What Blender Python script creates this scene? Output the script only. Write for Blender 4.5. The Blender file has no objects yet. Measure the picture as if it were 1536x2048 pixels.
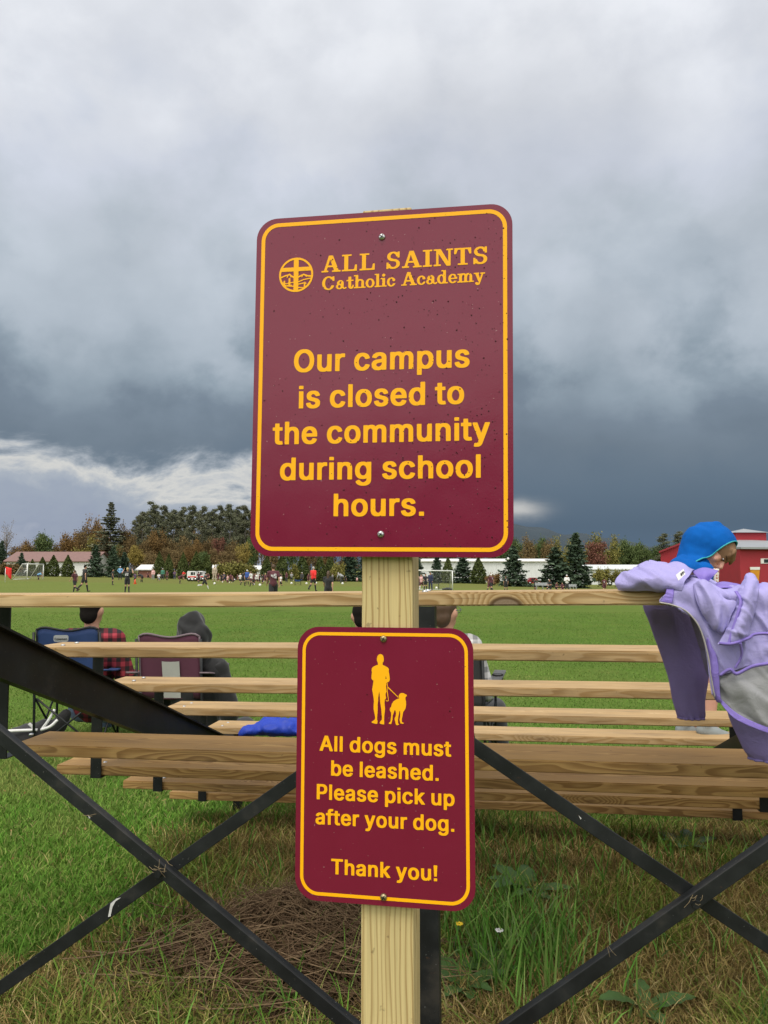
import bpy, bmesh, math, random
import numpy as np
from mathutils import Vector, Matrix, noise as mnoise
R_ = math.radians
scene = bpy.context.scene
COL = scene.collection
rng = np.random.default_rng(7)
random.seed(7)
# ------------------------------------------------------------------ camera
EYE = 1.45
F = 1540.0; HOR = 1141.0                       # focal length and horizon row, in photo pixels
PITCH = math.atan((HOR - 1024) / F)
cam = bpy.data.cameras.new('camera'); cam.sensor_fit = 'VERTICAL'; cam.sensor_height = 36.0
cam.lens = F / 2048 * 36; cam.clip_start = 0.05; cam.clip_end = 9000
camo = bpy.data.objects.new('camera', cam); COL.objects.link(camo)
camo.location = (0, 0, EYE); camo.rotation_euler = (math.pi / 2 + PITCH, 0, 0)
scene.camera = camo
scene.render.resolution_x, scene.render.resolution_y = 768, 1024
scene.view_settings.view_transform = 'Standard'; scene.view_settings.look = 'None'
scene.view_settings.exposure = 0.0; scene.view_settings.gamma = 1.0
CP, SP = math.cos(PITCH), math.sin(PITCH)
def at(u, v, y):
    """the point that lies y metres ahead of the camera on the sight line of photo position (u, v)"""
    a, b = (u - 768) / F, (1024 - v) / F
    r = Vector((a, CP - SP * b, SP + CP * b))
    return Vector((0, 0, EYE)) + r * (y / r.y)
def lin(c):
    return tuple(((x / 255) / 12.92 if x / 255 <= .04045 else ((x / 255 + .055) / 1.055) ** 2.4) for x in c)
# ------------------------------------------------------------------ node helper
class NT:
    def __init__(s, nt): s.nt = nt
    def n(s, t, **k):
        o = s.nt.nodes.new(t)
        for a, v in k.items(): setattr(o, a, v)
        return o
    def put(s, sock, v):
        if isinstance(v, bpy.types.NodeSocket): s.nt.links.new(v, sock)
        else:
            if sock.type == 'RGBA' and len(v) == 3: v = (*v, 1)
            sock.default_value = v
    def m(s, op, a, b=0.0, c=0.0, clamp=False):
        o = s.n('ShaderNodeMath', operation=op, use_clamp=clamp)
        s.put(o.inputs[0], a); s.put(o.inputs[1], b); s.put(o.inputs[2], c)
        return o.outputs[0]
    def vm(s, op, a, b=(0, 0, 0)):
        o = s.n('ShaderNodeVectorMath', operation=op)
        s.put(o.inputs[0], a); s.put(o.inputs[1], b)
        return o.outputs[0]
    def mix(s, f, a, b, mode='MIX'):
        o = s.n('ShaderNodeMix', data_type='RGBA', blend_type=mode)
        s.put(o.inputs[0], f); s.put(o.inputs[6], a); s.put(o.inputs[7], b)
        return o.outputs[2]
    def noise(s, vec, scale, detail=4, rough=.55, dist=0.0, out=0):
        o = s.n('ShaderNodeTexNoise'); s.put(o.inputs['Vector'], vec)
        o.inputs['Scale'].default_value = scale; o.inputs['Detail'].default_value = detail
        o.inputs['Roughness'].default_value = rough; o.inputs['Distortion'].default_value = dist
        return o.outputs[out]
    def ramp(s, f, stops, interp='LINEAR'):
        o = s.n('ShaderNodeValToRGB'); s.put(o.inputs[0], f); r = o.color_ramp; r.interpolation = interp
        while len(r.elements) < len(stops): r.elements.new(.5)
        for e, (p, c) in zip(r.elements, stops):
            e.position = p; e.color = (*c, 1) if not isinstance(c, (int, float)) else (c, c, c, 1)
        return o.outputs[0]
    def sm(s, x, lo, hi):
        o = s.n('ShaderNodeMapRange', interpolation_type='SMOOTHSTEP')
        s.put(o.inputs[0], x); s.put(o.inputs[1], lo); s.put(o.inputs[2], hi)
        return o.outputs[0]
    def sep(s, v):
        o = s.n('ShaderNodeSeparateXYZ'); s.put(o.inputs[0], v); return o.outputs
    def comb(s, x, y, z):
        o = s.n('ShaderNodeCombineXYZ')
        for i, v in enumerate((x, y, z)): s.put(o.inputs[i], v)
        return o.outputs[0]
    def scale(s, v, k):
        o = s.n('ShaderNodeMapping'); s.put(o.inputs[0], v); o.inputs['Scale'].default_value = k; return o.outputs[0]
# ------------------------------------------------------------------ sky: daylight above a broken deck of rain cloud
SUN_EL, SUN_AZ = R_(62), R_(200)
world = bpy.data.worlds.new("World"); scene.world = world; world.use_nodes = True
w = NT(world.node_tree); w.nt.nodes.clear()
wout = w.n('ShaderNodeOutputWorld'); bg = w.n('ShaderNodeBackground')
w.nt.links.new(bg.outputs[0], wout.inputs[0])
sky = w.n('ShaderNodeTexSky', sky_type='NISHITA'); sky.sun_disc = False
sky.sun_elevation = SUN_EL; sky.sun_rotation = SUN_AZ
skyc = w.vm('SCALE', sky.outputs[0]); skyc.node.inputs[3].default_value = 0.1
D = w.n('ShaderNodeTexCoord').outputs['Generated']
X, Y, Z = w.sep(D)[:3]
DEG = 57.29578
az = w.m('MULTIPLY', w.m('ARCTAN2', X, Y), DEG)
el = w.m('MULTIPLY', w.m('ARCSINE', Z), DEG)
flat = w.scale(D, (1, 1, 1.35))
n1 = w.noise(flat, 3.1, 3, .5, .3)
n2 = w.noise(w.vm('ADD', flat, (3.1, 1.7, .4)), 6.0, 6, .5, .12)
n3 = w.noise(w.vm('ADD', flat, (.3, 5.7, 2.4)), 2.2, 2, .5)
warp = w.m('ADD', w.m('MULTIPLY', w.m('SUBTRACT', n2, .5), 11), w.m('MULTIPLY', w.m('SUBTRACT', n1, .5), 9))
grow = w.sm(el, 3, 16)
billow = w.m('SUBTRACT', w.sm(w.noise(w.vm('ADD', w.scale(D, (1, 1, 1.2)), (1.3, .6, 7.7)), 5.0, 6, .55, .15), .40, .60), .5)
warp = w.m('ADD', warp, w.m('MULTIPLY', billow, 4.0))
elw = w.m('ADD', el, w.m('MULTIPLY', warp, grow))
elw = w.m('ADD', elw, w.m('MULTIPLY', w.m('ABSOLUTE', az), -0.01))
front = w.ramp(w.m('DIVIDE', elw, 44), [(p / 44, lin(c)) for p, c in [
    (0, (84, 106, 130)), (3, (82, 101, 121)), (6, (97, 114, 131)), (9.5, (112, 126, 140)), (12, (122, 136, 150)), (15, (147, 161, 173)),
    (18, (174, 185, 196)), (22.5, (190, 199, 209)), (28, (205, 211, 223)), (32, (216, 220, 228)), (37, (232, 235, 241)), (44, (245, 247, 250))]])
# soft billow: brighter tops, greyer bellies
bil = w.m('ADD', w.m('MULTIPLY', w.m('SUBTRACT', n2, .5), .34), w.m('MULTIPLY', w.m('SUBTRACT', n3, .5), .16))
front = w.mix(1.0, front, w.comb(*[w.m('ADD', 1.0, w.m('MULTIPLY', bil, grow))] * 3), 'MULTIPLY')
# the bright break in the cloud low on the left, with sunlit cream edges
n4 = w.noise(w.scale(D, (1, 1, 2.0)), 6.5, 7, .6, .3)
elL = w.m('ADD', el, w.m('MULTIPLY', w.m('SUBTRACT', n4, .5), 12))
left = w.m('SUBTRACT', 1, w.sm(az, -11, -2.5))
gap = w.m('MULTIPLY', left, w.m('SUBTRACT', 1, w.sm(elL, 6.6, 9.0)))
gapc = w.ramp(w.m('DIVIDE', elL, 10), [(p / 10, lin(c)) for p, c in [(0, (176, 182, 196)), (2.4, (150, 160, 180)), (4.6, (158, 168, 184)), (5.6, (172, 180, 191)), (6.6, (212, 212, 209)), (7.3, (178, 185, 193)), (8.6, (124, 138, 152))]])
front = w.mix(gap, front, gapc)
# a small torn opening low on the right of the large sign
def gauss(a0, e0, sa, se):
    da = w.m('DIVIDE', w.m('SUBTRACT', az, a0), sa); de = w.m('DIVIDE', w.m('SUBTRACT', w.m('ADD', el, w.m('MULTIPLY', w.m('SUBTRACT', n4, .5), 2.4)), e0), se)
    return w.m('EXPONENT', w.m('MULTIPLY', w.m('ADD', w.m('MULTIPLY', da, da), w.m('MULTIPLY', de, de)), -1))
front = w.mix(w.m('MULTIPLY', gauss(9.9, 4.4, 1.7, .62), .75), front, lin((214, 212, 208)))
# unseen sky behind the camera, brightened for fill, dark low band added for reflections
nb = w.noise(w.vm('ADD', flat, (7.3, .2, 1.1)), 3.6, 4, .5)
elb = w.m('ADD', el, w.m('MULTIPLY', w.m('SUBTRACT', nb, .5), 14))
back = w.ramp(w.m('DIVIDE', elb, 45), [(0, lin((64, 74, 84))), (.13, lin((78, 88, 98))), (.25, (2.1, 2.02, 1.90)), (.5, (1.85, 1.8, 1.72)), (1, (1.4, 1.37, 1.33))])  # low dark stops stand in for a treeline mirrored in the sign
back = w.mix(1.0, back, w.comb(*[w.m('ADD', .25, w.m('MULTIPLY', nb, 1.5))] * 3), 'MULTIPLY')
isb = w.m('SUBTRACT', 1, w.sm(Y, -.25, .12))
isb = w.m('MAXIMUM', isb, w.sm(el, 48, 78))
cloud = w.mix(isb, front, back)
col = w.mix(0.97, skyc, cloud)
w.put(bg.inputs[0], col); bg.inputs[1].default_value = 1.0
sun = bpy.data.lights.new('sun', 'SUN'); sun.energy = 2.0; sun.angle = R_(28); sun.color = (1.0, .93, .80)
suno = bpy.data.objects.new('sun', sun); COL.objects.link(suno)
sd = Vector((math.sin(SUN_AZ) * math.cos(SUN_EL), math.cos(SUN_AZ) * math.cos(SUN_EL), math.sin(SUN_EL)))
suno.rotation_euler = (-sd).to_track_quat('-Z', 'Y').to_euler(); suno.location = sd * 60
# ------------------------------------------------------------------ object helpers
def tag(o, label=None, cat=None, group=None, kind=None):
    if label: o['label'] = label
    if cat: o['category'] = cat
    if group: o['group'] = group
    if kind: o['kind'] = kind
    return o
def link(name, me, parent=None, mat=None, smooth=False):
    o = bpy.data.objects.new(name, me); COL.objects.link(o)
    if parent is not None: o.parent = parent
    if mat is not None: me.materials.append(mat)
    if smooth: me.polygons.foreach_set('use_smooth', [True] * len(me.polygons))
    return o
def empty(name, loc=(0, 0, 0), rz=0.0):
    o = bpy.data.objects.new(name, None); COL.objects.link(o); o.location = loc; o.rotation_euler = (0, 0, rz); o.empty_display_size = .1
    return o
class MB:
    """collects shapes, then links them as one mesh object"""
    def __init__(s): s.v = []; s.f = []
    def add(s, v, f):
        b = len(s.v); s.v += [tuple(x) for x in v]; s.f += [tuple(b + i for i in q) for q in f]; return s
    def box(s, lo, hi, M=None):
        x0, y0, z0 = lo; x1, y1, z1 = hi
        v = [Vector(p) for p in ((x0, y0, z0), (x1, y0, z0), (x1, y1, z0), (x0, y1, z0), (x0, y0, z1), (x1, y0, z1), (x1, y1, z1), (x0, y1, z1))]
        if M is not None: v = [M @ p for p in v]
        return s.add(v, [(0, 3, 2, 1), (4, 5, 6, 7), (0, 1, 5, 4), (1, 2, 6, 5), (2, 3, 7, 6), (3, 0, 4, 7)])
    def tube(s, P, r, n=8, cap=True):
        P = [Vector(p) for p in P]; rs = r if isinstance(r, (list, tuple)) else [r] * len(P)
        b = len(s.v); up = None
        for i, p in enumerate(P):
            t = (P[min(i + 1, len(P) - 1)] - P[max(i - 1, 0)]).normalized()
            if up is None: up = t.orthogonal().normalized()
            up = (up - t * up.dot(t)).normalized(); sd_ = t.cross(up)
            for k in range(n):
                a = 2 * math.pi * k / n; s.v.append(tuple(p + (up * math.cos(a) + sd_ * math.sin(a)) * rs[i]))
        for i in range(len(P) - 1):
            for k in range(n):
                a, c = b + i * n + k, b + i * n + (k + 1) % n; s.f.append((a, c, c + n, a + n))
        if cap: s.f.append(tuple(b + k for k in range(n))[::-1]); s.f.append(tuple(b + (len(P) - 1) * n + k for k in range(n)))
        return s
    def ell(s, c, r, M=None, n=12, m=8):
        b = len(s.v); c = Vector(c); V = [Vector((0, 0, -1))]
        for i in range(1, m):
            t = math.pi * i / m - math.pi / 2
            for k in range(n): V.append(Vector((math.cos(t) * math.cos(2 * math.pi * k / n), math.cos(t) * math.sin(2 * math.pi * k / n), math.sin(t))))
        V.append(Vector((0, 0, 1)))
        for p in V:
            q = Vector((p.x * r[0], p.y * r[1], p.z * r[2]))
            s.v.append(tuple(c + (M @ q if M is not None else q)))
        for k in range(n): s.f.append((b, b + 1 + (k + 1) % n, b + 1 + k))
        for i in range(m - 2):
            for k in range(n):
                a, d = b + 1 + i * n + k, b + 1 + i * n + (k + 1) % n; s.f.append((a, d, d + n, a + n))
        e = b + 1 + (m - 1) * n
        for k in range(n): s.f.append((e - n + k, e - n + (k + 1) % n, e))
        return s
    def caps(s, p0, p1, r0, r1, n=10):
        """tapered capsule"""
        p0, p1 = Vector(p0), Vector(p1); t = (p1 - p0); L = t.length; t = t / max(L, 1e-6)
        P, Rr = [], []
        for a in (-90, -60, -30, 0): P.append(p0 + t * r0 * math.sin(R_(a))); Rr.append(max(r0 * math.cos(R_(a)), 1e-4))
        for a in (0, 30, 60, 90): P.append(p1 + t * r1 * math.sin(R_(a))); Rr.append(max(r1 * math.cos(R_(a)), 1e-4))
        return s.tube(P, Rr, n)
    def mesh(s, name='m'):
        me = bpy.data.meshes.new(name); me.from_pydata(s.v, [], s.f); me.update(); return me
    def build(s, name, mat=None, parent=None, smooth=False):
        return link(name, s.mesh(name), parent, mat, smooth)
def bevel(o, wd=.002, seg=2):
    bm = bmesh.new(); bm.from_mesh(o.data)
    bmesh.ops.bevel(bm, geom=list(bm.edges), offset=wd, segments=seg, affect='EDGES', profile=.5, clamp_overlap=True)
    bm.to_mesh(o.data); bm.free(); return o
def blob(mb, voxel, smooth=4):
    """one continuous skin grown round the collected shapes"""
    me = mb.mesh('blob'); o = bpy.data.objects.new('blob_tmp', me); COL.objects.link(o)
    r = o.modifiers.new('r', 'REMESH'); r.mode = 'VOXEL'; r.voxel_size = voxel; r.use_smooth_shade = True
    if smooth:
        q = o.modifiers.new('s', 'SMOOTH'); q.iterations = smooth; q.factor = .5
    dg = bpy.context.evaluated_depsgraph_get(); dg.update()
    out = bpy.data.meshes.new_from_object(o.evaluated_get(dg))
    bpy.data.objects.remove(o); bpy.data.meshes.remove(me)
    out.materials.clear()
    out.polygons.foreach_set('use_smooth', [True] * len(out.polygons))
    return out
def gridmesh(P, name='g'):
    """P: rows x cols x 3"""
    P = np.asarray(P); r, c = P.shape[:2]
    i = np.arange(r * c).reshape(r, c)
    f = np.stack([i[:-1, :-1], i[:-1, 1:], i[1:, 1:], i[1:, :-1]], -1).reshape(-1, 4)
    me = bpy.data.meshes.new(name); me.from_pydata(P.reshape(-1, 3).tolist(), [], f.tolist()); me.update(); return me
def copy_tree(o, parent=None):
    c = o.copy(); COL.objects.link(c)
    if parent is not None: c.parent = parent
    for ch in list(o.children): copy_tree(ch, c)
    return c
# ------------------------------------------------------------------ materials
MATS = {}
def mat(name, c, rough=.7, var=.12, scale=6.0, bump=0.0, bscale=60.0, spec=.5, metal=0.0, sheen=0.0, coord='Object'):
    if name in MATS: return MATS[name]
    m = bpy.data.materials.new(name); m.use_nodes = True; t = NT(m.node_tree)
    b = t.nt.nodes['Principled BSDF']; co = t.n('ShaderNodeTexCoord').outputs[coord]
    nz = t.noise(co, scale, 5, .6)
    k = t.m('ADD', 1 - var, t.m('MULTIPLY', nz, 2 * var))
    t.put(b.inputs['Base Color'], t.mix(1.0, c, t.comb(k, k, k), 'MULTIPLY'))
    t.put(b.inputs['Roughness'], t.m('ADD', rough - .06, t.m('MULTIPLY', nz, .12), clamp=True))
    b.inputs['Metallic'].default_value = metal; b.inputs['Specular IOR Level'].default_value = spec
    if sheen: b.inputs['Sheen Weight'].default_value = sheen
    if bump:
        bp = t.n('ShaderNodeBump'); bp.inputs['Strength'].default_value = bump; bp.inputs['Distance'].default_value = .004
        t.put(bp.inputs['Height'], t.noise(co, bscale, 4, .6)); t.nt.links.new(bp.outputs[0], b.inputs['Normal'])
    MATS[name] = m; return m
def wood(name, light, dark, grey=0.0, axis='X', ring=150.0, centre=(.03, .11), knot=None, warm=None, crisp=False):
    """sawn pine: growth rings of a log cut lengthwise, so faces show cathedral grain and edges straight lines"""
    m = bpy.data.materials.new(name); m.use_nodes = True; t = NT(m.node_tree); b = t.nt.nodes['Principled BSDF']
    co = t.n('ShaderNodeTexCoord').outputs['Object']; oi = t.n('ShaderNodeObjectInfo').outputs['Random']
    x, y, z = t.sep(co)[:3]
    if axis == 'Z': x, y, z = z, x, y
    x = t.m('ADD', x, t.m('MULTIPLY', oi, 37.0))
    v = t.comb(t.m('MULTIPLY', x, 1.0), t.m('MULTIPLY', y, 6.0), t.m('MULTIPLY', z, 6.0))
    wob = t.m('SUBTRACT', t.noise(v, 1.1, 3, .5), .5); wob2 = t.m('SUBTRACT', t.noise(t.vm('ADD', v, (5, 3, 8)), 1.3, 3, .5), .5)
    yy = t.m('ADD', t.m('SUBTRACT', y, centre[1]), t.m('MULTIPLY', wob, .10)); zz = t.m('ADD', t.m('ADD', z, centre[0]), t.m('MULTIPLY', wob2, .10))
    r = t.m('SQRT', t.m('ADD', t.m('MULTIPLY', yy, yy), t.m('MULTIPLY', zz, zz)))
    core = None
    if knot:
        kx = t.m('SUBTRACT', t.sep(co)[0], knot[0]); kz = t.m('SUBTRACT', t.sep(co)[2], knot[1])
        d2 = t.m('ADD', t.m('MULTIPLY', t.m('MULTIPLY', kx, kx), .55), t.m('MULTIPLY', t.m('MULTIPLY', kz, kz), 1.9))
        dk = t.m('SQRT', d2)
        bulge = t.m('EXPONENT', t.m('MULTIPLY', d2, -1 / .072 ** 2))
        r = t.m('ADD', r, t.m('MULTIPLY', bulge, .075))
        core = t.m('SUBTRACT', 1, t.sm(dk, .025, .030)); rim = t.m('MULTIPLY', t.sm(dk, .022, .028), t.m('SUBTRACT', 1, t.sm(dk, .030, .040)))
    vo = t.n('ShaderNodeTexVoronoi'); vo.inputs['Scale'].default_value = 1.0; t.put(vo.inputs['Vector'], t.comb(t.m('MULTIPLY', x, 1.15), t.m('MULTIPLY', y, 4.2), t.m('MULTIPLY', z, 4.2)))
    kd = vo.outputs['Distance']; r = t.m('ADD', r, t.m('MULTIPLY', t.m('SUBTRACT', 1, t.sm(kd, .02, .20)), .035))
    s = t.m('FRACT', t.m('MULTIPLY', r, ring))
    line = t.m('MULTIPLY', t.sm(s, *((.52, .86) if crisp else (.1, .8))), t.m('SUBTRACT', 1, t.sm(s, .88, .99)))
    big = t.noise(v, .8, 4, .6)
    fine = t.noise(t.comb(t.m('MULTIPLY', x, 6), t.m('MULTIPLY', y, 420), t.m('MULTIPLY', z, 420)), 1.0, 3, .6)
    c = t.mix(t.m('MULTIPLY', line, t.m('ADD', .35, t.m('MULTIPLY', big, .8))), light, dark)
    c = t.mix(t.m('MULTIPLY', t.sm(big, .42, .72), .35), c, warm or tuple(.8 * q for q in dark))
    k = t.m('ADD', .72, t.m('MULTIPLY', fine, .55)); c = t.mix(1.0, c, t.comb(k, k, k), 'MULTIPLY')
    if grey:
        g = t.noise(t.comb(t.m('MULTIPLY', x, 2.5), t.m('MULTIPLY', y, 14), t.m('MULTIPLY', z, 14)), 1.0, 5, .65)
        c = t.mix(t.m('MULTIPLY', t.sm(g, .4, .75), grey), c, (.085, .062, .045))
    c = t.mix(t.m('MULTIPLY', t.m('SUBTRACT', 1, t.sm(kd, .035, .06)), .75), c, (.11, .05, .02))
    crack = t.noise(t.comb(t.m('MULTIPLY', x, 3), t.m('MULTIPLY', y, 160), t.m('MULTIPLY', z, 160)), 1.0, 2, .5); c = t.mix(t.m('MULTIPLY', t.sm(crack, .69, .73), .6), c, (.07, .045, .025))
    spots = t.noise(co, 55, 2, .5); c = t.mix(t.m('MULTIPLY', t.sm(spots, .70, .76), .45), c, (.06, .04, .022))
    if core is not None:
        kn = t.noise(t.comb(t.m('MULTIPLY', kx, 30), 0.0, t.m('MULTIPLY', kz, 90)), 4, 4, .7)
        c = t.mix(core, c, t.mix(kn, (.10, .065, .04), (.36, .27, .18))); c = t.mix(t.m('MULTIPLY', rim, .85), c, (.06, .028, .01))
    t.put(b.inputs['Base Color'], c)
    t.put(b.inputs['Roughness'], t.m('ADD', .55, t.m('MULTIPLY', fine, .25)))
    b.inputs['Specular IOR Level'].default_value = .35
    bp = t.n('ShaderNodeBump'); bp.inputs['Strength'].default_value = .22; bp.inputs['Distance'].default_value = .0015
    t.put(bp.inputs['Height'], t.m('ADD', t.m('MULTIPLY', fine, .8), t.m('MULTIPLY', line, .15))); t.nt.links.new(bp.outputs[0], b.inputs['Normal'])
    return m
def steel():
    m = bpy.data.materials.new('black_painted_steel'); m.use_nodes = True; t = NT(m.node_tree); b = t.nt.nodes['Principled BSDF']
    co = t.n('ShaderNodeTexCoord').outputs['Object']
    n_ = t.noise(co, 9, 6, .65); sp = t.noise(co, 190, 2, .5); sc = t.noise(t.scale(co, (1, 1, 8)), 26, 3, .55, 1.5)
    c = t.mix(t.sm(n_, .35, .75), (.006, .0075, .009), (.017, .020, .022))
    c = t.mix(t.m('MULTIPLY', t.sm(sp, .735, .77), .7), c, (.28, .29, .28))
    c = t.mix(t.m('MULTIPLY', t.sm(sc, .74, .77), .5), c, (.10, .095, .085))
    dust = t.noise(co, 4.5, 6, .7); c = t.mix(t.m('MULTIPLY', t.sm(dust, .52, .72), .5), c, (.050, .042, .032)); rust = t.noise(co, 38, 5, .7); c = t.mix(t.m('MULTIPLY', t.sm(rust, .66, .72), .6), c, (.085, .038, .018))
    t.put(b.inputs['Base Color'], c); t.put(b.inputs['Roughness'], t.m('ADD', .38, t.m('MULTIPLY', n_, .3))); b.inputs['Specular IOR Level'].default_value = .38
    bp = t.n('ShaderNodeBump'); bp.inputs['Strength'].default_value = .15; bp.inputs['Distance'].default_value = .002
    t.put(bp.inputs['Height'], t.noise(co, 70, 3, .6)); t.nt.links.new(bp.outputs[0], b.inputs['Normal'])
    return m
WOOD_NEW = wood('new_pine_plank', (.52, .365, .19), (.34, .205, .075), grey=.42, ring=130)
WOOD_TOP = wood('top_pine_plank', (.58, .42, .225), (.30, .175, .06), grey=.3, ring=105, knot=(2.236, -.037))
WOOD_OLD = wood('wet_pine_plank', (.46, .285, .105), (.20, .098, .026), grey=.3, ring=190, warm=(.13, .075, .032))
WOOD_POST = wood('treated_post_pine', (.60, .48, .235), (.30, .18, .06), grey=.1, axis='Z', ring=105, crisp=True, centre=(.055, .008), warm=(.42, .24, .085))
STEEL = steel()
GALV = mat('galvanised_steel', (.55, .56, .57), .35, .15, 60, metal=.9)
BRASSY = mat('yellow_zinc_screw', (.36, .30, .17), .4, .25, 400, metal=.8)
# ------------------------------------------------------------------ ground
def ss(x, a, b):
    t = np.clip((np.asarray(x, float) - a) / (b - a), 0, 1); return t * t * (3 - 2 * t)
def gz(x, y):
    """ground height: flat by the bleachers, sinking to the right across the field"""
    s = ss(y, 44, 82)
    return float(s * (-.42 - .0165 * np.clip(x, -75, 60)))
def gzv(x, y):
    return ss(y, 44, 82) * (-.42 - .0165 * np.clip(x, -75, 60))
def zat(u, v, Y):
    p = at(u, v, Y); return Vector((p.x, Y, gz(p.x, Y)))
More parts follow.
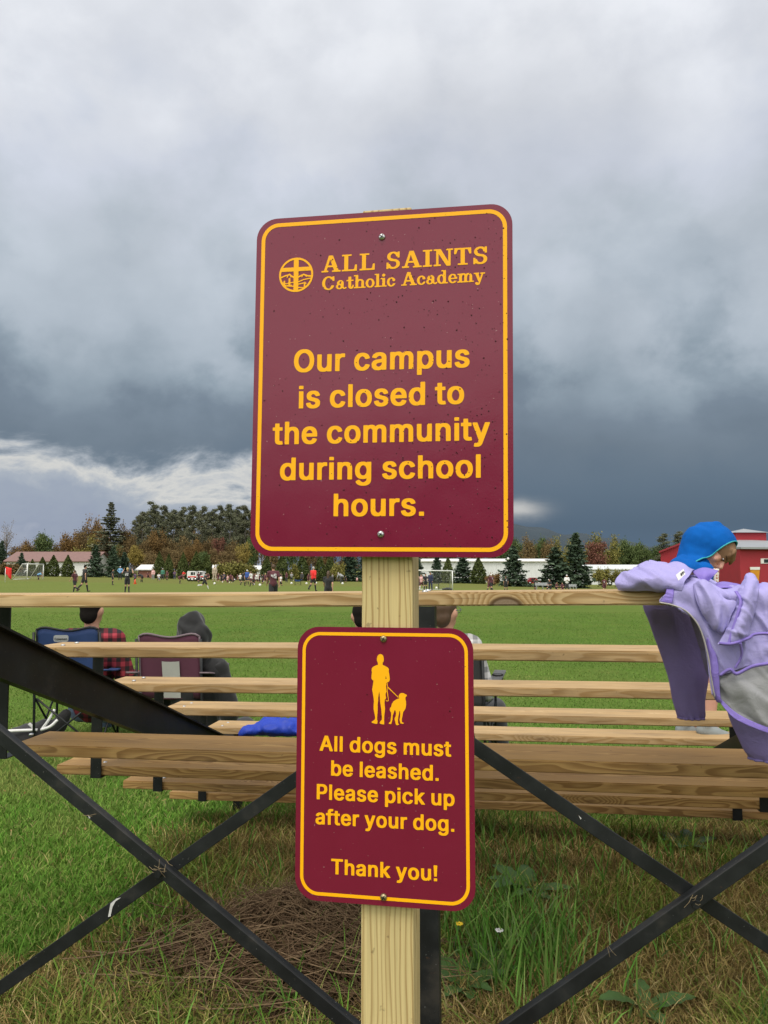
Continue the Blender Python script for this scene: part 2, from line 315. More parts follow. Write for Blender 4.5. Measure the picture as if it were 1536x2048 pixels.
# letter outlines: advance, then closed loops of x, y pairs in thousandths
SANS = {
'!': (227, [[48,-13,42,-8,41,5,41,65,42,78,45,82,62,84,138,84,152,82,155,79,157,5,155,-8,152,-12,135,-14],[65,142,55,145,53,152,34,485,34,515,38,520,52,523,155,521,161,518,162,515,163,498,142,148,138,143,128,141]]),
'.': (219, [[42,-13,37,-8,35,5,35,65,38,81,55,84,132,84,145,82,148,80,151,65,151,5,148,-10,145,-12,132,-14]]),
'A': (511, [[-2,-13,-5,-11,-7,-5,-6,15,178,518,195,523,282,523,298,519,303,512,485,15,486,-8,482,-12,468,-14,388,-14,378,-13,372,-10,325,118,322,125,318,127,162,127,158,126,155,121,108,-10,102,-13,92,-14],[189,215,195,213,285,213,289,215,242,355,238,360]]),
'C': (541, [[222,-19,168,-6,145,4,122,17,102,32,79,55,51,95,38,122,28,152,18,208,15,255,16,278,24,342,40,392,67,438,102,476,139,502,182,519,228,528,295,529,338,523,372,513,402,498,428,480,452,457,472,428,486,398,496,362,495,338,478,334,402,334,388,336,383,342,373,372,360,392,341,412,318,427,295,436,272,441,252,439,222,429,195,413,170,388,148,352,137,322,130,288,128,245,134,202,145,165,165,128,188,101,206,88,225,78,245,71,265,67,288,71,308,77,328,88,342,98,366,125,376,145,384,168,388,173,405,175,478,175,492,173,496,168,495,142,483,102,462,65,435,35,402,10,368,-5,332,-16,288,-21]]),
'O': (564, [[222,-19,202,-16,168,-6,145,4,122,17,99,35,82,52,64,75,47,102,28,152,18,208,15,255,16,278,24,342,37,385,48,408,65,435,98,473,135,499,182,519,232,528,295,529,338,523,382,508,405,496,428,479,462,445,489,402,506,355,516,298,517,232,509,165,495,122,473,78,442,41,408,15,368,-5,332,-16,288,-21],[259,68,268,67,285,70,308,78,332,91,356,112,376,138,389,165,399,198,405,238,405,272,399,312,388,345,372,377,348,405,325,422,295,436,268,441,238,436,215,426,192,410,171,388,155,365,140,332,131,292,128,262,130,222,137,188,148,158,165,128,181,108,202,91,228,77]]),
'P': (476, [[42,-13,37,-8,35,5,35,502,37,518,55,523,265,522,295,519,322,513,348,503,365,493,394,468,409,448,422,422,430,392,433,338,430,302,422,275,408,246,395,228,374,208,352,194,328,184,302,177,258,172,152,170,150,165,149,-8,145,-12,132,-14],[151,258,155,257,245,258,272,266,295,283,306,298,313,315,319,338,319,355,315,375,309,392,291,415,271,428,245,436,152,436,150,432]]),
'T': (480, [[175,-13,169,-8,167,5,167,435,162,437,25,437,12,440,8,445,7,455,8,517,15,521,28,523,422,523,438,519,442,502,442,455,438,441,422,437,288,437,283,435,280,-8,275,-13,262,-14]]),
'a': (420, [[132,-22,95,-15,68,-5,42,13,25,33,14,52,7,82,6,122,12,155,20,172,33,188,50,202,72,213,115,226,222,241,242,246,248,252,250,258,246,278,238,293,225,306,208,314,192,316,168,309,152,299,137,285,122,263,108,260,85,261,22,278,17,285,18,305,35,335,55,357,78,373,115,389,168,398,215,398,258,392,282,385,308,372,329,355,346,332,356,305,362,258,360,-8,355,-13,345,-14,272,-14,258,-13,248,-6,225,-15,205,-20,182,-23],[161,62,175,60,192,64,212,74,228,88,242,108,249,128,251,155,248,161,165,149,142,140,127,128,120,118,117,108,122,89,128,80,138,71]]),
'b': (455, [[205,-22,168,-16,138,-3,132,-12,118,-14,45,-14,35,-13,29,-8,27,5,27,502,29,515,35,521,118,523,136,518,138,502,138,385,140,382,168,392,208,398,268,397,308,386,335,372,363,348,386,318,402,282,409,255,413,228,415,202,413,148,409,122,402,95,382,52,369,35,352,17,335,4,312,-9,272,-20,245,-23],[206,65,222,62,238,66,258,78,272,92,285,112,292,128,299,152,303,182,302,208,299,228,293,248,282,272,270,288,255,302,242,309,222,315,208,313,192,306,178,296,165,282,147,248,141,225,138,198,141,155,154,115,163,98,178,82,192,72]]),
'c': (427, [[185,-22,142,-16,102,0,72,22,55,39,41,58,25,92,14,132,10,162,9,198,14,248,28,292,44,322,65,348,95,372,122,385,162,396,185,398,228,398,255,396,282,389,308,379,325,369,347,352,362,335,376,312,385,288,385,268,378,263,322,249,288,248,280,252,269,275,258,289,238,305,222,312,208,315,195,313,178,306,160,292,146,275,137,258,127,232,122,202,122,175,127,145,135,122,148,98,165,80,185,67,205,61,228,67,252,81,267,98,280,125,288,130,325,130,382,115,387,108,387,92,377,65,362,42,338,17,315,1,285,-12,255,-19,225,-23]]),
'd': (455, [[172,-22,148,-19,122,-12,88,5,58,32,41,55,30,75,21,98,14,128,9,178,13,245,17,265,27,295,48,332,68,355,95,376,125,389,172,398,218,398,255,393,282,381,285,382,286,502,288,518,305,523,378,523,392,520,396,515,397,502,395,-8,392,-12,378,-14,305,-14,292,-12,285,-3,265,-13,242,-19,212,-23],[190,65,205,62,218,65,238,75,253,88,266,105,276,128,282,148,287,178,286,205,283,228,276,252,266,272,254,288,238,302,218,312,205,315,192,312,175,305,161,295,148,280,137,262,130,245,124,222,122,202,124,158,131,132,138,115,148,98,159,85,172,74]]),
'e': (435, [[188,-22,145,-16,106,-2,85,11,68,25,43,55,24,92,14,132,9,178,13,242,24,282,41,318,65,348,95,372,122,386,162,396,225,398,252,396,288,386,315,373,345,350,365,325,379,298,390,262,396,212,395,162,392,158,375,155,128,155,125,154,124,148,131,125,143,102,162,81,185,67,208,61,228,64,252,75,269,92,282,115,295,119,325,118,385,103,389,98,389,82,378,55,364,35,342,14,315,-3,292,-12,262,-19,228,-23],[132,235,275,235,280,238,269,268,252,292,228,309,205,315,192,313,175,306,150,285,138,268,127,245,126,238]]),
'f': (285, [[62,-12,57,-8,56,5,56,308,52,312,-2,313,-15,316,-18,332,-16,388,-5,393,55,395,57,452,61,475,76,502,92,517,105,527,135,539,172,544,222,543,258,536,265,532,267,528,267,512,250,458,232,454,195,459,188,456,175,445,167,425,167,398,168,394,238,393,247,392,252,388,253,332,252,318,245,314,172,313,167,308,165,-8,162,-12,148,-14]]),
'g': (456, [[155,-162,125,-156,105,-149,78,-136,65,-126,44,-105,28,-82,27,-65,28,-58,82,-28,112,-27,125,-31,148,-59,175,-76,198,-82,225,-80,252,-69,272,-51,283,-28,286,5,285,8,282,8,258,-3,218,-9,175,-9,145,-6,112,4,92,14,72,28,55,45,38,68,24,95,17,118,11,155,9,202,11,228,17,265,27,295,45,328,68,355,102,379,135,392,175,398,222,398,255,393,285,380,289,382,292,390,302,393,378,393,392,391,396,388,397,372,397,-15,393,-55,386,-78,375,-98,355,-122,335,-137,308,-150,275,-159,238,-164,192,-165],[197,75,212,75,232,81,248,92,261,105,270,118,279,138,285,165,287,185,287,212,282,235,275,255,265,275,252,292,238,303,218,312,205,315,192,312,172,303,158,292,147,278,131,248,122,205,124,162,131,138,140,118,155,98,165,90,178,81]]),
'h': (441, [[35,-13,29,-8,27,5,29,515,32,520,45,523,128,522,136,518,138,505,138,388,142,382,172,393,205,398,248,398,285,393,312,383,335,368,352,351,366,328,373,312,379,285,383,238,382,-5,378,-12,365,-14,288,-14,278,-13,272,-8,271,5,269,252,262,275,248,295,228,309,208,314,185,307,165,292,150,272,141,248,138,222,137,-8,132,-13,122,-14]]),
'i': (198, [[35,-13,29,-8,27,5,28,385,32,391,45,393,132,392,137,388,139,372,139,5,138,-8,132,-13,122,-14],[35,444,29,448,27,462,27,505,29,515,32,520,45,523,118,523,137,518,139,505,139,462,138,448,135,445,118,443]]),
'k': (412, [[35,-13,29,-8,27,5,29,515,32,520,45,523,128,522,136,518,138,505,138,275,142,269,256,385,265,391,278,393,365,393,378,392,383,388,384,372,382,367,240,222,236,215,392,15,396,8,396,-5,392,-12,378,-14,288,-14,272,-11,155,136,148,139,140,132,138,125,138,5,135,-11,118,-14]]),
'l': (198, [[35,-13,29,-8,27,5,29,515,32,520,45,523,128,522,137,518,139,502,138,-5,135,-12,122,-14]]),
'm': (641, [[35,-13,29,-8,27,5,27,372,28,385,32,391,45,393,122,393,132,391,138,383,162,393,186,398,242,400,265,396,285,389,298,382,318,364,322,363,348,382,385,396,415,400,462,400,495,393,522,382,541,368,559,348,568,331,576,312,582,265,582,5,580,-8,577,-12,562,-14,488,-14,478,-13,472,-8,471,5,470,265,463,285,453,298,438,309,418,315,398,309,382,297,367,275,361,255,359,-8,355,-12,342,-14,268,-14,255,-12,252,-10,249,5,249,265,242,285,231,298,215,310,198,315,180,308,162,295,148,275,141,255,138,235,137,-8,132,-13,122,-14]]),
'n': (441, [[35,-13,29,-8,27,5,27,372,29,388,35,392,45,393,122,393,132,391,138,381,162,390,185,396,208,398,248,398,272,396,295,390,315,382,331,372,348,355,362,335,373,312,379,285,383,235,383,5,381,-8,375,-13,362,-14,288,-14,278,-13,272,-8,271,5,269,252,262,275,248,295,228,309,208,314,185,307,165,292,150,272,141,248,138,222,137,-8,132,-13,122,-14]]),
'o': (446, [[185,-22,142,-16,102,0,72,22,55,39,41,58,25,92,14,132,10,162,9,198,14,248,28,292,44,322,65,348,95,372,122,385,162,396,185,398,228,398,255,396,292,386,325,369,356,342,378,311,393,278,402,238,406,175,402,135,393,98,378,65,355,33,331,12,308,-3,272,-16,225,-22],[204,62,222,64,238,71,253,82,265,95,276,112,286,135,294,178,294,202,289,228,283,248,272,271,259,288,242,303,222,312,208,315,195,313,178,306,162,293,151,282,138,262,130,242,122,198,122,175,125,155,131,132,142,108,153,92,168,77,185,67]]),
'p': (455, [[35,-155,29,-152,27,-135,27,372,29,388,35,392,45,393,122,393,132,391,138,380,162,390,185,396,208,398,248,398,288,393,325,378,357,355,379,328,396,298,409,255,415,202,413,148,405,105,389,65,369,35,348,14,325,-2,292,-16,248,-22,212,-22,172,-16,145,-5,140,-5,138,-138,136,-152,132,-155,122,-157],[206,65,222,62,238,66,258,78,272,92,285,112,292,128,299,152,303,182,302,208,299,228,293,248,282,272,270,288,255,302,242,309,222,315,208,313,192,306,178,296,165,282,147,248,141,225,138,198,141,155,154,115,163,98,178,82,192,72]]),
'r': (290, [[35,-13,29,-8,27,5,27,372,29,388,35,392,45,393,118,393,132,391,138,385,172,396,198,399,248,398,265,395,268,378,268,328,265,312,248,308,205,311,182,303,158,285,147,268,141,252,138,232,137,-8,132,-13,122,-14]]),
's': (396, [[158,-22,128,-19,102,-13,72,0,52,14,32,35,18,62,12,85,12,98,14,105,25,109,75,120,112,120,118,115,128,92,142,76,162,64,182,60,205,65,227,78,240,95,242,102,240,112,228,127,212,136,105,164,75,177,55,191,37,212,27,235,22,272,25,305,35,332,48,350,72,371,102,386,125,393,165,398,212,398,252,393,272,386,292,376,308,364,324,348,335,332,347,305,348,285,345,278,288,265,252,264,244,268,233,288,218,305,205,313,188,317,168,313,149,302,138,288,134,278,135,273,145,256,165,244,282,212,308,199,328,184,343,165,353,142,356,112,353,72,345,52,330,28,311,12,288,-3,262,-13,235,-19,198,-23]]),
't': (258, [[125,-15,102,-9,78,3,61,18,48,42,44,55,40,85,40,308,35,313,-12,314,-15,316,-17,322,-18,372,-16,388,-8,393,39,395,41,475,43,482,48,484,132,485,145,483,148,481,150,475,152,395,218,393,225,391,228,385,229,332,228,318,225,315,212,313,155,312,151,308,151,98,154,82,165,68,172,65,212,67,225,63,237,15,237,-5,235,-9,228,-13,198,-17,152,-18]]),
'u': (441, [[155,-18,112,-10,78,8,53,35,37,68,31,95,27,132,27,372,29,388,35,392,48,393,122,393,132,392,136,388,138,372,138,148,141,125,148,105,162,85,182,70,202,65,222,71,245,87,260,108,269,135,271,372,273,388,278,392,292,393,365,393,378,391,382,385,383,372,383,5,381,-8,375,-13,365,-14,292,-14,278,-12,272,-1,228,-16,202,-19]]),
'y': (420, [[65,-159,32,-153,24,-148,24,-125,37,-78,45,-73,68,-72,92,-74,101,-68,111,-58,119,-45,134,-2,-5,365,-6,388,-1,392,12,393,92,393,102,392,108,388,191,162,195,156,281,388,288,392,298,393,378,393,392,391,395,378,393,362,230,-65,216,-95,192,-127,175,-140,158,-149,135,-156,112,-159]]),
}
SLAB = {
'A': (1100, [[-11,-11,-21,4,-17,82,-4,88,118,88,128,96,400,1004,418,1012,633,1011,647,989,978,96,989,88,1096,84,1102,68,1099,-4,1082,-12,611,-12,601,-4,598,11,598,68,604,84,704,88,713,96,646,284,346,288,339,286,332,273,282,96,289,88,368,87,377,82,381,11,375,-8,361,-12],[371,396,606,396,484,754,475,761,374,418]]),
'L': (970, [[25,-12,10,4,10,68,14,82,25,88,132,88,147,96,148,904,139,914,18,916,9,939,13,1004,32,1012,561,1011,569,1004,571,989,571,932,561,915,396,914,384,911,381,904,381,96,396,88,668,88,725,109,734,125,779,361,796,371,875,371,884,368,891,346,887,-4,868,-12]]),
'I': (570, [[11,-12,1,-4,-2,11,-2,68,4,84,132,88,147,96,148,904,139,914,4,918,-2,939,1,1004,18,1012,520,1011,528,1004,531,989,530,932,525,918,389,914,381,904,381,104,389,89,525,84,531,68,528,-4,511,-12]]),
'N': (1090, [[-11,-11,-21,4,-17,82,-4,88,104,88,119,96,119,904,111,914,-15,918,-21,939,-18,1005,-4,1012,361,1012,382,1004,789,267,796,267,798,282,798,904,789,914,685,918,679,939,681,1004,696,1012,1054,1012,1068,1005,1071,939,1065,918,939,914,931,904,931,11,925,-8,911,-12,718,-12,698,-4,261,721,254,720,252,704,253,96,268,88,382,86,390,68,389,1,375,-12]]),
'T': (950, [[189,-11,179,4,182,82,196,88,325,88,337,96,338,904,335,911,325,914,178,911,89,655,75,648,-11,649,-21,661,-21,689,-9,1004,11,1012,911,1011,919,1004,921,989,931,704,930,661,918,648,839,648,822,654,732,911,582,914,571,904,572,96,582,88,725,84,731,61,731,11,725,-8,711,-12]]),
'S': (880, [[368,-26,268,-5,232,9,161,48,152,39,149,-4,139,-12,46,-12,32,-5,32,365,46,371,146,368,152,354,155,289,234,282,252,211,291,146,346,103,411,84,454,88,495,104,535,132,561,161,585,204,597,246,598,296,592,325,570,375,532,418,411,442,325,451,275,466,199,504,141,554,96,618,73,689,70,761,87,832,118,889,172,946,226,982,304,1013,375,1026,489,1023,561,1006,654,960,659,968,660,996,668,1009,768,1012,778,1004,781,989,781,668,777,654,768,648,668,650,660,661,658,718,646,724,596,724,582,731,571,789,542,846,504,886,454,911,404,915,354,897,303,854,274,804,265,775,262,718,266,689,282,654,432,578,511,571,568,556,611,540,668,508,718,468,763,411,784,368,800,304,799,239,778,168,739,106,682,52,611,10,546,-13,468,-26]]),
'C': (1020, [[418,-26,361,-12,304,10,211,70,161,117,120,168,65,268,29,389,20,461,19,532,39,654,81,768,136,854,211,930,296,986,382,1019,454,1031,575,1027,618,1019,675,999,746,958,825,1010,932,1009,941,989,941,675,932,650,825,651,763,804,754,816,743,818,740,775,734,761,704,759,655,832,611,878,568,908,518,925,489,926,461,920,404,890,345,832,302,761,267,668,253,596,248,546,253,404,267,332,302,239,345,168,404,110,446,86,496,73,539,80,575,96,611,122,655,168,691,225,724,304,732,310,904,312,918,305,921,296,920,239,885,175,833,111,754,43,696,10,611,-21,546,-31]]),
'a': (790, [[218,-18,148,4,91,39,52,82,24,146,20,211,39,275,74,325,129,368,129,375,104,399,89,427,84,461,88,489,101,518,120,539,160,604,189,632,232,661,268,676,311,685,389,685,432,676,489,648,533,611,561,575,600,504,602,146,604,138,618,124,632,89,646,75,661,70,687,89,702,125,711,130,804,131,817,125,821,118,814,75,796,40,768,10,730,-11,696,-21,632,-21,589,-11,546,15,504,67,432,14,368,-12,318,-21],[253,75,289,70,330,89,361,125,378,175,376,218,354,266,318,299,282,312,254,305,218,280,188,232,181,196,185,161,195,132,222,96],[378,389,389,387,398,396,398,496,411,518,398,546,382,566,361,583,346,585,313,561,287,518,295,454,285,411,289,403]]),
't': (550, [[304,-26,254,-13,196,24,167,61,140,118,137,561,125,569,11,570,-1,582,-2,646,4,668,135,675,138,889,141,904,154,912,332,912,346,908,352,889,355,675,504,671,515,668,521,654,521,582,511,570,368,569,353,561,352,125,346,110,318,104,332,81,346,80,370,111,385,168,435,175,440,261,446,269,461,271,525,271,539,261,541,146,532,104,504,46,475,17,445,-4,375,-26]]),
'h': (840, [[-11,-11,-21,4,-17,82,-4,88,89,89,97,96,98,904,89,914,-15,918,-21,932,-21,996,-18,1005,-4,1012,289,1012,299,1004,302,989,304,672,311,667,396,686,482,685,525,677,604,643,669,589,706,532,728,461,731,96,746,88,846,84,852,68,849,-4,832,-12],[309,89,518,88,533,96,534,411,537,425,556,439,556,454,540,496,518,528,488,554,454,569,418,569,375,549,339,511,316,461,302,396,302,104]]),
'o': (660, [[275,-25,218,-13,146,22,105,54,54,113,17,182,-5,261,-12,318,-6,396,11,461,35,518,74,575,118,618,175,655,232,677,275,685,368,685,432,669,489,641,532,609,582,554,618,489,640,425,650,368,650,289,633,211,604,141,563,82,518,38,461,3,404,-18,354,-26],[295,75,325,70,354,79,382,100,411,134,449,218,464,318,455,418,425,502,401,539,375,566,346,585,318,592,289,583,268,569,239,539,218,507,188,432,176,346,181,261,207,175,246,112]]),
'l': (420, [[-11,-11,-21,4,-17,82,-4,88,89,89,97,96,98,904,89,914,-15,918,-21,932,-21,996,-18,1005,-4,1012,289,1012,299,1004,302,989,303,96,311,89,404,88,418,82,421,4,418,-5,404,-12]]),
'i': (420, [[-11,-11,-21,4,-17,82,-4,88,89,89,97,96,98,561,89,573,-4,574,-18,581,-20,661,-4,671,296,668,302,646,303,96,311,89,404,88,418,82,421,61,419,-4,404,-12],[154,774,114,796,86,839,79,889,94,939,125,972,168,990,218,992,268,977,301,946,319,904,321,868,304,818,275,788,239,771,175,769]]),
'c': (630, [[275,-25,218,-12,146,25,103,61,61,114,32,168,7,246,-2,325,2,382,22,468,52,532,94,589,125,619,182,657,239,678,282,686,368,685,411,676,461,655,504,628,539,596,564,568,598,511,607,475,601,439,582,404,546,379,518,374,475,374,454,379,418,404,401,432,393,475,404,525,383,554,354,579,325,590,296,585,275,571,245,539,217,489,201,446,188,375,186,318,194,246,224,154,253,111,275,89,304,72,325,70,354,81,387,111,411,146,437,204,446,211,604,212,611,209,617,196,598,146,562,89,518,43,482,17,439,-5,389,-21,354,-26]]),
'd': (770, [[261,-26,189,-7,125,30,71,82,30,146,2,225,-12,311,-6,396,9,461,36,525,75,582,118,625,168,658,211,675,261,686,339,686,411,668,418,673,419,904,411,914,304,918,298,939,298,989,304,1008,318,1012,611,1011,619,1004,621,989,622,96,632,88,754,86,762,68,761,4,746,-12,439,-12,418,-6,339,-26],[280,75,296,70,318,74,362,111,397,175,419,261,419,396,398,482,375,530,352,561,325,582,304,590,282,586,265,575,222,525,188,439,177,354,182,254,203,175,238,111]]),
'e': (650, [[275,-25,218,-12,146,25,103,61,61,114,32,168,7,246,-2,325,2,382,22,468,52,532,94,589,125,619,182,657,239,678,282,686,368,685,425,671,482,643,532,603,575,553,606,496,628,432,641,361,640,304,625,288,204,288,191,282,200,218,224,154,259,104,304,72,332,71,354,81,382,105,418,150,575,152,589,139,582,118,550,75,518,43,468,9,389,-21,354,-26],[196,382,446,384,448,404,429,475,405,525,383,554,354,579,325,590,296,585,272,568,245,539,217,489,195,418,191,389]]),
'm': (1140, [[-11,-11,-21,4,-17,82,-4,88,89,89,98,104,98,561,89,573,-4,574,-18,581,-21,654,-11,670,296,671,354,685,439,686,518,662,582,619,639,655,689,677,732,686,811,685,854,676,911,649,961,607,991,568,1019,504,1030,446,1031,96,1039,89,1125,88,1136,82,1141,11,1132,-9,796,-12,781,-4,782,82,789,87,825,89,833,96,834,411,837,425,854,434,857,446,848,489,825,532,796,561,768,571,734,554,710,525,688,475,679,418,662,396,663,96,675,88,746,88,758,82,762,11,754,-9],[309,89,454,88,464,96,464,411,468,425,487,439,485,461,472,504,455,532,432,557,404,571,375,562,350,539,332,511,316,468,312,425,302,396,302,104]]),
'y': (740, [[232,-262,179,-246,99,-189,86,-168,79,-139,87,-89,108,-61,139,-43,196,-38,225,-44,252,-61,270,-82,280,-118,281,-154,289,-154,306,-132,312,-68,333,4,304,10,295,25,91,568,82,573,-4,574,-18,581,-18,665,-4,671,356,668,362,646,359,582,346,574,318,572,313,561,409,254,418,250,525,568,518,573,454,574,441,582,438,646,444,668,775,668,781,646,781,596,775,578,761,574,661,573,652,568,480,54,479,18,461,-5,423,-118,413,-168,399,-196,368,-230,332,-250,289,-261]]),
}
# text lines: text, slab?, (x, y, x scale, y scale, slope, word space, tracking) on the sign
TEXT = {
'big': [
('Our campus', False, (-0.15594, 0.02168, 0.07368, 0.07608, -0.00398, 0.19, 0.0)),
('is closed to', False, (-0.14651, -0.04338, 0.07331, 0.07548, 0.00259, 0.19, 0.0)),
('the community', False, (-0.18994, -0.10694, 0.07285, 0.0754, 0.00287, 0.19, 0.0)),
('during school', False, (-0.1773, -0.17051, 0.07378, 0.07443, 0.00239, 0.19, 0.0)),
('hours.', False, (-0.08106, -0.23425, 0.07369, 0.0734, 0.00278, 0.19, 0.0)),
('ALL SAINTS', True, (-0.10631, 0.20003, 0.03102, 0.02956, -0.0003, 0.5, 0.06)),
('Catholic Academy', True, (-0.10596, 0.16796, 0.02421, 0.02334, 0.00253, 0.42, 0.02)),
],
'small': [
('All dogs must', False, (-0.11091, 0.01901, 0.04739, 0.04792, -0.00429, 0.19, 0.0)),
('be leashed.', False, (-0.09196, -0.02148, 0.04617, 0.04756, -0.00348, 0.19, 0.0)),
('Please pick up', False, (-0.11716, -0.06182, 0.04651, 0.0475, 0.00147, 0.19, 0.0)),
('after your dog.', False, (-0.11747, -0.10276, 0.04564, 0.04697, 0.00156, 0.19, 0.0)),
('Thank you!', False, (-0.08954, -0.1827, 0.04663, 0.04667, 0.00116, 0.19, 0.0)),
],
}
# emblem and pictogram outlines in tenths of a millimetre
EMBLEM = [[-1563,1669,-1592,1672,-1623,1680,-1655,1690,-1684,1704,-1729,1733,-1749,1750,-1776,1778,-1794,1801,-1813,1831,-1826,1858,-1836,1882,-1844,1914,-1849,1943,-1852,1970,-1851,2006,-1847,2038,-1840,2069,-1829,2101,-1815,2130,-1786,2175,-1769,2195,-1741,2222,-1718,2240,-1689,2259,-1662,2272,-1637,2282,-1605,2290,-1576,2295,-1549,2298,-1513,2297,-1482,2293,-1450,2286,-1419,2275,-1389,2261,-1344,2232,-1324,2215,-1297,2187,-1279,2164,-1261,2135,-1247,2108,-1238,2083,-1229,2051,-1224,2022,-1222,1995,-1222,1959,-1226,1927,-1234,1896,-1245,1864,-1258,1835,-1287,1790,-1304,1770,-1332,1743,-1356,1725,-1385,1707,-1412,1693,-1437,1684,-1468,1675,-1497,1670,-1527,1668],[-1592,1709,-1583,1708,-1581,1711,-1581,1761,-1583,1765,-1722,1777,-1720,1772,-1698,1755,-1666,1736,-1630,1720],[-1492,1709,-1484,1709,-1450,1717,-1425,1727,-1421,1729,-1421,1732,-1491,1739,-1492,1736],[-1409,1750,-1389,1748,-1387,1750,-1392,1756,-1393,1761,-1389,1810,-1392,1815,-1491,1799,-1492,1763,-1491,1759],[-1364,1768,-1362,1766,-1360,1767,-1347,1779,-1331,1795,-1308,1823,-1283,1867,-1274,1889,-1273,1894,-1274,1896,-1394,1878,-1492,1840,-1492,1822,-1488,1820,-1401,1834,-1389,1834,-1378,1845,-1367,1844,-1362,1840,-1358,1830,-1342,1826,-1338,1819,-1340,1814,-1344,1810,-1358,1810,-1361,1808],[-1598,1786,-1585,1785,-1582,1786,-1581,1788,-1581,1840,-1585,1841,-1637,1831,-1639,1808,-1637,1804,-1614,1802,-1610,1797,-1610,1788],[-1718,1797,-1707,1795,-1695,1803,-1676,1804,-1674,1806,-1674,1822,-1677,1823,-1711,1818,-1736,1824,-1736,1809,-1721,1806],[-1769,1828,-1767,1827,-1765,1827,-1765,1833,-1772,1835],[-1716,1835,-1707,1834,-1691,1837,-1686,1847,-1674,1851,-1674,1916,-1668,1926,-1659,1930,-1648,1928,-1642,1923,-1640,1918,-1639,1909,-1639,1853,-1637,1850,-1628,1849,-1583,1858,-1581,1862,-1581,1923,-1621,1947,-1623,1946,-1625,1941,-1628,1938,-1632,1937,-1636,1939,-1639,1943,-1646,1965,-1658,1977,-1662,1979,-1673,1976,-1677,1972,-1692,1941,-1698,1936,-1704,1936,-1710,1943,-1710,1948,-1702,1963,-1702,1966,-1704,1967,-1731,1962,-1808,1931,-1810,1927,-1804,1903,-1795,1878,-1785,1858,-1770,1852,-1765,1853,-1765,1873,-1763,1880,-1756,1885,-1745,1885,-1740,1882,-1737,1876,-1736,1842],[-1491,1862,-1398,1897,-1268,1917,-1265,1921,-1263,1930,-1268,1932,-1320,1938,-1338,1944,-1340,1943,-1342,1933,-1347,1931,-1351,1932,-1367,1955,-1392,1966,-1398,1967,-1409,1961,-1425,1932,-1432,1931,-1437,1936,-1437,1941,-1433,1950,-1434,1952,-1491,1925,-1492,1921,-1492,1867],[-1584,1957,-1582,1957,-1581,1961,-1581,2042,-1583,2047,-1803,2047,-1808,2045,-1813,2020,-1816,1988,-1815,1961,-1812,1958,-1736,1989,-1695,1996,-1657,2009,-1648,2006,-1621,1980],[-1492,1957,-1488,1956,-1450,1975,-1396,1996,-1390,1995,-1349,1976,-1315,1965,-1261,1959,-1258,1963,-1258,1988,-1260,2020,-1265,2045,-1270,2047,-1491,2047,-1492,2042],[-1777,2121,-1583,2120,-1581,2123,-1582,2256,-1585,2257,-1599,2255,-1637,2243,-1666,2230,-1697,2211,-1725,2189,-1743,2171,-1765,2143,-1778,2123],[-1491,2121,-1299,2120,-1296,2121,-1296,2123,-1309,2144,-1331,2171,-1349,2189,-1377,2211,-1407,2230,-1432,2241,-1457,2250,-1488,2257,-1492,2256,-1492,2254]]
WALKER = [[-53,1837,-83,1827,-106,1803,-116,1765,-118,1728,-106,1702,-100,1683,-98,1655,-152,1636,-191,1611,-207,1585,-209,1555,-202,1529,-209,1480,-210,1421,-197,1397,-175,1388,-183,1325,-192,1273,-199,1235,-191,1202,-182,1154,-172,1095,-166,1037,-173,970,-170,904,-157,838,-144,772,-147,743,-178,716,-205,701,-202,683,-162,673,-120,664,-105,678,-103,718,-111,744,-108,810,-102,876,-101,950,-103,986,-95,1038,-92,1097,-84,1164,-75,1208,-69,1164,-63,1098,-58,1024,-49,973,-39,907,-33,834,-27,775,-29,739,-55,709,-67,686,-59,672,-17,662,10,661,13,689,10,740,13,806,22,879,26,923,17,1004,20,1070,35,1085,44,1108,35,1137,36,1174,51,1211,47,1263,42,1307,49,1322,45,1351,65,1363,91,1374,107,1404,104,1456,95,1515,87,1552,93,1582,72,1612,25,1637,-17,1656,-17,1692,-2,1707,3,1737,0,1774,-6,1804,-25,1826],[40,1474,53,1422,32,1424],[305,1192,279,1179,264,1153,260,1120,271,1102,226,1086,172,1052,142,1007,130,955,112,940,107,903,116,882,131,860,132,809,124,757,120,714,96,695,90,676,112,670,134,674,141,700,154,744,156,810,173,854,188,898,196,904,207,891,215,848,209,804,192,774,192,745,200,716,207,680,219,659,249,657,268,670,249,687,247,739,253,790,264,842,275,893,283,893,287,850,285,798,275,747,283,711,291,688,332,682,353,695,329,705,313,713,313,755,325,814,336,873,355,902,378,940,387,998,385,1057,374,1100,378,1126,400,1145,397,1163,370,1177,340,1191]]
LEASH = [[66,1296,82,1286,260,1120,247,1116,73,1272],[53,1359,66,1352,76,1278,74,1234,68,1228,73,1189,88,1087,85,1053,58,1043,35,1063,40,1072,58,1055,77,1064,79,1086,61,1174,54,1211,67,1241,66,1278]]
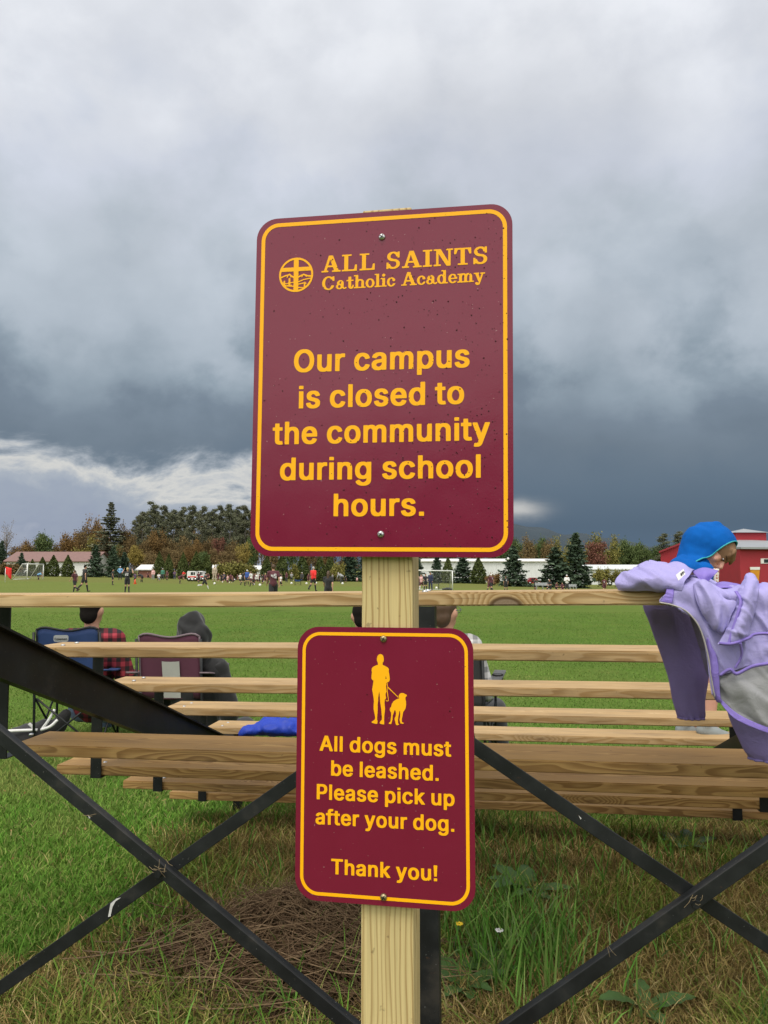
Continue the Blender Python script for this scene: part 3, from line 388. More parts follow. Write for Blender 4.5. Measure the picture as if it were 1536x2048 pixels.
# ------------------------------------------------------------------ signs and their post
def pairs(l, k): return [(l[i] / k, l[i + 1] / k) for i in range(0, len(l), 2)]
def text_line(text, slab, v):
    """loops of one line of lettering in sign coordinates"""
    x0, y0, sx, sy, ang, space, track = v; G = SLAB if slab else SANS; x = 0; out = []; ca, sa = math.cos(ang), math.sin(ang)
    for ch in text:
        if ch == ' ': x += space; continue
        adv, loops = G[ch]
        for l in loops:
            out.append([(x0 + (x + px) * sx * ca - py * sy * sa, y0 + (x + px) * sx * sa + py * sy * ca) for px, py in pairs(l, 1000)])
        x += adv / 1000 + track
    return out
def filled(groups, depth, name):
    """flat lettering cut from vinyl: closed outlines filled (holes kept), lying in x-z and facing -y"""
    V, Fc = [], []
    for g in groups:
        cu = bpy.data.curves.new('c', 'CURVE'); cu.dimensions = '2D'; cu.fill_mode = 'BOTH'
        for l in g:
            sp = cu.splines.new('POLY'); sp.points.add(len(l) - 1); sp.use_cyclic_u = True
            sp.points.foreach_set('co', np.array([(x, y, 0, 1) for x, y in l]).ravel())
        o = bpy.data.objects.new('c', cu); COL.objects.link(o)
        dg = bpy.context.evaluated_depsgraph_get(); dg.update()
        me = bpy.data.meshes.new_from_object(o.evaluated_get(dg))
        b = len(V); V += [(v.co.x, -depth, v.co.y) for v in me.vertices]
        for p in me.polygons:
            q = [b + i for i in p.vertices]
            n_ = (Vector(V[q[1]]) - Vector(V[q[0]])).cross(Vector(V[q[2]]) - Vector(V[q[1]]))
            Fc.append(tuple(q if n_.y < 0 else q[::-1]))
        bpy.data.objects.remove(o); bpy.data.curves.remove(cu); bpy.data.meshes.remove(me)
    me = bpy.data.meshes.new(name); me.from_pydata(V, [], Fc); me.update(); return me
def rrect(w_, h, r, n=10):
    P = []
    for cx, cy, a0 in ((w_ / 2 - r, h / 2 - r, 0), (-w_ / 2 + r, h / 2 - r, 90), (-w_ / 2 + r, -h / 2 + r, 180), (w_ / 2 - r, -h / 2 + r, 270)):
        for k in range(n + 1):
            a = R_(a0 + 90 * k / n); P.append((cx + r * math.cos(a), cy + r * math.sin(a)))
    return P
def sign_face():
    m = bpy.data.materials.new('maroon_sign_vinyl'); m.use_nodes = True; t = NT(m.node_tree); b = t.nt.nodes['Principled BSDF']
    co = t.n('ShaderNodeTexCoord').outputs['Object']
    n_ = t.noise(co, 14, 5, .6); c = t.mix(n_, (.165, .006, .030), (.185, .009, .037))
    spk = t.noise(co, 240, 1, .5); c = t.mix(t.m('MULTIPLY', t.sm(spk, .775, .80), .35), c, (.55, .38, .38))
    t.put(b.inputs['Base Color'], c); t.put(b.inputs['Roughness'], t.m('ADD', .16, t.m('MULTIPLY', n_, .1)))
    b.inputs['Specular IOR Level'].default_value = .46
    bp = t.n('ShaderNodeBump'); bp.inputs['Strength'].default_value = .11; bp.inputs['Distance'].default_value = .0012
    t.put(bp.inputs['Height'], t.m('ADD', t.noise(co, 380, 3, .6), t.m('MULTIPLY', t.noise(co, 7, 2, .5), 14)))
    t.nt.links.new(bp.outputs[0], b.inputs['Normal'])
    return m
SIGN = sign_face()
GOLD = mat('gold_vinyl', (.98, .455, .006), .4, .03, 20, spec=.25, bump=.05, bscale=380)
WATER = bpy.data.materials.new('rain_water'); WATER.use_nodes = True
_b = WATER.node_tree.nodes['Principled BSDF']; _b.inputs['Base Color'].default_value = (.07, .004, .012, 1); _b.inputs['Roughness'].default_value = .05
_b.inputs['Transmission Weight'].default_value = .0; _b.inputs['IOR'].default_value = 1.33
def make_sign(name, label, w_, h, rotdeg, loc, marks, screws, screwmat, border, ndrops, rg):
    r = .038; out = rrect(w_, h, r); n = len(out); th = .0022
    bm = MB()
    bm.add([(x, -th / 2, z) for x, z in out] + [(x, th / 2, z) for x, z in out],
           [tuple(range(n))[::-1] if False else tuple(range(n)), tuple(range(n, 2 * n))[::-1]] + [(i, i + n, (i + 1) % n + n, (i + 1) % n) for i in range(n)])
    root = bm.build(name, SIGN); tag(root, label, 'sign')
    bmx = bmesh.new(); bmx.from_mesh(root.data); bmesh.ops.recalc_face_normals(bmx, faces=bmx.faces); bmx.to_mesh(root.data); bmx.free()
    root.location = loc; root.rotation_mode = 'ZXY'; yaw, pt, ro = [R_(a) for a in rotdeg]
    root.rotation_mode = 'QUATERNION'
    root.rotation_quaternion = (Matrix.Rotation(yaw, 3, 'Z') @ Matrix.Rotation(pt, 3, 'X') @ Matrix.Rotation(ro, 3, 'Y')).to_quaternion()
    ins, lw = border
    a = rrect(w_ - 2 * ins + lw, h - 2 * ins + lw, .029 + lw / 2, 12); c = rrect(w_ - 2 * ins - lw, h - 2 * ins - lw, .029 - lw / 2, 12)
    k = len(a); d = th / 2 + .0005
    bb = MB(); bb.add([(x, -d, z) for x, z in a] + [(x, -d, z) for x, z in c], [(i, (i + 1) % k, (i + 1) % k + k, i + k) for i in range(k)])
    o = bb.build('border', GOLD, root)
    for pname, groups in marks: link(pname, filled(groups, th / 2 + .0006, pname), root, GOLD)
    for x, z in screws:
        s = MB(); prof = [(.0, .0042), (.003, .0040), (.0052, .0026), (.0062, .0)]
        s.tube([(x, -th / 2 - .0001 - dd, z) for rr, dd in prof[::-1]], [max(rr, .0004) for rr, dd in prof[::-1]], 18)
        so = s.build('screw', screwmat, root, True)
        q = MB(); dk = th / 2 + .0046
        for ang in (.5, .5 + math.pi / 2):
            M = Matrix.Translation((x, -dk, z)) @ Matrix.Rotation(ang, 4, 'Y'); q.box((-.0036, -.0004, -.0007), (.0036, .0004, .0007), M)
        q.build('cross_recess', STEEL, so)
    if ndrops:
        dm = MB()
        for i in range(ndrops):
            x = rg.uniform(-w_ / 2 + .006, w_ / 2 - .006); z = rg.uniform(-h / 2 + .01, h / 2 - .01)
            if rg.random() > (.25 + .75 * ss(x, -.15, .15)): continue
            rr = .0005 + .0009 * rg.random() ** 2.5
            dm.ell((x, -th / 2 - .0005, z), (rr, rr * .45, rr * 1.1), None, 8, 6)
        o = dm.build('raindrops', WATER, root, True); o['kind'] = 'stuff'
    return root
BIG = [text_line(*q) for q in TEXT['big']]; SMALL = [text_line(*q) for q in TEXT['small']]
make_sign('campus_sign', 'large maroon metal sign reading Our campus is closed, upper sign on the wooden post', .4572, .6096, (-9.335, .0, .51), (-.00718, 1.3189, 1.7781),
          [*[('lettering', [q]) for q in BIG], ('emblem', [[pairs(l, 10000) for l in EMBLEM]])], [(.0015, .258), (.0043, -.2663)], GALV, (.0128, .0070), 1000, rng)
make_sign('dog_sign', 'smaller maroon metal sign reading All dogs must be leashed, lower sign on the post', .3048, .4572, (-10.238, -1.0, -.10), (-.00061, 1.32746, 1.12406),
          [*[('lettering', [q]) for q in SMALL], ('dog_walker_symbol', [[pairs(l, 10000) for l in WALKER]]), ('leash_symbol', [[pairs(l, 10000)] for l in LEASH])], [(-.0003, .2092), (.0005, -.2145)], BRASSY, (.0118, .0056), 60, rng)
# 4x4 post, weathered top corner just above the sign
def make_post():
    yaw = R_(-9.5); root = None
    m = MB(); hw = .0445
    zt = 2.097
    M = Matrix.Translation((.0125, 1.3795, 0)) @ Matrix.Rotation(yaw, 4, 'Z')
    bm = MB(); bm.box((-hw, -hw, 0), (hw, hw, zt + .6))
    o = bm.build('sign_post', WOOD_POST); bevel(o, .003, 2)
    o.matrix_world = Matrix.Translation((0, 0, -.6)) @ M
    tag(o, 'square pale pine post carrying both maroon signs', 'post')
    return o
make_post()
# ------------------------------------------------------------------ bleachers (seen from behind)
PSI, RHO, RUN, RISE = .1415, .0076, .5871, .2161
BA = Vector((math.cos(PSI) * math.cos(RHO), -math.sin(PSI) * math.cos(RHO), math.sin(RHO)))
BD = Vector((math.sin(PSI), math.cos(PSI), 0)); BU = BA.cross(BD)
BO = Vector((0, 2.1644, EYE - .062))
BM = Matrix(((BA.x, BD.x, BU.x, BO.x), (BA.y, BD.y, BU.y, BO.y), (BA.z, BD.z, BU.z, BO.z), (0, 0, 0, 1)))
BI = BM.inverted()
def bl(u, v, d):
    """bleacher coordinates (s, d, z) of photo position (u, v) on the vertical plane d metres in front of the rear edge"""
    C = BI @ Vector((0, 0, EYE)); P = BI @ at(u, v, 3.0); r = P - C
    return C + r * ((d - C.y) / r.y)
bleacher = bpy.data.objects.new('bleachers', None); COL.objects.link(bleacher); bleacher.matrix_world = BM
tag(bleacher, 'pine plank bleachers on a black steel frame, seen from behind', 'bleachers')
PT = .038; PWD = .226; SL, SRT = -1.19, 2.75
def plank(name, d0, ztop, mt, s0=SL, s1=SRT, wd=PWD):
    m = MB(); n = 14
    # slightly wavy board built as a strip of boxes sharing vertices
    ss_ = np.linspace(0, s1 - s0, n)
    ph = random.uniform(0, 9)
    V, Fc = [], []
    for i, x in enumerate(ss_):
        dz = .0025 * math.sin(x * 1.7 + ph); dy = .002 * math.sin(x * 1.1 + ph * 2)
        for y, z in ((0, -PT), (wd, -PT), (wd, 0), (0, 0)): V.append((x, y + dy, z + dz))
    for i in range(n - 1):
        a = i * 4
        for k in range(4): Fc.append((a + k, a + 4 + k, a + 4 + (k + 1) % 4, a + (k + 1) % 4))
    Fc += [(0, 1, 2, 3), tuple(4 * (n - 1) + k for k in (3, 2, 1, 0))]
    m.add(V, Fc); o = m.build(name, mt, bleacher)
    bm = bmesh.new(); bm.from_mesh(o.data); bmesh.ops.recalc_face_normals(bm, faces=bm.faces)
    ed = [e for e in bm.edges if abs((e.verts[0].co - e.verts[1].co).normalized().x) > .9 or e.is_boundary]
    bmesh.ops.bevel(bm, geom=ed, offset=.004, segments=2, affect='EDGES'); bm.to_mesh(o.data); bm.free()
    o.location = (s0, d0, ztop); return o
SEAT0 = [-1.9, bl(62, 1298, RUN).x, bl(206, 1362, 2 * RUN).x, bl(328, 1408, 3 * RUN).x, bl(412, 1448, 4 * RUN).x]
FOOT0 = [bl(24, 1500, .338).x, bl(113, 1534, .338 + RUN).x, bl(246, 1566, .338 + 2 * RUN).x, bl(339, 1588, .338 + 3 * RUN).x]
for i in range(5):
    plank('seat_plank', i * RUN, -i * RISE, WOOD_TOP if i == 0 else WOOD_NEW, s0=SEAT0[i])
    if i < 4: plank('foot_plank', .338 + i * RUN, -.5245 - i * RISE, WOOD_OLD, s0=FOOT0[i])
def bar(name, p, q, wd, th, up, flange=0.0, fdir=1, parent=bleacher):
    """steel angle from p to q: a flat of width wd facing -d, with a flange along its upper (fdir=1) or lower edge"""
    p, q = Vector(p), Vector(q); x = (q - p).normalized(); y = Vector((0, 1, 0)); y = (y - x * x.dot(y)).normalized(); z = x.cross(y)
    if z.z < 0: z = -z
    L = (q - p).length
    M = Matrix(((x.x, y.x, z.x, p.x), (x.y, y.y, z.y, p.y), (x.z, y.z, z.z, p.z), (0, 0, 0, 1)))
    m = MB(); m.box((0, 0, -wd / 2), (L, th, wd / 2), M)
    if flange: 
        z0 = wd / 2 - th if fdir > 0 else -wd / 2
        m.box((0, th, z0), (L, flange, z0 + th), M)
    o = m.build(name, STEEL, parent); bevel(o, .0012, 1); return o
# three frames: mid one behind the sign post
def vleg(name, s, d, z0, z1, ws=.045, wdp=.045, parent=bleacher):
    m = MB(); t = .006
    m.box((s, d, z0), (s + ws, d + t, z1)); m.box((s + ws - t, d + t, z0), (s + ws, d + wdp, z1))
    o = m.build(name, STEEL, parent); return o
GZ = lambda d: -(BO.z) - .02
smid = bl(838, 1900, -.02).x
mp = MB(); mp.box((smid, -.012, -BO.z - .15), (smid + .052, -.004, -PT)); mp.box((smid + .0445, -.004, -BO.z - .15), (smid + .052, .06, -PT)); mp.box((smid, -.004, -BO.z - .15), (smid + .007, .06, -PT))
mp.build('rear_leg', STEEL, bleacher)
for s in (smid - 1.62, smid + 1.62):
    mp = MB(); mp.box((s, -.012, -BO.z - .15), (s + .052, -.004, -PT)); mp.box((s + .0445, -.004, -BO.z - .15), (s + .052, .06, -PT)); mp.build('rear_leg', STEEL, bleacher)
# row hangers: short legs from each seat down to the bracket under its foot plank
def slope(u, v, s):
    """stringer: where the plane of constant s meets the sight line"""
    C = BI @ Vector((0, 0, EYE)); P = BI @ at(u, v, 3.0); r = P - C
    return C + r * ((s - C.x) / r.x)
LEGU = [(-18, 27), (183, 207), (308, 328), (398, 415)]
LS = [bl(0.5 * (a_ + b_), 1400, .332 + i * RUN).x for i, (a_, b_) in enumerate(LEGU)]
for k, srow in enumerate((LS, [smid] * 4, [bl(1475, 1630, .332 + 3 * RUN).x - .05 * (3 - i) for i in range(4)])):
    for i in range(4):
        if k == 1 and i == 0: continue
        s = srow[i] - .023; d = i * RUN + PWD - .03; zf = -.5245 - i * RISE
        # vertical angle from under the seat to under the foot plank, bent forward as a bracket
        m = MB(); t = .006; wv = .046
        fy = .338 + i * RUN
        m.box((s, fy - t - .004, zf - PT - t), (s + wv, fy - .004, -i * RISE - PT - t - .001))
        m.box((s, fy - .004, zf - PT - t), (s + wv, fy + .22, zf - PT - .003))
        m.box((s, i * RUN + .01, -i * RISE - PT - t - .001), (s + wv, fy - .004, -i * RISE - PT - .003))
        m.build('hanger_leg', STEEL, bleacher)
def channel(pa, pb, h, back=.75):
    x = (pb - pa).normalized(); y = Vector((1, 0, 0)); y = (y - x * x.dot(y)).normalized(); z = y.cross(x); z = z if z.z > 0 else -z
    p0 = pa - x * back; L = (pb - pa).length + .6 + back; t = .008; fl = .03
    M = Matrix(((x.x, y.x, z.x, p0.x), (x.y, y.y, z.y, p0.y), (x.z, y.z, z.z, p0.z), (0, 0, 0, 1)))
    m = MB(); m.box((0, 0, -h / 2), (L, t, h / 2), M); m.box((0, t, h / 2 - t), (L, t + fl, h / 2), M); m.box((0, t, -h / 2), (L, t + fl, -h / 2 + t), M)
    m.build('stringer', STEEL, bleacher)
off = Vector((.0235, 0, 0))
pa = bl(13, 1321, .30); pb = bl(406, 1489, 3 * RUN + .30)
channel(pa + off, pb + off, .160)
for s_ in (smid + .06, bl(1475, 1630, .332 + 3 * RUN).x - .05): channel(Vector((s_, pa.y, pa.z)), Vector((s_, pb.y, pb.z)), .160, -.12)
for s in (LS[3] + .05, smid, smid + 1.95): vleg('front_leg', s, 4 * RUN + .12, -BO.z - .1, -4 * RISE - PT - .001)
# X bracing in the rear plane
def br(a, b, wd, fdir, d, fl=.04):
    p, q = bl(*a, d), bl(*b, d); return bar('cross_brace', p, q, wd, .006, None, fl, fdir)
br((-215, 1296), (852, 2183), .034, 1, -.050, .028)
br((-215, 2128), (852, 1375), .036, -1, -.020, .0)
br((853, 1428), (1960, 2178), .038, -1, -.020, .0)
br((852, 2180), (1960, 1404), .036, 1, -.058, .030)
for u, v in ((318, 1745), (1391, 1806)):
    p = bl(u, v, -.052); m = MB(); m.tube([p + Vector((0, .03, 0)), p + Vector((0, -.012, 0))], .011, 6); m.build('bolt', STEEL, bleacher)
# white paint scrape on one brace and straw caught where the braces cross
SCRAPE = mat('white_scrape', (.55, .56, .56), .7, .3, 90)
for pts in ([(216, 1834), (221, 1833), (225, 1814), (231, 1803), (242, 1795), (233, 1797), (221, 1807)], [(176, 1629), (181, 1636), (178, 1637)], [(1157, 1630), (1163, 1637), (1161, 1639)]):
    p = [bl(u, v, -.0215 if pts[0][0] != 176 else -.0515) for u, v in pts]; m = MB(); m.add(p, [tuple(range(len(p)))]); m.build('paint_scrape', SCRAPE, bleacher)
straw = MB(); rs = np.random.default_rng(3)
for u, v, k in ((322, 1738, 9), (1390, 1802, 5), (1222, 1905, 2), (180, 1625, 2)):
    for i in range(k):
        c = BM @ bl(u + rs.normal() * 8, v + rs.normal() * 5, -.060 if u < 800 else -.068); d_ = Vector((rs.normal(), rs.normal() * .15, rs.normal() * .7)).normalized() * rs.uniform(.006, .022)
        straw.tube([c - d_, c + Vector((0, -.003, -.002)), c + d_], .0005, 4)
tag(straw.build('straw', mat('pale_straw', (.30, .23, .13), .8, .3, 40)), 'wisps of straw caught on the crossed steel braces', 'straw', kind='stuff')
# carriage bolts through the planks over each frame
for i in range(5):
    for k, srow in enumerate((LS, [smid + .02] * 4, [smid + 1.85 + .06 * q for q in range(4)])):
        for d, zt in ((i * RUN + .06, -i * RISE), (i * RUN + .16, -i * RISE), (.338 + i * RUN + .07, -.5245 - i * RISE), (.338 + i * RUN + .17, -.5245 - i * RISE)):
            if i == 4 and zt < -1.2: continue
            s_ = srow[min(i, 3)]
            m = MB(); m.tube([(s_, d, zt - .002), (s_, d, zt + .0035), (s_, d, zt + .005)], [.009, .0085, .005], 12); m.build('bolt', GALV, bleacher, True)
# ------------------------------------------------------------------ trees
def leafmat(name, cols, rough=.8):
    m = bpy.data.materials.new(name); m.use_nodes = True; t = NT(m.node_tree); b = t.nt.nodes['Principled BSDF']
    g = t.n('ShaderNodeNewGeometry'); oi = t.n('ShaderNodeObjectInfo'); co = t.n('ShaderNodeTexCoord').outputs['Object']
    f = t.m('ADD', t.m('MULTIPLY', g.outputs['Random Per Island'], .6), t.m('MULTIPLY', t.noise(co, .55, 3, .6), .7))
    f = t.m('ADD', f, t.m('MULTIPLY', t.m('SUBTRACT', oi.outputs['Random'], .5), .25))
    n = len(cols); c = t.ramp(t.m('SUBTRACT', f, .15), [(i / (n - 1), q) for i, q in enumerate(cols)])
    t.put(b.inputs['Base Color'], c); b.inputs['Roughness'].default_value = rough; b.inputs['Specular IOR Level'].default_value = .2
    return m
LM = {
 'pine': leafmat('pine_needles', [(.090, .104, .064), (.145, .155, .095), (.21, .21, .14)]),
 'spruce': leafmat('spruce_needles', [(.040, .066, .044), (.066, .104, .066), (.11, .155, .095)]),
 'arbor': leafmat('arborvitae_foliage', [(.042, .062, .018), (.075, .098, .028), (.12, .14, .045)]),
 'green': leafmat('green_leaves', [(.045, .075, .026), (.085, .125, .042), (.15, .18, .07)]),
 'orange': leafmat('orange_leaves', [(.13, .085, .034), (.19, .115, .042), (.25, .165, .065)]),
 'brown': leafmat('russet_leaves', [(.10, .07, .03), (.17, .115, .05), (.22, .18, .08)]),
 'yellow': leafmat('yellow_green_leaves', [(.10, .10, .025), (.19, .18, .05), (.28, .25, .07)]),
 'red': leafmat('red_leaves', [(.13, .055, .040), (.18, .075, .055), (.19, .11, .07)]),
 'gold': leafmat('gold_leaves', [(.17, .13, .03), (.26, .20, .05), (.33, .26, .08)]),
}
BARK = mat('tree_bark', (.13, .105, .085), .9, .35, 3, bump=.4, bscale=12)
BARKG = mat('grey_bark', (.22, .20, .18), .9, .3, 3)
def leaves(C, size, rg, flat=0.0, droop=0.0):
    """small leaf sprays: one bent quad per point"""
    n = len(C); a = rg.normal(size=(n, 3)); a[:, 2] *= (1 - flat); a /= np.linalg.norm(a, axis=1)[:, None]
    b = rg.normal(size=(n, 3)); b -= a * (a * b).sum(1)[:, None]; b[:, 2] *= (1 - flat); b /= np.linalg.norm(b, axis=1)[:, None]
    s = size * rg.uniform(.5, 1.2, (n, 1)); a = a * s; b = b * s * .6
    k = np.zeros((n, 3)); k[:, 2] = -droop * s[:, 0]
    V = np.stack([C - a, C - b + k * .3, C + a + k, C + b + k * .3], 1).reshape(-1, 3)
    return V, np.arange(4 * n).reshape(n, 4)
def meshfrom(V, Fc, name):
    me = bpy.data.meshes.new(name); me.vertices.add(len(V)); me.vertices.foreach_set('co', np.asarray(V, np.float32).ravel())
    k = Fc.shape[1]; me.loops.add(Fc.size); me.polygons.add(len(Fc))
    me.loops.foreach_set('vertex_index', Fc.ravel().astype(np.int32)); me.polygons.foreach_set('loop_start', np.arange(0, Fc.size, k, dtype=np.int32))
    me.update(calc_edges=True); me.validate(); return me
def conifer(h, w, rg, kind):
    """returns crown points and trunk shape"""
    t = MB(); P = []
    if kind == 'pine':            # tall white pine: bare lower trunk, flat plates of needles at the top
        t.tube([(0, 0, 0), (.1, 0, h * .5), (rg.normal() * .2, rg.normal() * .2, h * .97)], [.26, .2, .05], 7)
        z = h * rg.uniform(.36, .50)
        while z < h * .99:
            f = (z - h * .5) / (h * .5); L = w * (1.0 - .75 * max(f, 0) ** 1.4) * rg.uniform(.55, 1.1)
            a = rg.uniform(0, 6.28); tip = np.array([L * math.cos(a), L * math.sin(a), z + L * .25 * rg.uniform(.2, 1.2)])
            t.tube([(0, 0, z), tuple(tip * .6 + np.array([0, 0, z]) * .4 - np.array([0, 0, .1])), tuple(tip)], [.05, .035, .012], 4)
            for c in (.55, .8, 1.0):
                p0 = np.array([0, 0, z]) * (1 - c) + tip * c; n = int(120 * rg.uniform(.3, 1.2))
                P.append(p0 + rg.normal(size=(n, 3)) * np.array([.72, .72, .30]) * (L / w * .6 + .5))
            z += rg.uniform(.22, .55)
        for k in range(10):         # dead stubs
            z = rg.uniform(h * .15, h * .55); a = rg.uniform(0, 6.28); L = rg.uniform(.4, 1.6)
            t.tube([(0, 0, z), (L * math.cos(a), L * math.sin(a), z + .1)], [.03, .008], 4)
    elif kind == 'spruce':
        t.tube([(0, 0, 0), (0, 0, h * .5), (0, 0, h)], [.16, .1, .02], 7)
        z = .25
        while z < h:
            f = z / h; L = w * (1 - f) ** .85 * (rg.uniform(.82, 1.15) if h < 10 else rg.uniform(.45, 1.35) * (.55 + .6 * (f > .35))) + .08
            nb = 6 if f < .8 else 4; a0 = rg.uniform(0, 6.28)
            for k in range(nb):
                a = a0 + k * 6.283 / nb + rg.normal() * .2; l = L * rg.uniform(.55, 1.22)
                m = int(20 + 46 * l / max(w, .1)); u = rg.uniform(.12, 1, m) ** .7
                pp = np.stack([u * l * math.cos(a), u * l * math.sin(a), z - u * l * .28 + (u ** 3) * l * .16], 1)
                pp += rg.normal(size=(m, 3)) * np.array([.16, .16, .07]) * (.5 + l * .3); P.append(pp)
            z += (.32 if h < 10 else .55) * (1.1 - f * .4)
    elif kind == 'arbor':
        t.tube([(0, 0, 0), (0, 0, h * .9)], [.1, .02], 6)
        n = 2600; u = rg.uniform(0, 1, n); a = rg.uniform(0, 6.283, n)
        r = w * np.where(u < .25, .72 + u * 1.1, 1.0 * (1 - ((u - .25) / .75) ** 1.35)) * rg.uniform(.62, 1.04, n)
        r *= 1 + .13 * np.sin(a * 5 + u * 9)
        P.append(np.stack([r * np.cos(a), r * np.sin(a), .1 + u * (h - .1)], 1))
    return t, np.concatenate(P)
def broadleaf(h, w, rg, dense=1.0, bare=False):
    t = MB(); P = []
    fork = h * .28
    t.tube([(0, 0, 0), (0, 0, fork), (.1, .05, h * .62)], [.26, .2, .07], 7)
    for k in range(11 if not bare else 22):
        a = rg.uniform(0, 6.28); rr = w * rg.uniform(.25, .85); zz = h * rg.uniform(.36, .86); 
        rr *= math.sqrt(max(.05, 1 - ((zz / h - .52) / .48) ** 2))
        tip = np.array([rr * math.cos(a), rr * math.sin(a), zz]); b0 = np.array([0, 0, fork + (h * .5 - fork) * rg.uniform(0, 1)])
        t.tube([tuple(b0), tuple(b0 * .45 + tip * .55 + np.array([0, 0, .2])), tuple(tip)], [.09, .05, .014], 5)
        if bare:
            for j in range(7):
                q = b0 + (tip - b0) * rg.uniform(.4, 1); e = q + rg.normal(size=3) * np.array([.8, .8, .6]) + np.array([0, 0, .7])
                t.tube([tuple(q), tuple(e)], [.025, .006], 3)
                if rg.random() < .6: P.append(e + rg.normal(size=(5, 3)) * .3)
        else:
            for j in range(4):
                c = tip * rg.uniform(.72, 1.06) + rg.normal(size=3) * w * .16
                n = int(120 * dense); P.append(c + rg.normal(size=(n, 3)) * np.array([.17, .17, .12]) * w * rg.uniform(.7, 1.2))
    return t, np.concatenate(P)
def tree_kind(name, kind, leaf, seed, h=10.0, w=2.5, size=.3, **k):
    rg = np.random.default_rng(seed)
    if kind in ('pine', 'spruce', 'arbor'):
        t, P = conifer(h, w, rg, kind); V, Fc = leaves(P, size, rg, .55 if kind != 'arbor' else .0, .25)
    else:
        t, P = broadleaf(h, w, rg, bare=(kind == 'bare'), **k); V, Fc = leaves(P, size, rg, .15, .1)
    root = empty(name); t.build('trunk', BARKG if kind in ('bare', 'pine') else BARK, root)
    c = meshfrom(V, Fc, 'crown'); link('crown', c, root, LM[leaf])
    return root, (h, w)
TK = {}; SIZE = {}
def proto(key, *a, **k): TK[key], SIZE[key] = tree_kind(*a, **k)
for i in range(3): proto(('pine', i), 'pine_tree', 'pine', 'pine', 20 + i, 20, 3.4, .23)
for i in range(2): proto(('spruce', i), 'spruce_tree', 'spruce', 'spruce', 40 + i, 6, 2.0, .21)
proto(('bigpine', 0), 'pine_tree', 'spruce', 'pine', 51, 17, 4.3, .30)
for i in range(2): proto(('arbor', i), 'arborvitae', 'arbor', 'arbor', 60 + i, 5, 1.35, .20)
for j, lf in enumerate(('green', 'orange', 'brown', 'yellow', 'red', 'gold')): proto((lf, 0), 'broadleaf_tree', 'leafy', lf, 70 + j, 10, 4.6, .27)
proto(('bare', 0), 'bare_tree', 'bare', 'brown', 90, 13, 4.2, .16)
for lf in ('yellow', 'brown', 'orange'): proto(('shrub' + lf, 0), 'shrub', 'leafy', lf, 95, 3, 2.0, .2)
PLACED = {}
def place_tree(key, u, vb, vt, wpx, Y, label, group):
    """key, photo column, base row, top row, width in photo pixels, distance"""
    count = PLACED.get(key, 0); PLACED[key] = count + 1
    options = [k for k in TK if k[0] == key]; chosen = options[count % len(options)]; model = TK[chosen]
    if count >= len(options): o = copy_tree(model)
    else: o = model
    g = zat(u, vb, Y); tall = at(u, vt, Y).z - g.z; wide = wpx * Y / F / 2; base_h, base_w = SIZE[chosen]
    o.location = (g.x, Y, g.z - .05); o.scale = (wide / base_w, wide / base_w, tall / base_h)
    o.rotation_euler = (0, 0, random.uniform(0, 6.28))
    tag(o, label, 'shrub' if key.startswith('shrub') else 'tree', group)
    return o
T_ = []
# tall pines of the wood behind the left half of the field
for n, (u, vt, wd, Y) in enumerate([(283, 1022, 34, 150), (304, 1004, 42, 146), (326, 1012, 34, 152), (346, 1018, 36, 148), (366, 1014, 32, 155), (383, 1012, 36, 147), (403, 1011, 32, 153),
        (424, 1018, 38, 149), (441, 1012, 34, 154), (459, 1007, 36, 147), (473, 1014, 32, 156), (489, 1012, 40, 150), (512, 1016, 36, 152), (534, 1010, 36, 149), (560, 1014, 38, 154), (590, 1018, 36, 150), (625, 1012, 40, 152), (660, 1020, 38, 150), (268, 1040, 26, 158)]):
    place_tree('pine', u, 1150, vt, wd, Y, 'tall bare-trunked pine in the wood', 'tall pines of the wood')
for n, (u, vt, wd) in enumerate([(276, 1034, 30), (293, 1024, 34), (315, 1022, 34), (336, 1026, 32), (356, 1024, 34), (375, 1026, 32), (394, 1024, 34), (413, 1026, 32), (432, 1026, 34), (450, 1022, 32), (466, 1024, 34), (481, 1026, 32), (500, 1026, 34), (523, 1024, 34)]):
    place_tree('pine', u, 1150, vt, wd, 168, 'lower pine in the back row of the wood', 'back row of pines')
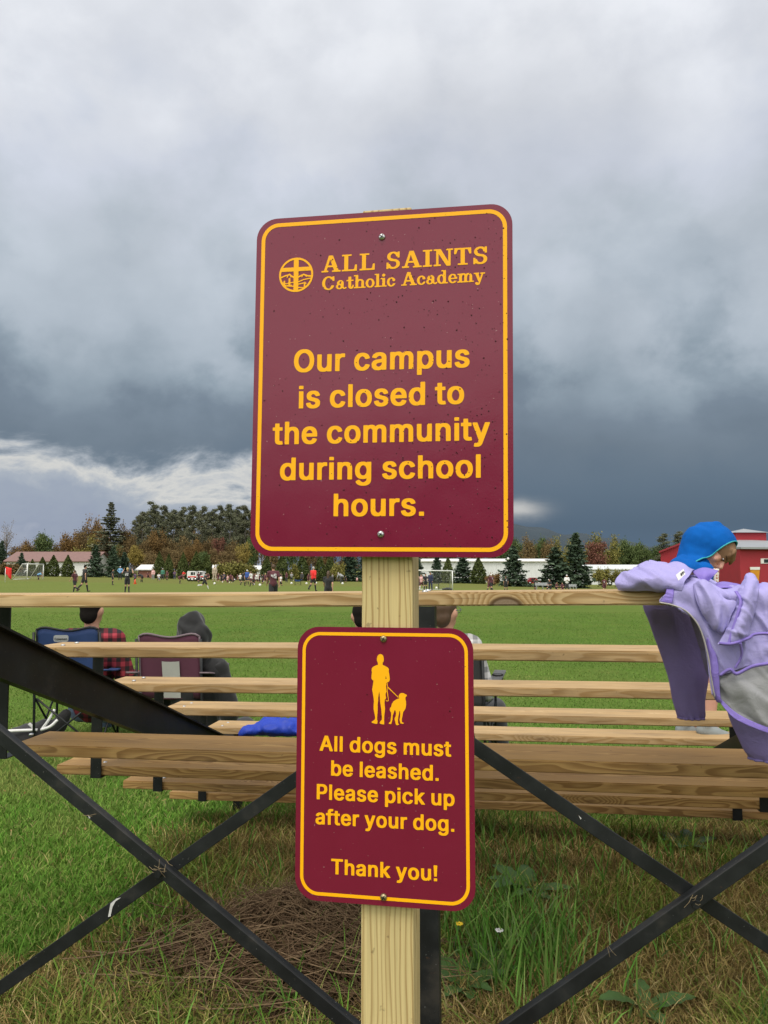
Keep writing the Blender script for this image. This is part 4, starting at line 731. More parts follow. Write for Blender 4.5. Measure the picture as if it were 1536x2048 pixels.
# understorey in autumn colour
for u, vt, wd, Y, k in [(262, 1066, 42, 143, 'brown'), (290, 1074, 40, 141, 'brown'), (312, 1062, 44, 142, 'orange'), (340, 1072, 42, 143, 'brown'), (368, 1066, 40, 141, 'brown'), (393, 1080, 34, 140, 'orange'), (418, 1070, 44, 143, 'brown'),
        (436, 1066, 34, 141, 'red'), (462, 1076, 40, 142, 'brown'), (484, 1086, 34, 138, 'gold'), (505, 1070, 42, 143, 'green'), (272, 1092, 40, 137, 'gold'), (300, 1098, 36, 136, 'brown'), (350, 1095, 40, 138, 'brown'), (405, 1098, 40, 138, 'green'), (445, 1098, 40, 137, 'brown'),
        (540, 1070, 44, 142, 'brown'), (580, 1066, 46, 143, 'green'), (620, 1072, 44, 142, 'brown'), (660, 1068, 44, 143, 'orange'), (280, 1050, 40, 160, 'brown'), (318, 1052, 42, 161, 'green'), (358, 1050, 42, 160, 'brown'), (388, 1054, 40, 161, 'brown'), (430, 1050, 42, 160, 'green'), (470, 1052, 44, 161, 'brown'), (498, 1054, 40, 160, 'brown'), (330, 1090, 36, 139, 'brown'), (380, 1092, 36, 139, 'orange'), (472, 1098, 38, 137, 'brown'), (425, 1092, 36, 139, 'brown'), (700, 1072, 44, 142, 'brown'), (740, 1070, 46, 142, 'green'), (790, 1072, 46, 143, 'brown')]:
    nm = {'brown': 'russet', 'orange': 'orange', 'red': 'dark red', 'gold': 'golden', 'green': 'green'}[k]
    place_tree(k, u, 1150, vt, wd, Y, '%s autumn tree under the tall pines' % nm, 'autumn trees below the pines')
# left end
place_tree('bare', 11, 1142, 1030, 50, 150, 'nearly leafless grey tree at the far left of the treeline', 'trees on the left')
place_tree('spruce', 2, 1146, 1082, 40, 142, 'dark evergreen below the leafless tree at the far left', 'trees on the left')
for k, u, vt, wd, Y, lb in [('orange', 36, 1092, 46, 150, 'low orange tree above the left end of the brown roof'), ('green', 88, 1061, 52, 152, 'round green tree above the middle of the brown roof'), ('orange', 57, 1080, 36, 156, 'dull orange tree just left of the round green tree'),
        ('orange', 136, 1066, 42, 152, 'orange maple right of the round green tree'), ('brown', 163, 1046, 40, 157, 'russet tree half hidden by the orange maple'), ('orange', 186, 1038, 42, 159, 'tall russet orange tree left of the big dark pine'), ('yellow', 172, 1068, 44, 149, 'yellow green tree at the right end of the brown roof'),
        ('brown', 112, 1082, 50, 160, 'low russet tree behind the round green tree'), ('brown', 150, 1072, 56, 163, 'broad russet tree behind the orange maple'), ('orange', 204, 1062, 44, 156, 'orange tree behind the foot of the big dark pine'), ('green', 60, 1096, 50, 164, 'low green tree behind the long roof'), ('brown', 246, 1042, 46, 150, 'brown green tree right of the big dark pine'), ('green', 236, 1084, 34, 144, 'green tree at the foot of the big dark pine')]:
    place_tree(k, u, 1148, vt, wd, Y, lb, 'autumn trees on the left')
place_tree('bigpine', 219, 1150, 1004, 92, 148, 'big layered dark pine standing above the autumn trees', None)
# evergreens along the far touchline
for u, vt, wd in [(42, 1105, 34), (190, 1090, 46), (226, 1092, 44), (248, 1104, 40), (700, 1092, 50), (730, 1096, 44), (836, 1108, 34), (874, 1107, 40), (926, 1108, 56)]:
    place_tree('spruce', u, 1153 if u < 600 else 1166, vt, wd, 127 + random.uniform(-2, 2), 'dark spruce along the far touchline', 'spruces along the far touchline')
for u, vt, wd in [(64, 1118, 20), (84, 1114, 24), (106, 1110, 27), (135, 1110, 27), (318, 1104, 26), (337, 1108, 22), (366, 1105, 25), (392, 1103, 30), (413, 1109, 26), (533, 1112, 26), (563, 1108, 30), (604, 1108, 30), (640, 1108, 26), (660, 1108, 26), (896, 1112, 26), (957, 1114, 34)]:
    place_tree('arbor', u, 1152 if u < 500 else 1165, vt, wd, 124 + random.uniform(-2, 2), 'olive cone shaped arborvitae along the far touchline', 'arborvitae along the far touchline')
place_tree('spruce', 1027, 1176, 1092, 70, 105, 'spruce standing before the white building beside the large sign', None)
place_tree('spruce', 1112, 1180, 1094, 86, 103, 'broad spruce left of the tallest spruce on the right', None)
place_tree('spruce', 1153, 1182, 1066, 80, 101, 'tallest dark spruce on the right side of the field', None)
# right treeline
for u, vt, wd, k in [(1032, 1070, 44, 'green'), (1056, 1067, 40, 'brown'), (1080, 1070, 42, 'green'), (1098, 1072, 40, 'brown'), (1122, 1070, 44, 'yellow'), (1150, 1076, 40, 'yellow'), (1206, 1062, 60, 'yellow'), (1232, 1068, 50, 'yellow'), (1258, 1074, 50, 'green'), (1288, 1080, 46, 'green'), (1314, 1086, 44, 'green'), (1270, 1090, 50, 'green'), (1345, 1084, 44, 'green'), (1390, 1084, 46, 'green'), (850, 1066, 46, 'brown'), (900, 1068, 46, 'green'), (950, 1066, 46, 'brown'), (1000, 1068, 46, 'green')]:
    nm = {'brown': 'brownish', 'green': 'dark green', 'yellow': 'yellow green'}[k]
    place_tree(k, u, 1160, vt, wd, 190 + random.uniform(-8, 8), '%s tree in the treeline on the right' % nm, 'trees of the right treeline')
place_tree('red', 1190, 1160, 1074, 54, 176, 'dull red tree in the right treeline', None)
place_tree('pine', 1330, 1160, 1066, 34, 186, 'dark pine beside the red barn', 'pines beside the red barn'); place_tree('pine', 1362, 1160, 1063, 36, 188, 'dark pine beside the red barn', 'pines beside the red barn')
# shrubs
for u, vt, wd, k in [(447, 1126, 40, 'yellow'), (470, 1124, 44, 'yellow'), (494, 1128, 40, 'yellow'), (591, 1128, 26, 'yellow'), (20, 1126, 40, 'brown'), (677, 1126, 26, 'yellow')]:
    place_tree('shrub' + k, u, 1156 if u < 520 else 1163, vt, wd, 122, '%s shrub at the far edge of the field' % ('yellowing' if k == 'yellow' else 'brown'), 'shrubs at the far edge')
for u, vt, wd, k in [(1205, 1136, 30, 'yellow'), (1240, 1140, 32, 'yellow'), (988, 1146, 28, 'orange')]:
    place_tree('shrub' + k, u, 1174, vt, wd, 112, '%s shrub before the white buildings on the right' % ('yellow green' if k == 'yellow' else 'russet'), 'shrubs before the white buildings')
for key in {k[0] for k in TK}:
    options = [k for k in TK if k[0] == key]
    for spare in options[PLACED.get(key, 0):]:
        o = TK[spare]
        for ch in list(o.children): bpy.data.objects.remove(ch)
        bpy.data.objects.remove(o)
# ------------------------------------------------------------------ low mountain under the cloud
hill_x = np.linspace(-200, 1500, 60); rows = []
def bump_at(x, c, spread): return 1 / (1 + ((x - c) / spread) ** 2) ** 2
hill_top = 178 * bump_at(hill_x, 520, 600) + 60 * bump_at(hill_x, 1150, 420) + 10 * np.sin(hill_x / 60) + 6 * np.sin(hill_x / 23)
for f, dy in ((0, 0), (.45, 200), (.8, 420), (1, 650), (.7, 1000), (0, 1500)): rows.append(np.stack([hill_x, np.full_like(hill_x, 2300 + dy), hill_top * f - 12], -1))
hm = gridmesh(np.array(rows), 'hills'); tag(link('hills', hm, None, mat('hazed_wooded_hill', (.022, .038, .052), .95, .4, .01), True), kind='structure')  # distance haze and cloud shade put into the blue base colour
# ------------------------------------------------------------------ buildings
WHITE = mat('white_painted_wall', (.70, .72, .72), .7, .08, .6)
ROOFB = mat('brown_shingle_roof', (.21, .125, .115), .85, .2, 1.5)
ROOFG = mat('grey_metal_roof', (.33, .35, .37), .45, .15, .6, metal=.3)
RED = mat('red_board_wall', (.33, .022, .035), .75, .18, 1.2)
REDD = mat('dark_red_trim', (.25, .02, .03), .7, .1, 2)
GLASS = mat('dark_window_glass', (.03, .04, .045), .12, .2, 1)
TRIM = mat('white_trim', (.75, .75, .74), .6, .05, 3)
def ribbed(name, c, period):
    m = mat(name, c, .6, .1, .5); t = NT(m.node_tree); b = t.nt.nodes['Principled BSDF']
    x = t.sep(t.n('ShaderNodeTexCoord').outputs['Object'])[0]
    bp = t.n('ShaderNodeBump'); bp.inputs['Strength'].default_value = .8; bp.inputs['Distance'].default_value = .04
    t.put(bp.inputs['Height'], t.m('SINE', t.m('MULTIPLY', x, 6.283 / period))); t.nt.links.new(bp.outputs[0], b.inputs['Normal']); return m
SHEET_METAL = ribbed('white_ribbed_metal', (.66, .69, .70), .8)
def house(name, label, u0, u1, vb, veave, vridge, Y, wall, roof, depth=9, over=.4, windows=(), door=None, hip=0.0):
    a, b_ = zat(u0, vb, Y), zat(u1, vb, Y); W = (b_ - a).length; z0 = min(a.z, b_.z) - .3
    root = empty(name, (a.x, Y, z0), math.atan2(b_.y - a.y, b_.x - a.x)); tag(root, label, 'building')
    ze = at(u0, veave, Y).z - z0; zr = at(u0, vridge, Y + depth / 2).z - z0
    m = MB(); m.box((0, 0, 0), (W, depth, ze)); m.add([(0.001, 0, ze), (0.001, depth, ze), (0.001, depth / 2, zr - .15), (W - .001, 0, ze), (W - .001, depth, ze), (W - .001, depth / 2, zr - .15)], [(0, 2, 1), (3, 4, 5)])
    m.build('wall', wall, root)
    r = MB(); t = .15
    k = (zr - ze) / (depth / 2); ye, zl = -over, ze - over * k
    r.add([(-over, ye, zl), (W + over, ye, zl), (W + over - hip, depth / 2, zr), (-over + hip, depth / 2, zr), (-over, depth + over, zl), (W + over, depth + over, zl),
           (-over, ye, zl + t), (W + over, ye, zl + t), (W + over - hip, depth / 2, zr + t), (-over + hip, depth / 2, zr + t), (-over, depth + over, zl + t), (W + over, depth + over, zl + t)],
          [(6, 7, 8, 9), (9, 8, 11, 10), (0, 3, 2, 1), (3, 4, 5, 2), (0, 1, 7, 6), (5, 4, 10, 11), (1, 2, 8, 7), (2, 5, 11, 8), (3, 0, 6, 9), (4, 3, 9, 10)])
    r.build('roof', roof, root)
    for (wu0, wu1, wv0, wv1) in windows:
        x0, x1 = at(wu0, wv0, Y).x - a.x, at(wu1, wv0, Y).x - a.x; h1, h0 = at(wu0, wv0, Y).z - z0, at(wu0, wv1, Y).z - z0
        f = MB(); f.box((x0, -.05, h0), (x1, -.003, h1)); fo = f.build('window', TRIM, root)
        g = MB(); g.box((x0 + .08, -.07, h0 + .08), (x1 - .08, -.052, h1 - .08)); g.build('pane', GLASS, fo)
    return root
house('long_building', 'low white building with a long brown roof behind the left goal', 12, 186, 1150, 1122, 1105, 138, WHITE, ROOFB, windows=((14, 19, 1127, 1134), (60, 66, 1128, 1136)))
house('shed', 'small dull red building with pale roof right of the left spruces', 277, 304, 1152, 1139, 1131, 131, mat('dull_red_wall', (.30, .13, .10), .8, .1, 1), TRIM, depth=5)
house('shed', 'small white building behind the yellow shrubs', 425, 436, 1152, 1136, 1131, 131, WHITE, TRIM, depth=4)
house('shed', 'little white building left of the tall black-shirted player', 504, 526, 1156, 1139, 1133, 131, WHITE, TRIM, depth=5)
house('warehouse', 'long white ribbed metal building behind the spruces on the right', 806, 1112, 1166, 1123, 1119, 142, SHEET_METAL, TRIM, depth=18)
house('warehouse', 'second white metal building left of the red barn', 1180, 1330, 1172, 1139, 1131, 136, SHEET_METAL, mat('pale_metal_roof', (.62, .65, .66), .5, .1, 1), depth=14, windows=((1238, 1240.5, 1138, 1156),))
def barn():
    Y = 72.0; g = zat(1437, 1178, Y); z0 = g.z - .6
    X = lambda u, y=Y: at(u, 1141, y).x
    Zv = lambda v, y=Y: at(1450, v, y).z - z0
    root = empty('red_barn', (0, 0, z0)); tag(root, 'red barn with grey roof and a cupola at the right edge', 'barn')
    # main block, corner towards us at u=1478
    xa, xb, xc = X(1432, Y + 6), X(1481), X(1700, Y + 3)
    m = MB(); zt = Zv(1098); pts = [(xa, Y + 8), (xb, Y), (xc, Y + 4), (xc - 2, Y + 18), (xa, Y + 18)]
    n = len(pts); m.add([(x, y, 0) for x, y in pts] + [(x, y, zt) for x, y in pts], [(i, (i + 1) % n, (i + 1) % n + n, i + n) for i in range(n)] + [tuple(range(n, 2 * n))])
    m.build('wall', RED, root)
    # roof: eave line proud of the walls rising to a hip
    e = [(xa - .4, Y + 7.6), (xb - .1, Y - .5), (xc + .5, Y + 3.6), (xc - 1.5, Y + 18.5), (xa - .4, Y + 18.5)]; zr = Zv(1078, Y + 11)
    tops = [(xa + 3.6, Y + 12, zr), (xc - 5, Y + 12, zr)]
    v = [(x, y, zt) for x, y in e] + [(x, y, zt + .18) for x, y in e] + tops
    r = MB(); r.add(v, [(5, 6, 10), (6, 7, 11, 10), (7, 8, 11), (8, 9, 10, 11), (9, 5, 10)] + [(i, (i + 1) % 5, (i + 1) % 5 + 5, i + 5) for i in range(5)] + [(4, 3, 2, 1, 0)])
    ro = r.build('roof', ROOFG, root)
    c0, c1 = X(1466, Y + 12), X(1526, Y + 12); cz0, cz1 = Zv(1096, Y + 12), Zv(1066, Y + 12)
    m = MB(); m.box((c0, Y + 11, cz0), (c1, Y + 14.5, cz1)); co = m.build('cupola', RED, root)
    m = MB(); xm = (c0 + c1) / 2; m.add([(c0 - .25, Y + 10.7, cz1), (c1 + .25, Y + 10.7, cz1), (c1 + .25, Y + 14.8, cz1), (c0 - .25, Y + 14.8, cz1), (xm, Y + 12.7, cz1 + .5)], [(0, 1, 4), (1, 2, 4), (2, 3, 4), (3, 0, 4), (3, 2, 1, 0)]); m.build('cupola_roof', ROOFG, co)
    # gabled wing behind, to the left
    yw = Y + 14; l0, l1 = X(1322, yw), X(1500, yw); p = X(1402, yw); ze, zp = Zv(1104, yw), Zv(1074, yw)
    m = MB(); m.add([(l0, yw, 0), (l1, yw, 0), (l1, yw, ze), (p, yw, zp), (l0, yw, ze), (l0 + 8, yw + 16, 0), (l1 + 8, yw + 16, 0), (l1 + 8, yw + 16, ze), (p + 8, yw + 16, zp), (l0 + 8, yw + 16, ze)],
                    [(0, 1, 2, 3, 4), (6, 5, 9, 8, 7), (5, 0, 4, 9), (1, 6, 7, 2)]); m.build('wing_wall', RED, root)
    m = MB()
    for (x0, z0_), (x1, z1_) in (((l0 - .3, ze - .12), (p, zp + .05)), ((p, zp + .05), (l1 + .3, ze - .12))):
        m.add([(x0, yw - .35, z0_), (x1, yw - .35, z1_), (x1 + 8, yw + 16, z1_), (x0 + 8, yw + 16, z0_), (x0, yw - .35, z0_ + .2), (x1, yw - .35, z1_ + .2), (x1 + 8, yw + 16, z1_ + .2), (x0 + 8, yw + 16, z0_ + .2)], [(0, 3, 2, 1), (4, 5, 6, 7), (0, 1, 5, 4), (1, 2, 6, 5), (2, 3, 7, 6), (3, 0, 4, 7)])
    m.build('wing_roof', REDD, root)
    # front wall runs from (xb,Y) to (xc,Y+4): window, beer glass sign and small ornaments sit on it
    d = Vector((xc - xb, 4, 0)).normalized(); nn = Vector((d.y, -d.x, 0))
    def onwall(u, v, off):
        rr = at(u, v, 50) - Vector((0, 0, EYE)); C = Vector((0, 0, EYE)); P0 = Vector((xb, Y, 0)) + nn * off; k = (P0 - C).dot(nn) / rr.dot(nn); q = C + rr * k; return Vector((q.x, q.y, q.z - z0))
    def plate(name, poly, off, th, mt, par=root):
        q = [onwall(u, v, off) for u, v in poly]; b = [x - nn * th for x in q]; k = len(q)
        m = MB(); m.add(q + b, [tuple(range(k))] + [(i + k, i, (i + 1) % k, (i + 1) % k + k)[::-1] for i in range(k)]); o = m.build(name, mt, par)
        bm = bmesh.new(); bm.from_mesh(o.data); bmesh.ops.recalc_face_normals(bm, faces=bm.faces); bm.to_mesh(o.data); bm.free(); return o
    wn = plate('window', [(1522, 1117), (1548, 1117), (1548, 1127), (1522, 1127)], .06, .055, TRIM)
    plate('pane', [(1528, 1118.4), (1546, 1118.4), (1546, 1125.6), (1528, 1125.6)], .07, .006, GLASS, wn)
    bs = plate('beer_glass_sign', [(1500.5, 1135), (1519.8, 1135), (1517.5, 1166), (1504, 1166)], .10, .09, mat('amber_paint', (.62, .27, .015), .4, .25, 3))
    plate('foam', [(1500.2, 1134), (1520.1, 1134), (1519.8, 1139.5), (1500.8, 1139.5)], .13, .028, TRIM, bs)
    return root
barn()
for u, dz, label in ((1466, 1113, 'antler'),):
    pass
# ------------------------------------------------------------------ people on and beside the field
SKIN = mat('skin', (.52, .29, .20), .55, .08, 8, spec=.4)
def cloth(name, c, rough=.85, var=.15): return mat('cloth_' + name, c, rough, var, 7, sheen=.2)
CLO = {'maroon': cloth('maroon', (.085, .018, .028)), 'black': cloth('black', (.012, .012, .014)), 'white': cloth('white', (.72, .72, .73)), 'navy': cloth('navy', (.02, .028, .075)),
       'royal': cloth('royal', (.03, .09, .36)), 'sky': cloth('sky', (.16, .36, .62)), 'red': cloth('red', (.72, .022, .02)), 'pink': cloth('pink', (.70, .42, .42)), 'green': cloth('green', (.05, .20, .14)),
       'grey': cloth('grey', (.27, .28, .29)), 'beige': cloth('beige', (.42, .35, .27)), 'denim': cloth('denim', (.10, .15, .24)), 'purple': cloth('purple', (.09, .05, .11)), 'charcoal': cloth('charcoal', (.035, .036, .04))}
HAIR = {'brown': mat('brown_hair', (.075, .042, .022), .6, .3, 30), 'dark': mat('dark_hair', (.010, .008, .007), .95, .3, 30, spec=.15), 'blond': mat('blond_hair', (.55, .42, .20), .6, .2, 30), 'grey': mat('grey_hair', (.42, .41, .40), .6, .2, 30),
        'cap': CLO['white']}
def joints(kind, ph=0.0):
    """joint positions of a 1.70 m figure facing +y"""
    J = {}
    lean = {'stand': .0, 'walk': .04, 'run': .16, 'bend': 1.15, 'kneel': .12, 'hips': 0, 'cross': .02, 'sit': -.12, 'armsup': .0}[kind]
    hip = Vector((0, 0, .92))
    if kind == 'run': hip = Vector((0, 0, .88))
    if kind == 'bend': hip = Vector((0, -.14, .80))
    if kind == 'kneel': hip = Vector((0, -.05, .52))
    if kind == 'sit': hip = Vector((0, 0, .50))
    up = Vector((0, math.sin(lean), math.cos(lean))); fw = Vector((0, math.cos(lean), -math.sin(lean)))
    J['hip'] = hip; J['waist'] = hip + up * .16; J['chest'] = hip + up * .36; J['neck'] = hip + up * .54
    hu = up if kind != 'bend' else (up * .6 + Vector((0, .3, .5))).normalized()
    J['head'] = J['neck'] + hu * .15 + fw * .02
    sw = {'walk': .28, 'run': .55}.get(kind, 0)
    for s, sg in (('L', -1), ('R', 1)):
        k = sw * sg
        J['h' + s] = hip + Vector((.085 * sg, 0, -.02))
        J['s' + s] = hip + up * .48 + Vector((.175 * sg, 0, 0))
        if kind in ('walk', 'run'):
            a = k; kb = (.25 if sg > 0 else .55) * (1 if kind == 'walk' else 1.9)
            kn = J['h' + s] + Vector((.01 * sg, math.sin(a) * .42, -math.cos(a) * .42))
            b = a - (kb if sg < 0 else kb * .35)
            an = kn + Vector((0, math.sin(b) * .40, -math.cos(b) * .40)); J['k' + s], J['a' + s] = kn, an
            J['t' + s] = an + Vector((.01 * sg, .14, -.05 + (.05 if sg < 0 else 0)))
            aa = -k * 1.1; el = J['s' + s] + Vector((.05 * sg, math.sin(aa) * .27, -math.cos(aa) * .27)); bb = aa + (.35 if kind == 'walk' else 1.4)
            J['e' + s] = el; J['w' + s] = el + Vector((0, math.sin(bb) * .25, -math.cos(bb) * .25))
        elif kind == 'sit':
            J['k' + s] = Vector((.13 * sg, .42, .52)); J['a' + s] = Vector((.14 * sg, .50, .10)); J['t' + s] = Vector((.16 * sg, .66, .04))
            J['e' + s] = J['s' + s] + Vector((.07 * sg, .03, -.27)); J['w' + s] = J['e' + s] + Vector((-.02 * sg, .24, -.02))
        elif kind == 'kneel':
            J['k' + s] = Vector((.12 * sg, .30 if sg > 0 else .10, .46 if sg > 0 else .06)); J['a' + s] = Vector((.12 * sg, .30 if sg > 0 else -.28, .09)); J['t' + s] = J['a' + s] + Vector((0, .13, -.05))
            J['e' + s] = J['s' + s] + Vector((.06 * sg, .08, -.25)); J['w' + s] = J['e' + s] + Vector((-.06 * sg, .20, -.02))
        else:
            off = .05 * sg if kind != 'armsup' else .03 * sg
            J['k' + s] = Vector((.095 * sg + off * .5, .01 if kind != 'bend' else .0, .49)); J['a' + s] = Vector((.10 * sg + off, -.02, .09)); J['t' + s] = Vector((.12 * sg + off, .13, .03))
            if kind == 'hips': J['e' + s] = J['s' + s] + Vector((.16 * sg, -.06, -.22)); J['w' + s] = hip + Vector((.17 * sg, .03, .10))
            elif kind == 'cross': J['e' + s] = J['s' + s] + Vector((.06 * sg, .04, -.26)); J['w' + s] = hip + Vector((.02 * sg, .17, .26))
            elif kind == 'armsup': J['e' + s] = J['s' + s] + Vector((.20 * sg, .04, -.04)); J['w' + s] = J['s' + s] + Vector((.12 * sg, .10, .16))
            elif kind == 'bend': J['e' + s] = J['s' + s] + Vector((.04 * sg, .08, -.24)); J['w' + s] = J['e' + s] + Vector((-.03 * sg, .10, -.20))
            else: J['e' + s] = J['s' + s] + Vector((.05 * sg, -.02, -.27)); J['w' + s] = J['e' + s] + Vector((0, .06, -.24))
    return J
def body_mesh(J, vox=.020, hands=False):
    m = MB()
    m.ell(J['hip'], (.155, .10, .12)); m.caps(J['hip'], J['waist'], .125, .115); m.caps(J['waist'], J['chest'], .115, .135); m.ell(J['chest'], (.17, .115, .16))
    m.caps(J['sL'], J['sR'], .062, .062); m.caps(J['chest'], J['neck'], .09, .055); m.caps(J['neck'], J['head'], .053, .053)
    hd = J['head']; m.ell(hd, (.074, .092, .112)); m.ell(hd + Vector((0, .035, -.055)), (.055, .06, .06)); m.caps(hd + Vector((0, .09, .0)), hd + Vector((0, .108, -.022)), .012, .016, 6)
    for s, sg in (('L', -1), ('R', 1)):
        m.ell(hd + Vector((.077 * sg, -.005, -.01)), (.012, .022, .032))
        m.caps(J['h' + s], J['k' + s], .088, .056); m.caps(J['k' + s], J['a' + s], .056, .034); mid = J['k' + s].lerp(J['a' + s], .3); m.ell(mid, (.05, .055, .08))
        m.caps(J['a' + s], J['t' + s], .038, .028)
        m.caps(J['s' + s], J['e' + s], .052, .040); m.caps(J['e' + s], J['w' + s], .040, .027)
        d = (J['w' + s] - J['e' + s]).normalized(); pc = J['w' + s] + d * .05
        m.ell(pc, (.028, .03, .04)); sd_ = d.orthogonal().normalized()
        for q in range(4): m.caps(pc + sd_ * (.018 * (q - 1.5)) + d * .02, pc + sd_ * (.020 * (q - 1.5)) + d * (.075 + .012 * (q in (1, 2))), .009, .007, 6)
        m.caps(pc - sd_ * .02, pc - sd_ * .05 + d * .03, .010, .008, 6)
    return blob(m, vox, 3)
def shirt_mesh(J, g=.022, sleeve=.55, vox=.020, long=False):
    m = MB(); m.ell(J['hip'] + (J['waist'] - J['hip']) * .25, (.165 + g, .11 + g, .09)); m.caps(J['hip'] + (J['waist'] - J['hip']) * .2, J['waist'], .13 + g, .12 + g); m.caps(J['waist'], J['chest'], .12 + g, .138 + g)
    m.ell(J['chest'], (.17 + g, .118 + g, .165)); m.caps(J['sL'], J['sR'], .065 + g * .5, .065 + g * .5); m.caps(J['chest'], J['neck'] - (J['neck'] - J['chest']) * .12, .10, .066)
    for s in 'LR':
        e = J['s' + s].lerp(J['e' + s], sleeve if not long else 1); m.caps(J['s' + s], e, .058 + g * .6, .048 + g)
        if long: m.caps(J['e' + s], J['w' + s].lerp(J['e' + s], .08), .044 + g * .6, .034 + g * .5)
    return blob(m, vox, 3)
def legs_mesh(J, g=.02, part=.62, full=False, vox=.020):
    m = MB(); m.ell(J['hip'], (.165 + g * .5, .112 + g * .5, .125))
    for s in 'LR':
        m.caps(J['h' + s], J['h' + s].lerp(J['k' + s], part if not full else 1), .098 + g * .4, .078 + g if not full else .062 + g)
        if full: m.caps(J['k' + s], J['a' + s].lerp(J['k' + s], .06), .060 + g, .046 + g)
    return blob(m, vox, 3)
def sock_mesh(J):
    m = MB()
    for s in 'LR': m.caps(J['k' + s].lerp(J['a' + s], .18), J['a' + s], .064, .042, 8); m.caps(J['a' + s], J['a' + s] + Vector((0, .02, -.02)), .042, .04, 8)
    return m.mesh('socks')
def shoe_mesh(J):
    m = MB()
    for s in 'LR':
        d = J['t' + s] - J['a' + s]; d.z = 0; d = d.normalized() if d.length > .01 else Vector((0, 1, 0)); c = J['a' + s] + d * .05 + Vector((0, 0, -.045))
        m.ell(c, (.046, .046, .045)); m.caps(c - d * .06, c + d * .10, .042, .034, 8)
    return m.mesh('shoes')
def hair_mesh(J, kind):
    h = J['head']; m = MB()
    m.ell(h + Vector((0, -.016, .022)), (.083, .098, .108))
    if kind == 'long': m.caps(h + Vector((0, -.06, -.02)), h + Vector((.0, -.10, -.26)), .075, .045)
    if kind == 'tail': m.ell(h + Vector((0, -.11, .03)), (.03, .03, .03)); m.caps(h + Vector((0, -.12, .03)), h + Vector((.02, -.15, -.2)), .035, .015)
    if kind == 'cap': m.caps(h + Vector((0, .06, .04)), h + Vector((0, .15, .03)), .05, .02)
    return blob(m, .016, 2)
PM = {}
def pmesh(kind):
    if kind in PM: return PM[kind]
    J = joints(kind); d = {'J': J, 'body': body_mesh(J), 'shirt': shirt_mesh(J), 'jacket': shirt_mesh(J, .03, long=True), 'shorts': legs_mesh(J), 'trousers': legs_mesh(J, .014, full=True), 'socks': sock_mesh(J), 'shoes': shoe_mesh(J)}
    for h in ('short', 'long', 'tail', 'cap'): d['hair_' + h] = hair_mesh(J, h)
    for k, me in d.items():
        if k != 'J': me.materials.append(None)
    PM[kind] = d; return d
def put(name, me, par, mt):
    o = bpy.data.objects.new(name, me); COL.objects.link(o); o.parent = par
    o.material_slots[0].link = 'OBJECT'; o.material_slots[0].material = mt; return o
def digit_mesh(txt, w_=.09, h=.17):
    """block numerals as flat strokes"""
    SEG = {'0': 'abcdef', '1': 'bc', '2': 'abged', '3': 'abgcd', '4': 'fgbc', '5': 'afgcd', '6': 'afgedc', '7': 'abc', '8': 'abcdefg', '9': 'abfgcd'}
    m = MB(); t = .026; n = len(txt)
    for i, ch in enumerate(txt):
        x0 = (i - (n - 1) / 2) * (w_ + .03) - w_ / 2
        B = {'a': (0, h - t, w_, h), 'd': (0, 0, w_, t), 'g': (0, h / 2 - t / 2, w_, h / 2 + t / 2), 'f': (0, h / 2 + t / 2, t, h - t), 'b': (w_ - t, h / 2 + t / 2, w_, h - t), 'e': (0, t, t, h / 2 - t / 2), 'c': (w_ - t, t, w_, h / 2 - t / 2)}
        for s in SEG[ch]: x, z, X, Z = B[s]; m.box((x0 + x, -.004, z), (x0 + X, .004, Z))
    return m.mesh('number')
def person(u, vf, vh, kind, rz, top, bottom, hair, hk, label, socks=True, group=None, jacket=False, num=None, shoes='black', Y=None, height=1.55, ground=True):
    """feet row vf, head row vh; distance follows from the height unless given"""
    J = pmesh(kind); full = 1.70 if kind not in ('bend', 'kneel', 'sit') else {'bend': 1.22, 'kneel': 1.25, 'sit': 1.22}[kind]
    sc = height / 1.70
    if Y is None: Y = F * sc * full / (vf - vh) * CP
    g = at(u, vf, Y); k = (at(u, vh, Y).z - g.z) / full
    r = empty('person', (g.x, Y, g.z), rz); r.scale = (k, k, k); tag(r, label, 'person', group)
    put('body', J['body'], r, SKIN); put('jacket' if jacket else 'shirt', J['jacket' if jacket else 'shirt'], r, CLO[top])
    long = bottom.startswith('long_'); put('trousers' if long else 'shorts', J['trousers' if long else 'shorts'], r, CLO[bottom.replace('long_', '')])
    if socks and not long: put('socks', J['socks'], r, CLO['black'] if socks is True else CLO[socks])
    put('shoes', J['shoes'], r, CLO[shoes]); put('cap' if hk == 'cap' else 'hair', J['hair_' + hk], r, HAIR[hair])
    if num:
        nm = digit_mesh(num); o = link('jersey_number', nm, r, CLO['white']); c = J['J']['chest']; o.location = c + Vector((0, -.163, -.10)); o.rotation_euler = (-.06, 0, 0)
    return r
PI = math.pi
# named figures: column, feet row, head row, pose, facing, shirt, lower, hair
person(149, 1186, 1141, 'walk', 1.2, 'maroon', 'black', 'brown', 'tail', 'girl in maroon shirt walking beside the tall all-black player near left goal', shoes='black')
person(168, 1184, 1131, 'walk', -.7, 'black', 'black', 'dark', 'short', 'tall player in all black striding right, at the left of the field', num='1')
person(225, 1170, 1138, 'stand', -1.2, 'black', 'black', 'dark', 'short', 'player in black standing left of the adult in a light blue jacket')
person(240, 1160, 1133, 'hips', PI, 'sky', 'long_black', 'cap', 'cap', 'adult in light blue jacket, white cap and black trousers on far touchline', jacket=True, height=1.72)
person(254, 1186, 1136, 'armsup', 0, 'black', 'black', 'blond', 'short', 'blond player seen from behind with white number 22 on a black jersey', num='22')
person(77, 1161, 1144, 'bend', -1.4, 'sky', 'black', 'brown', 'short', 'goalkeeper in light blue bending forward in the left goal', Y=95)
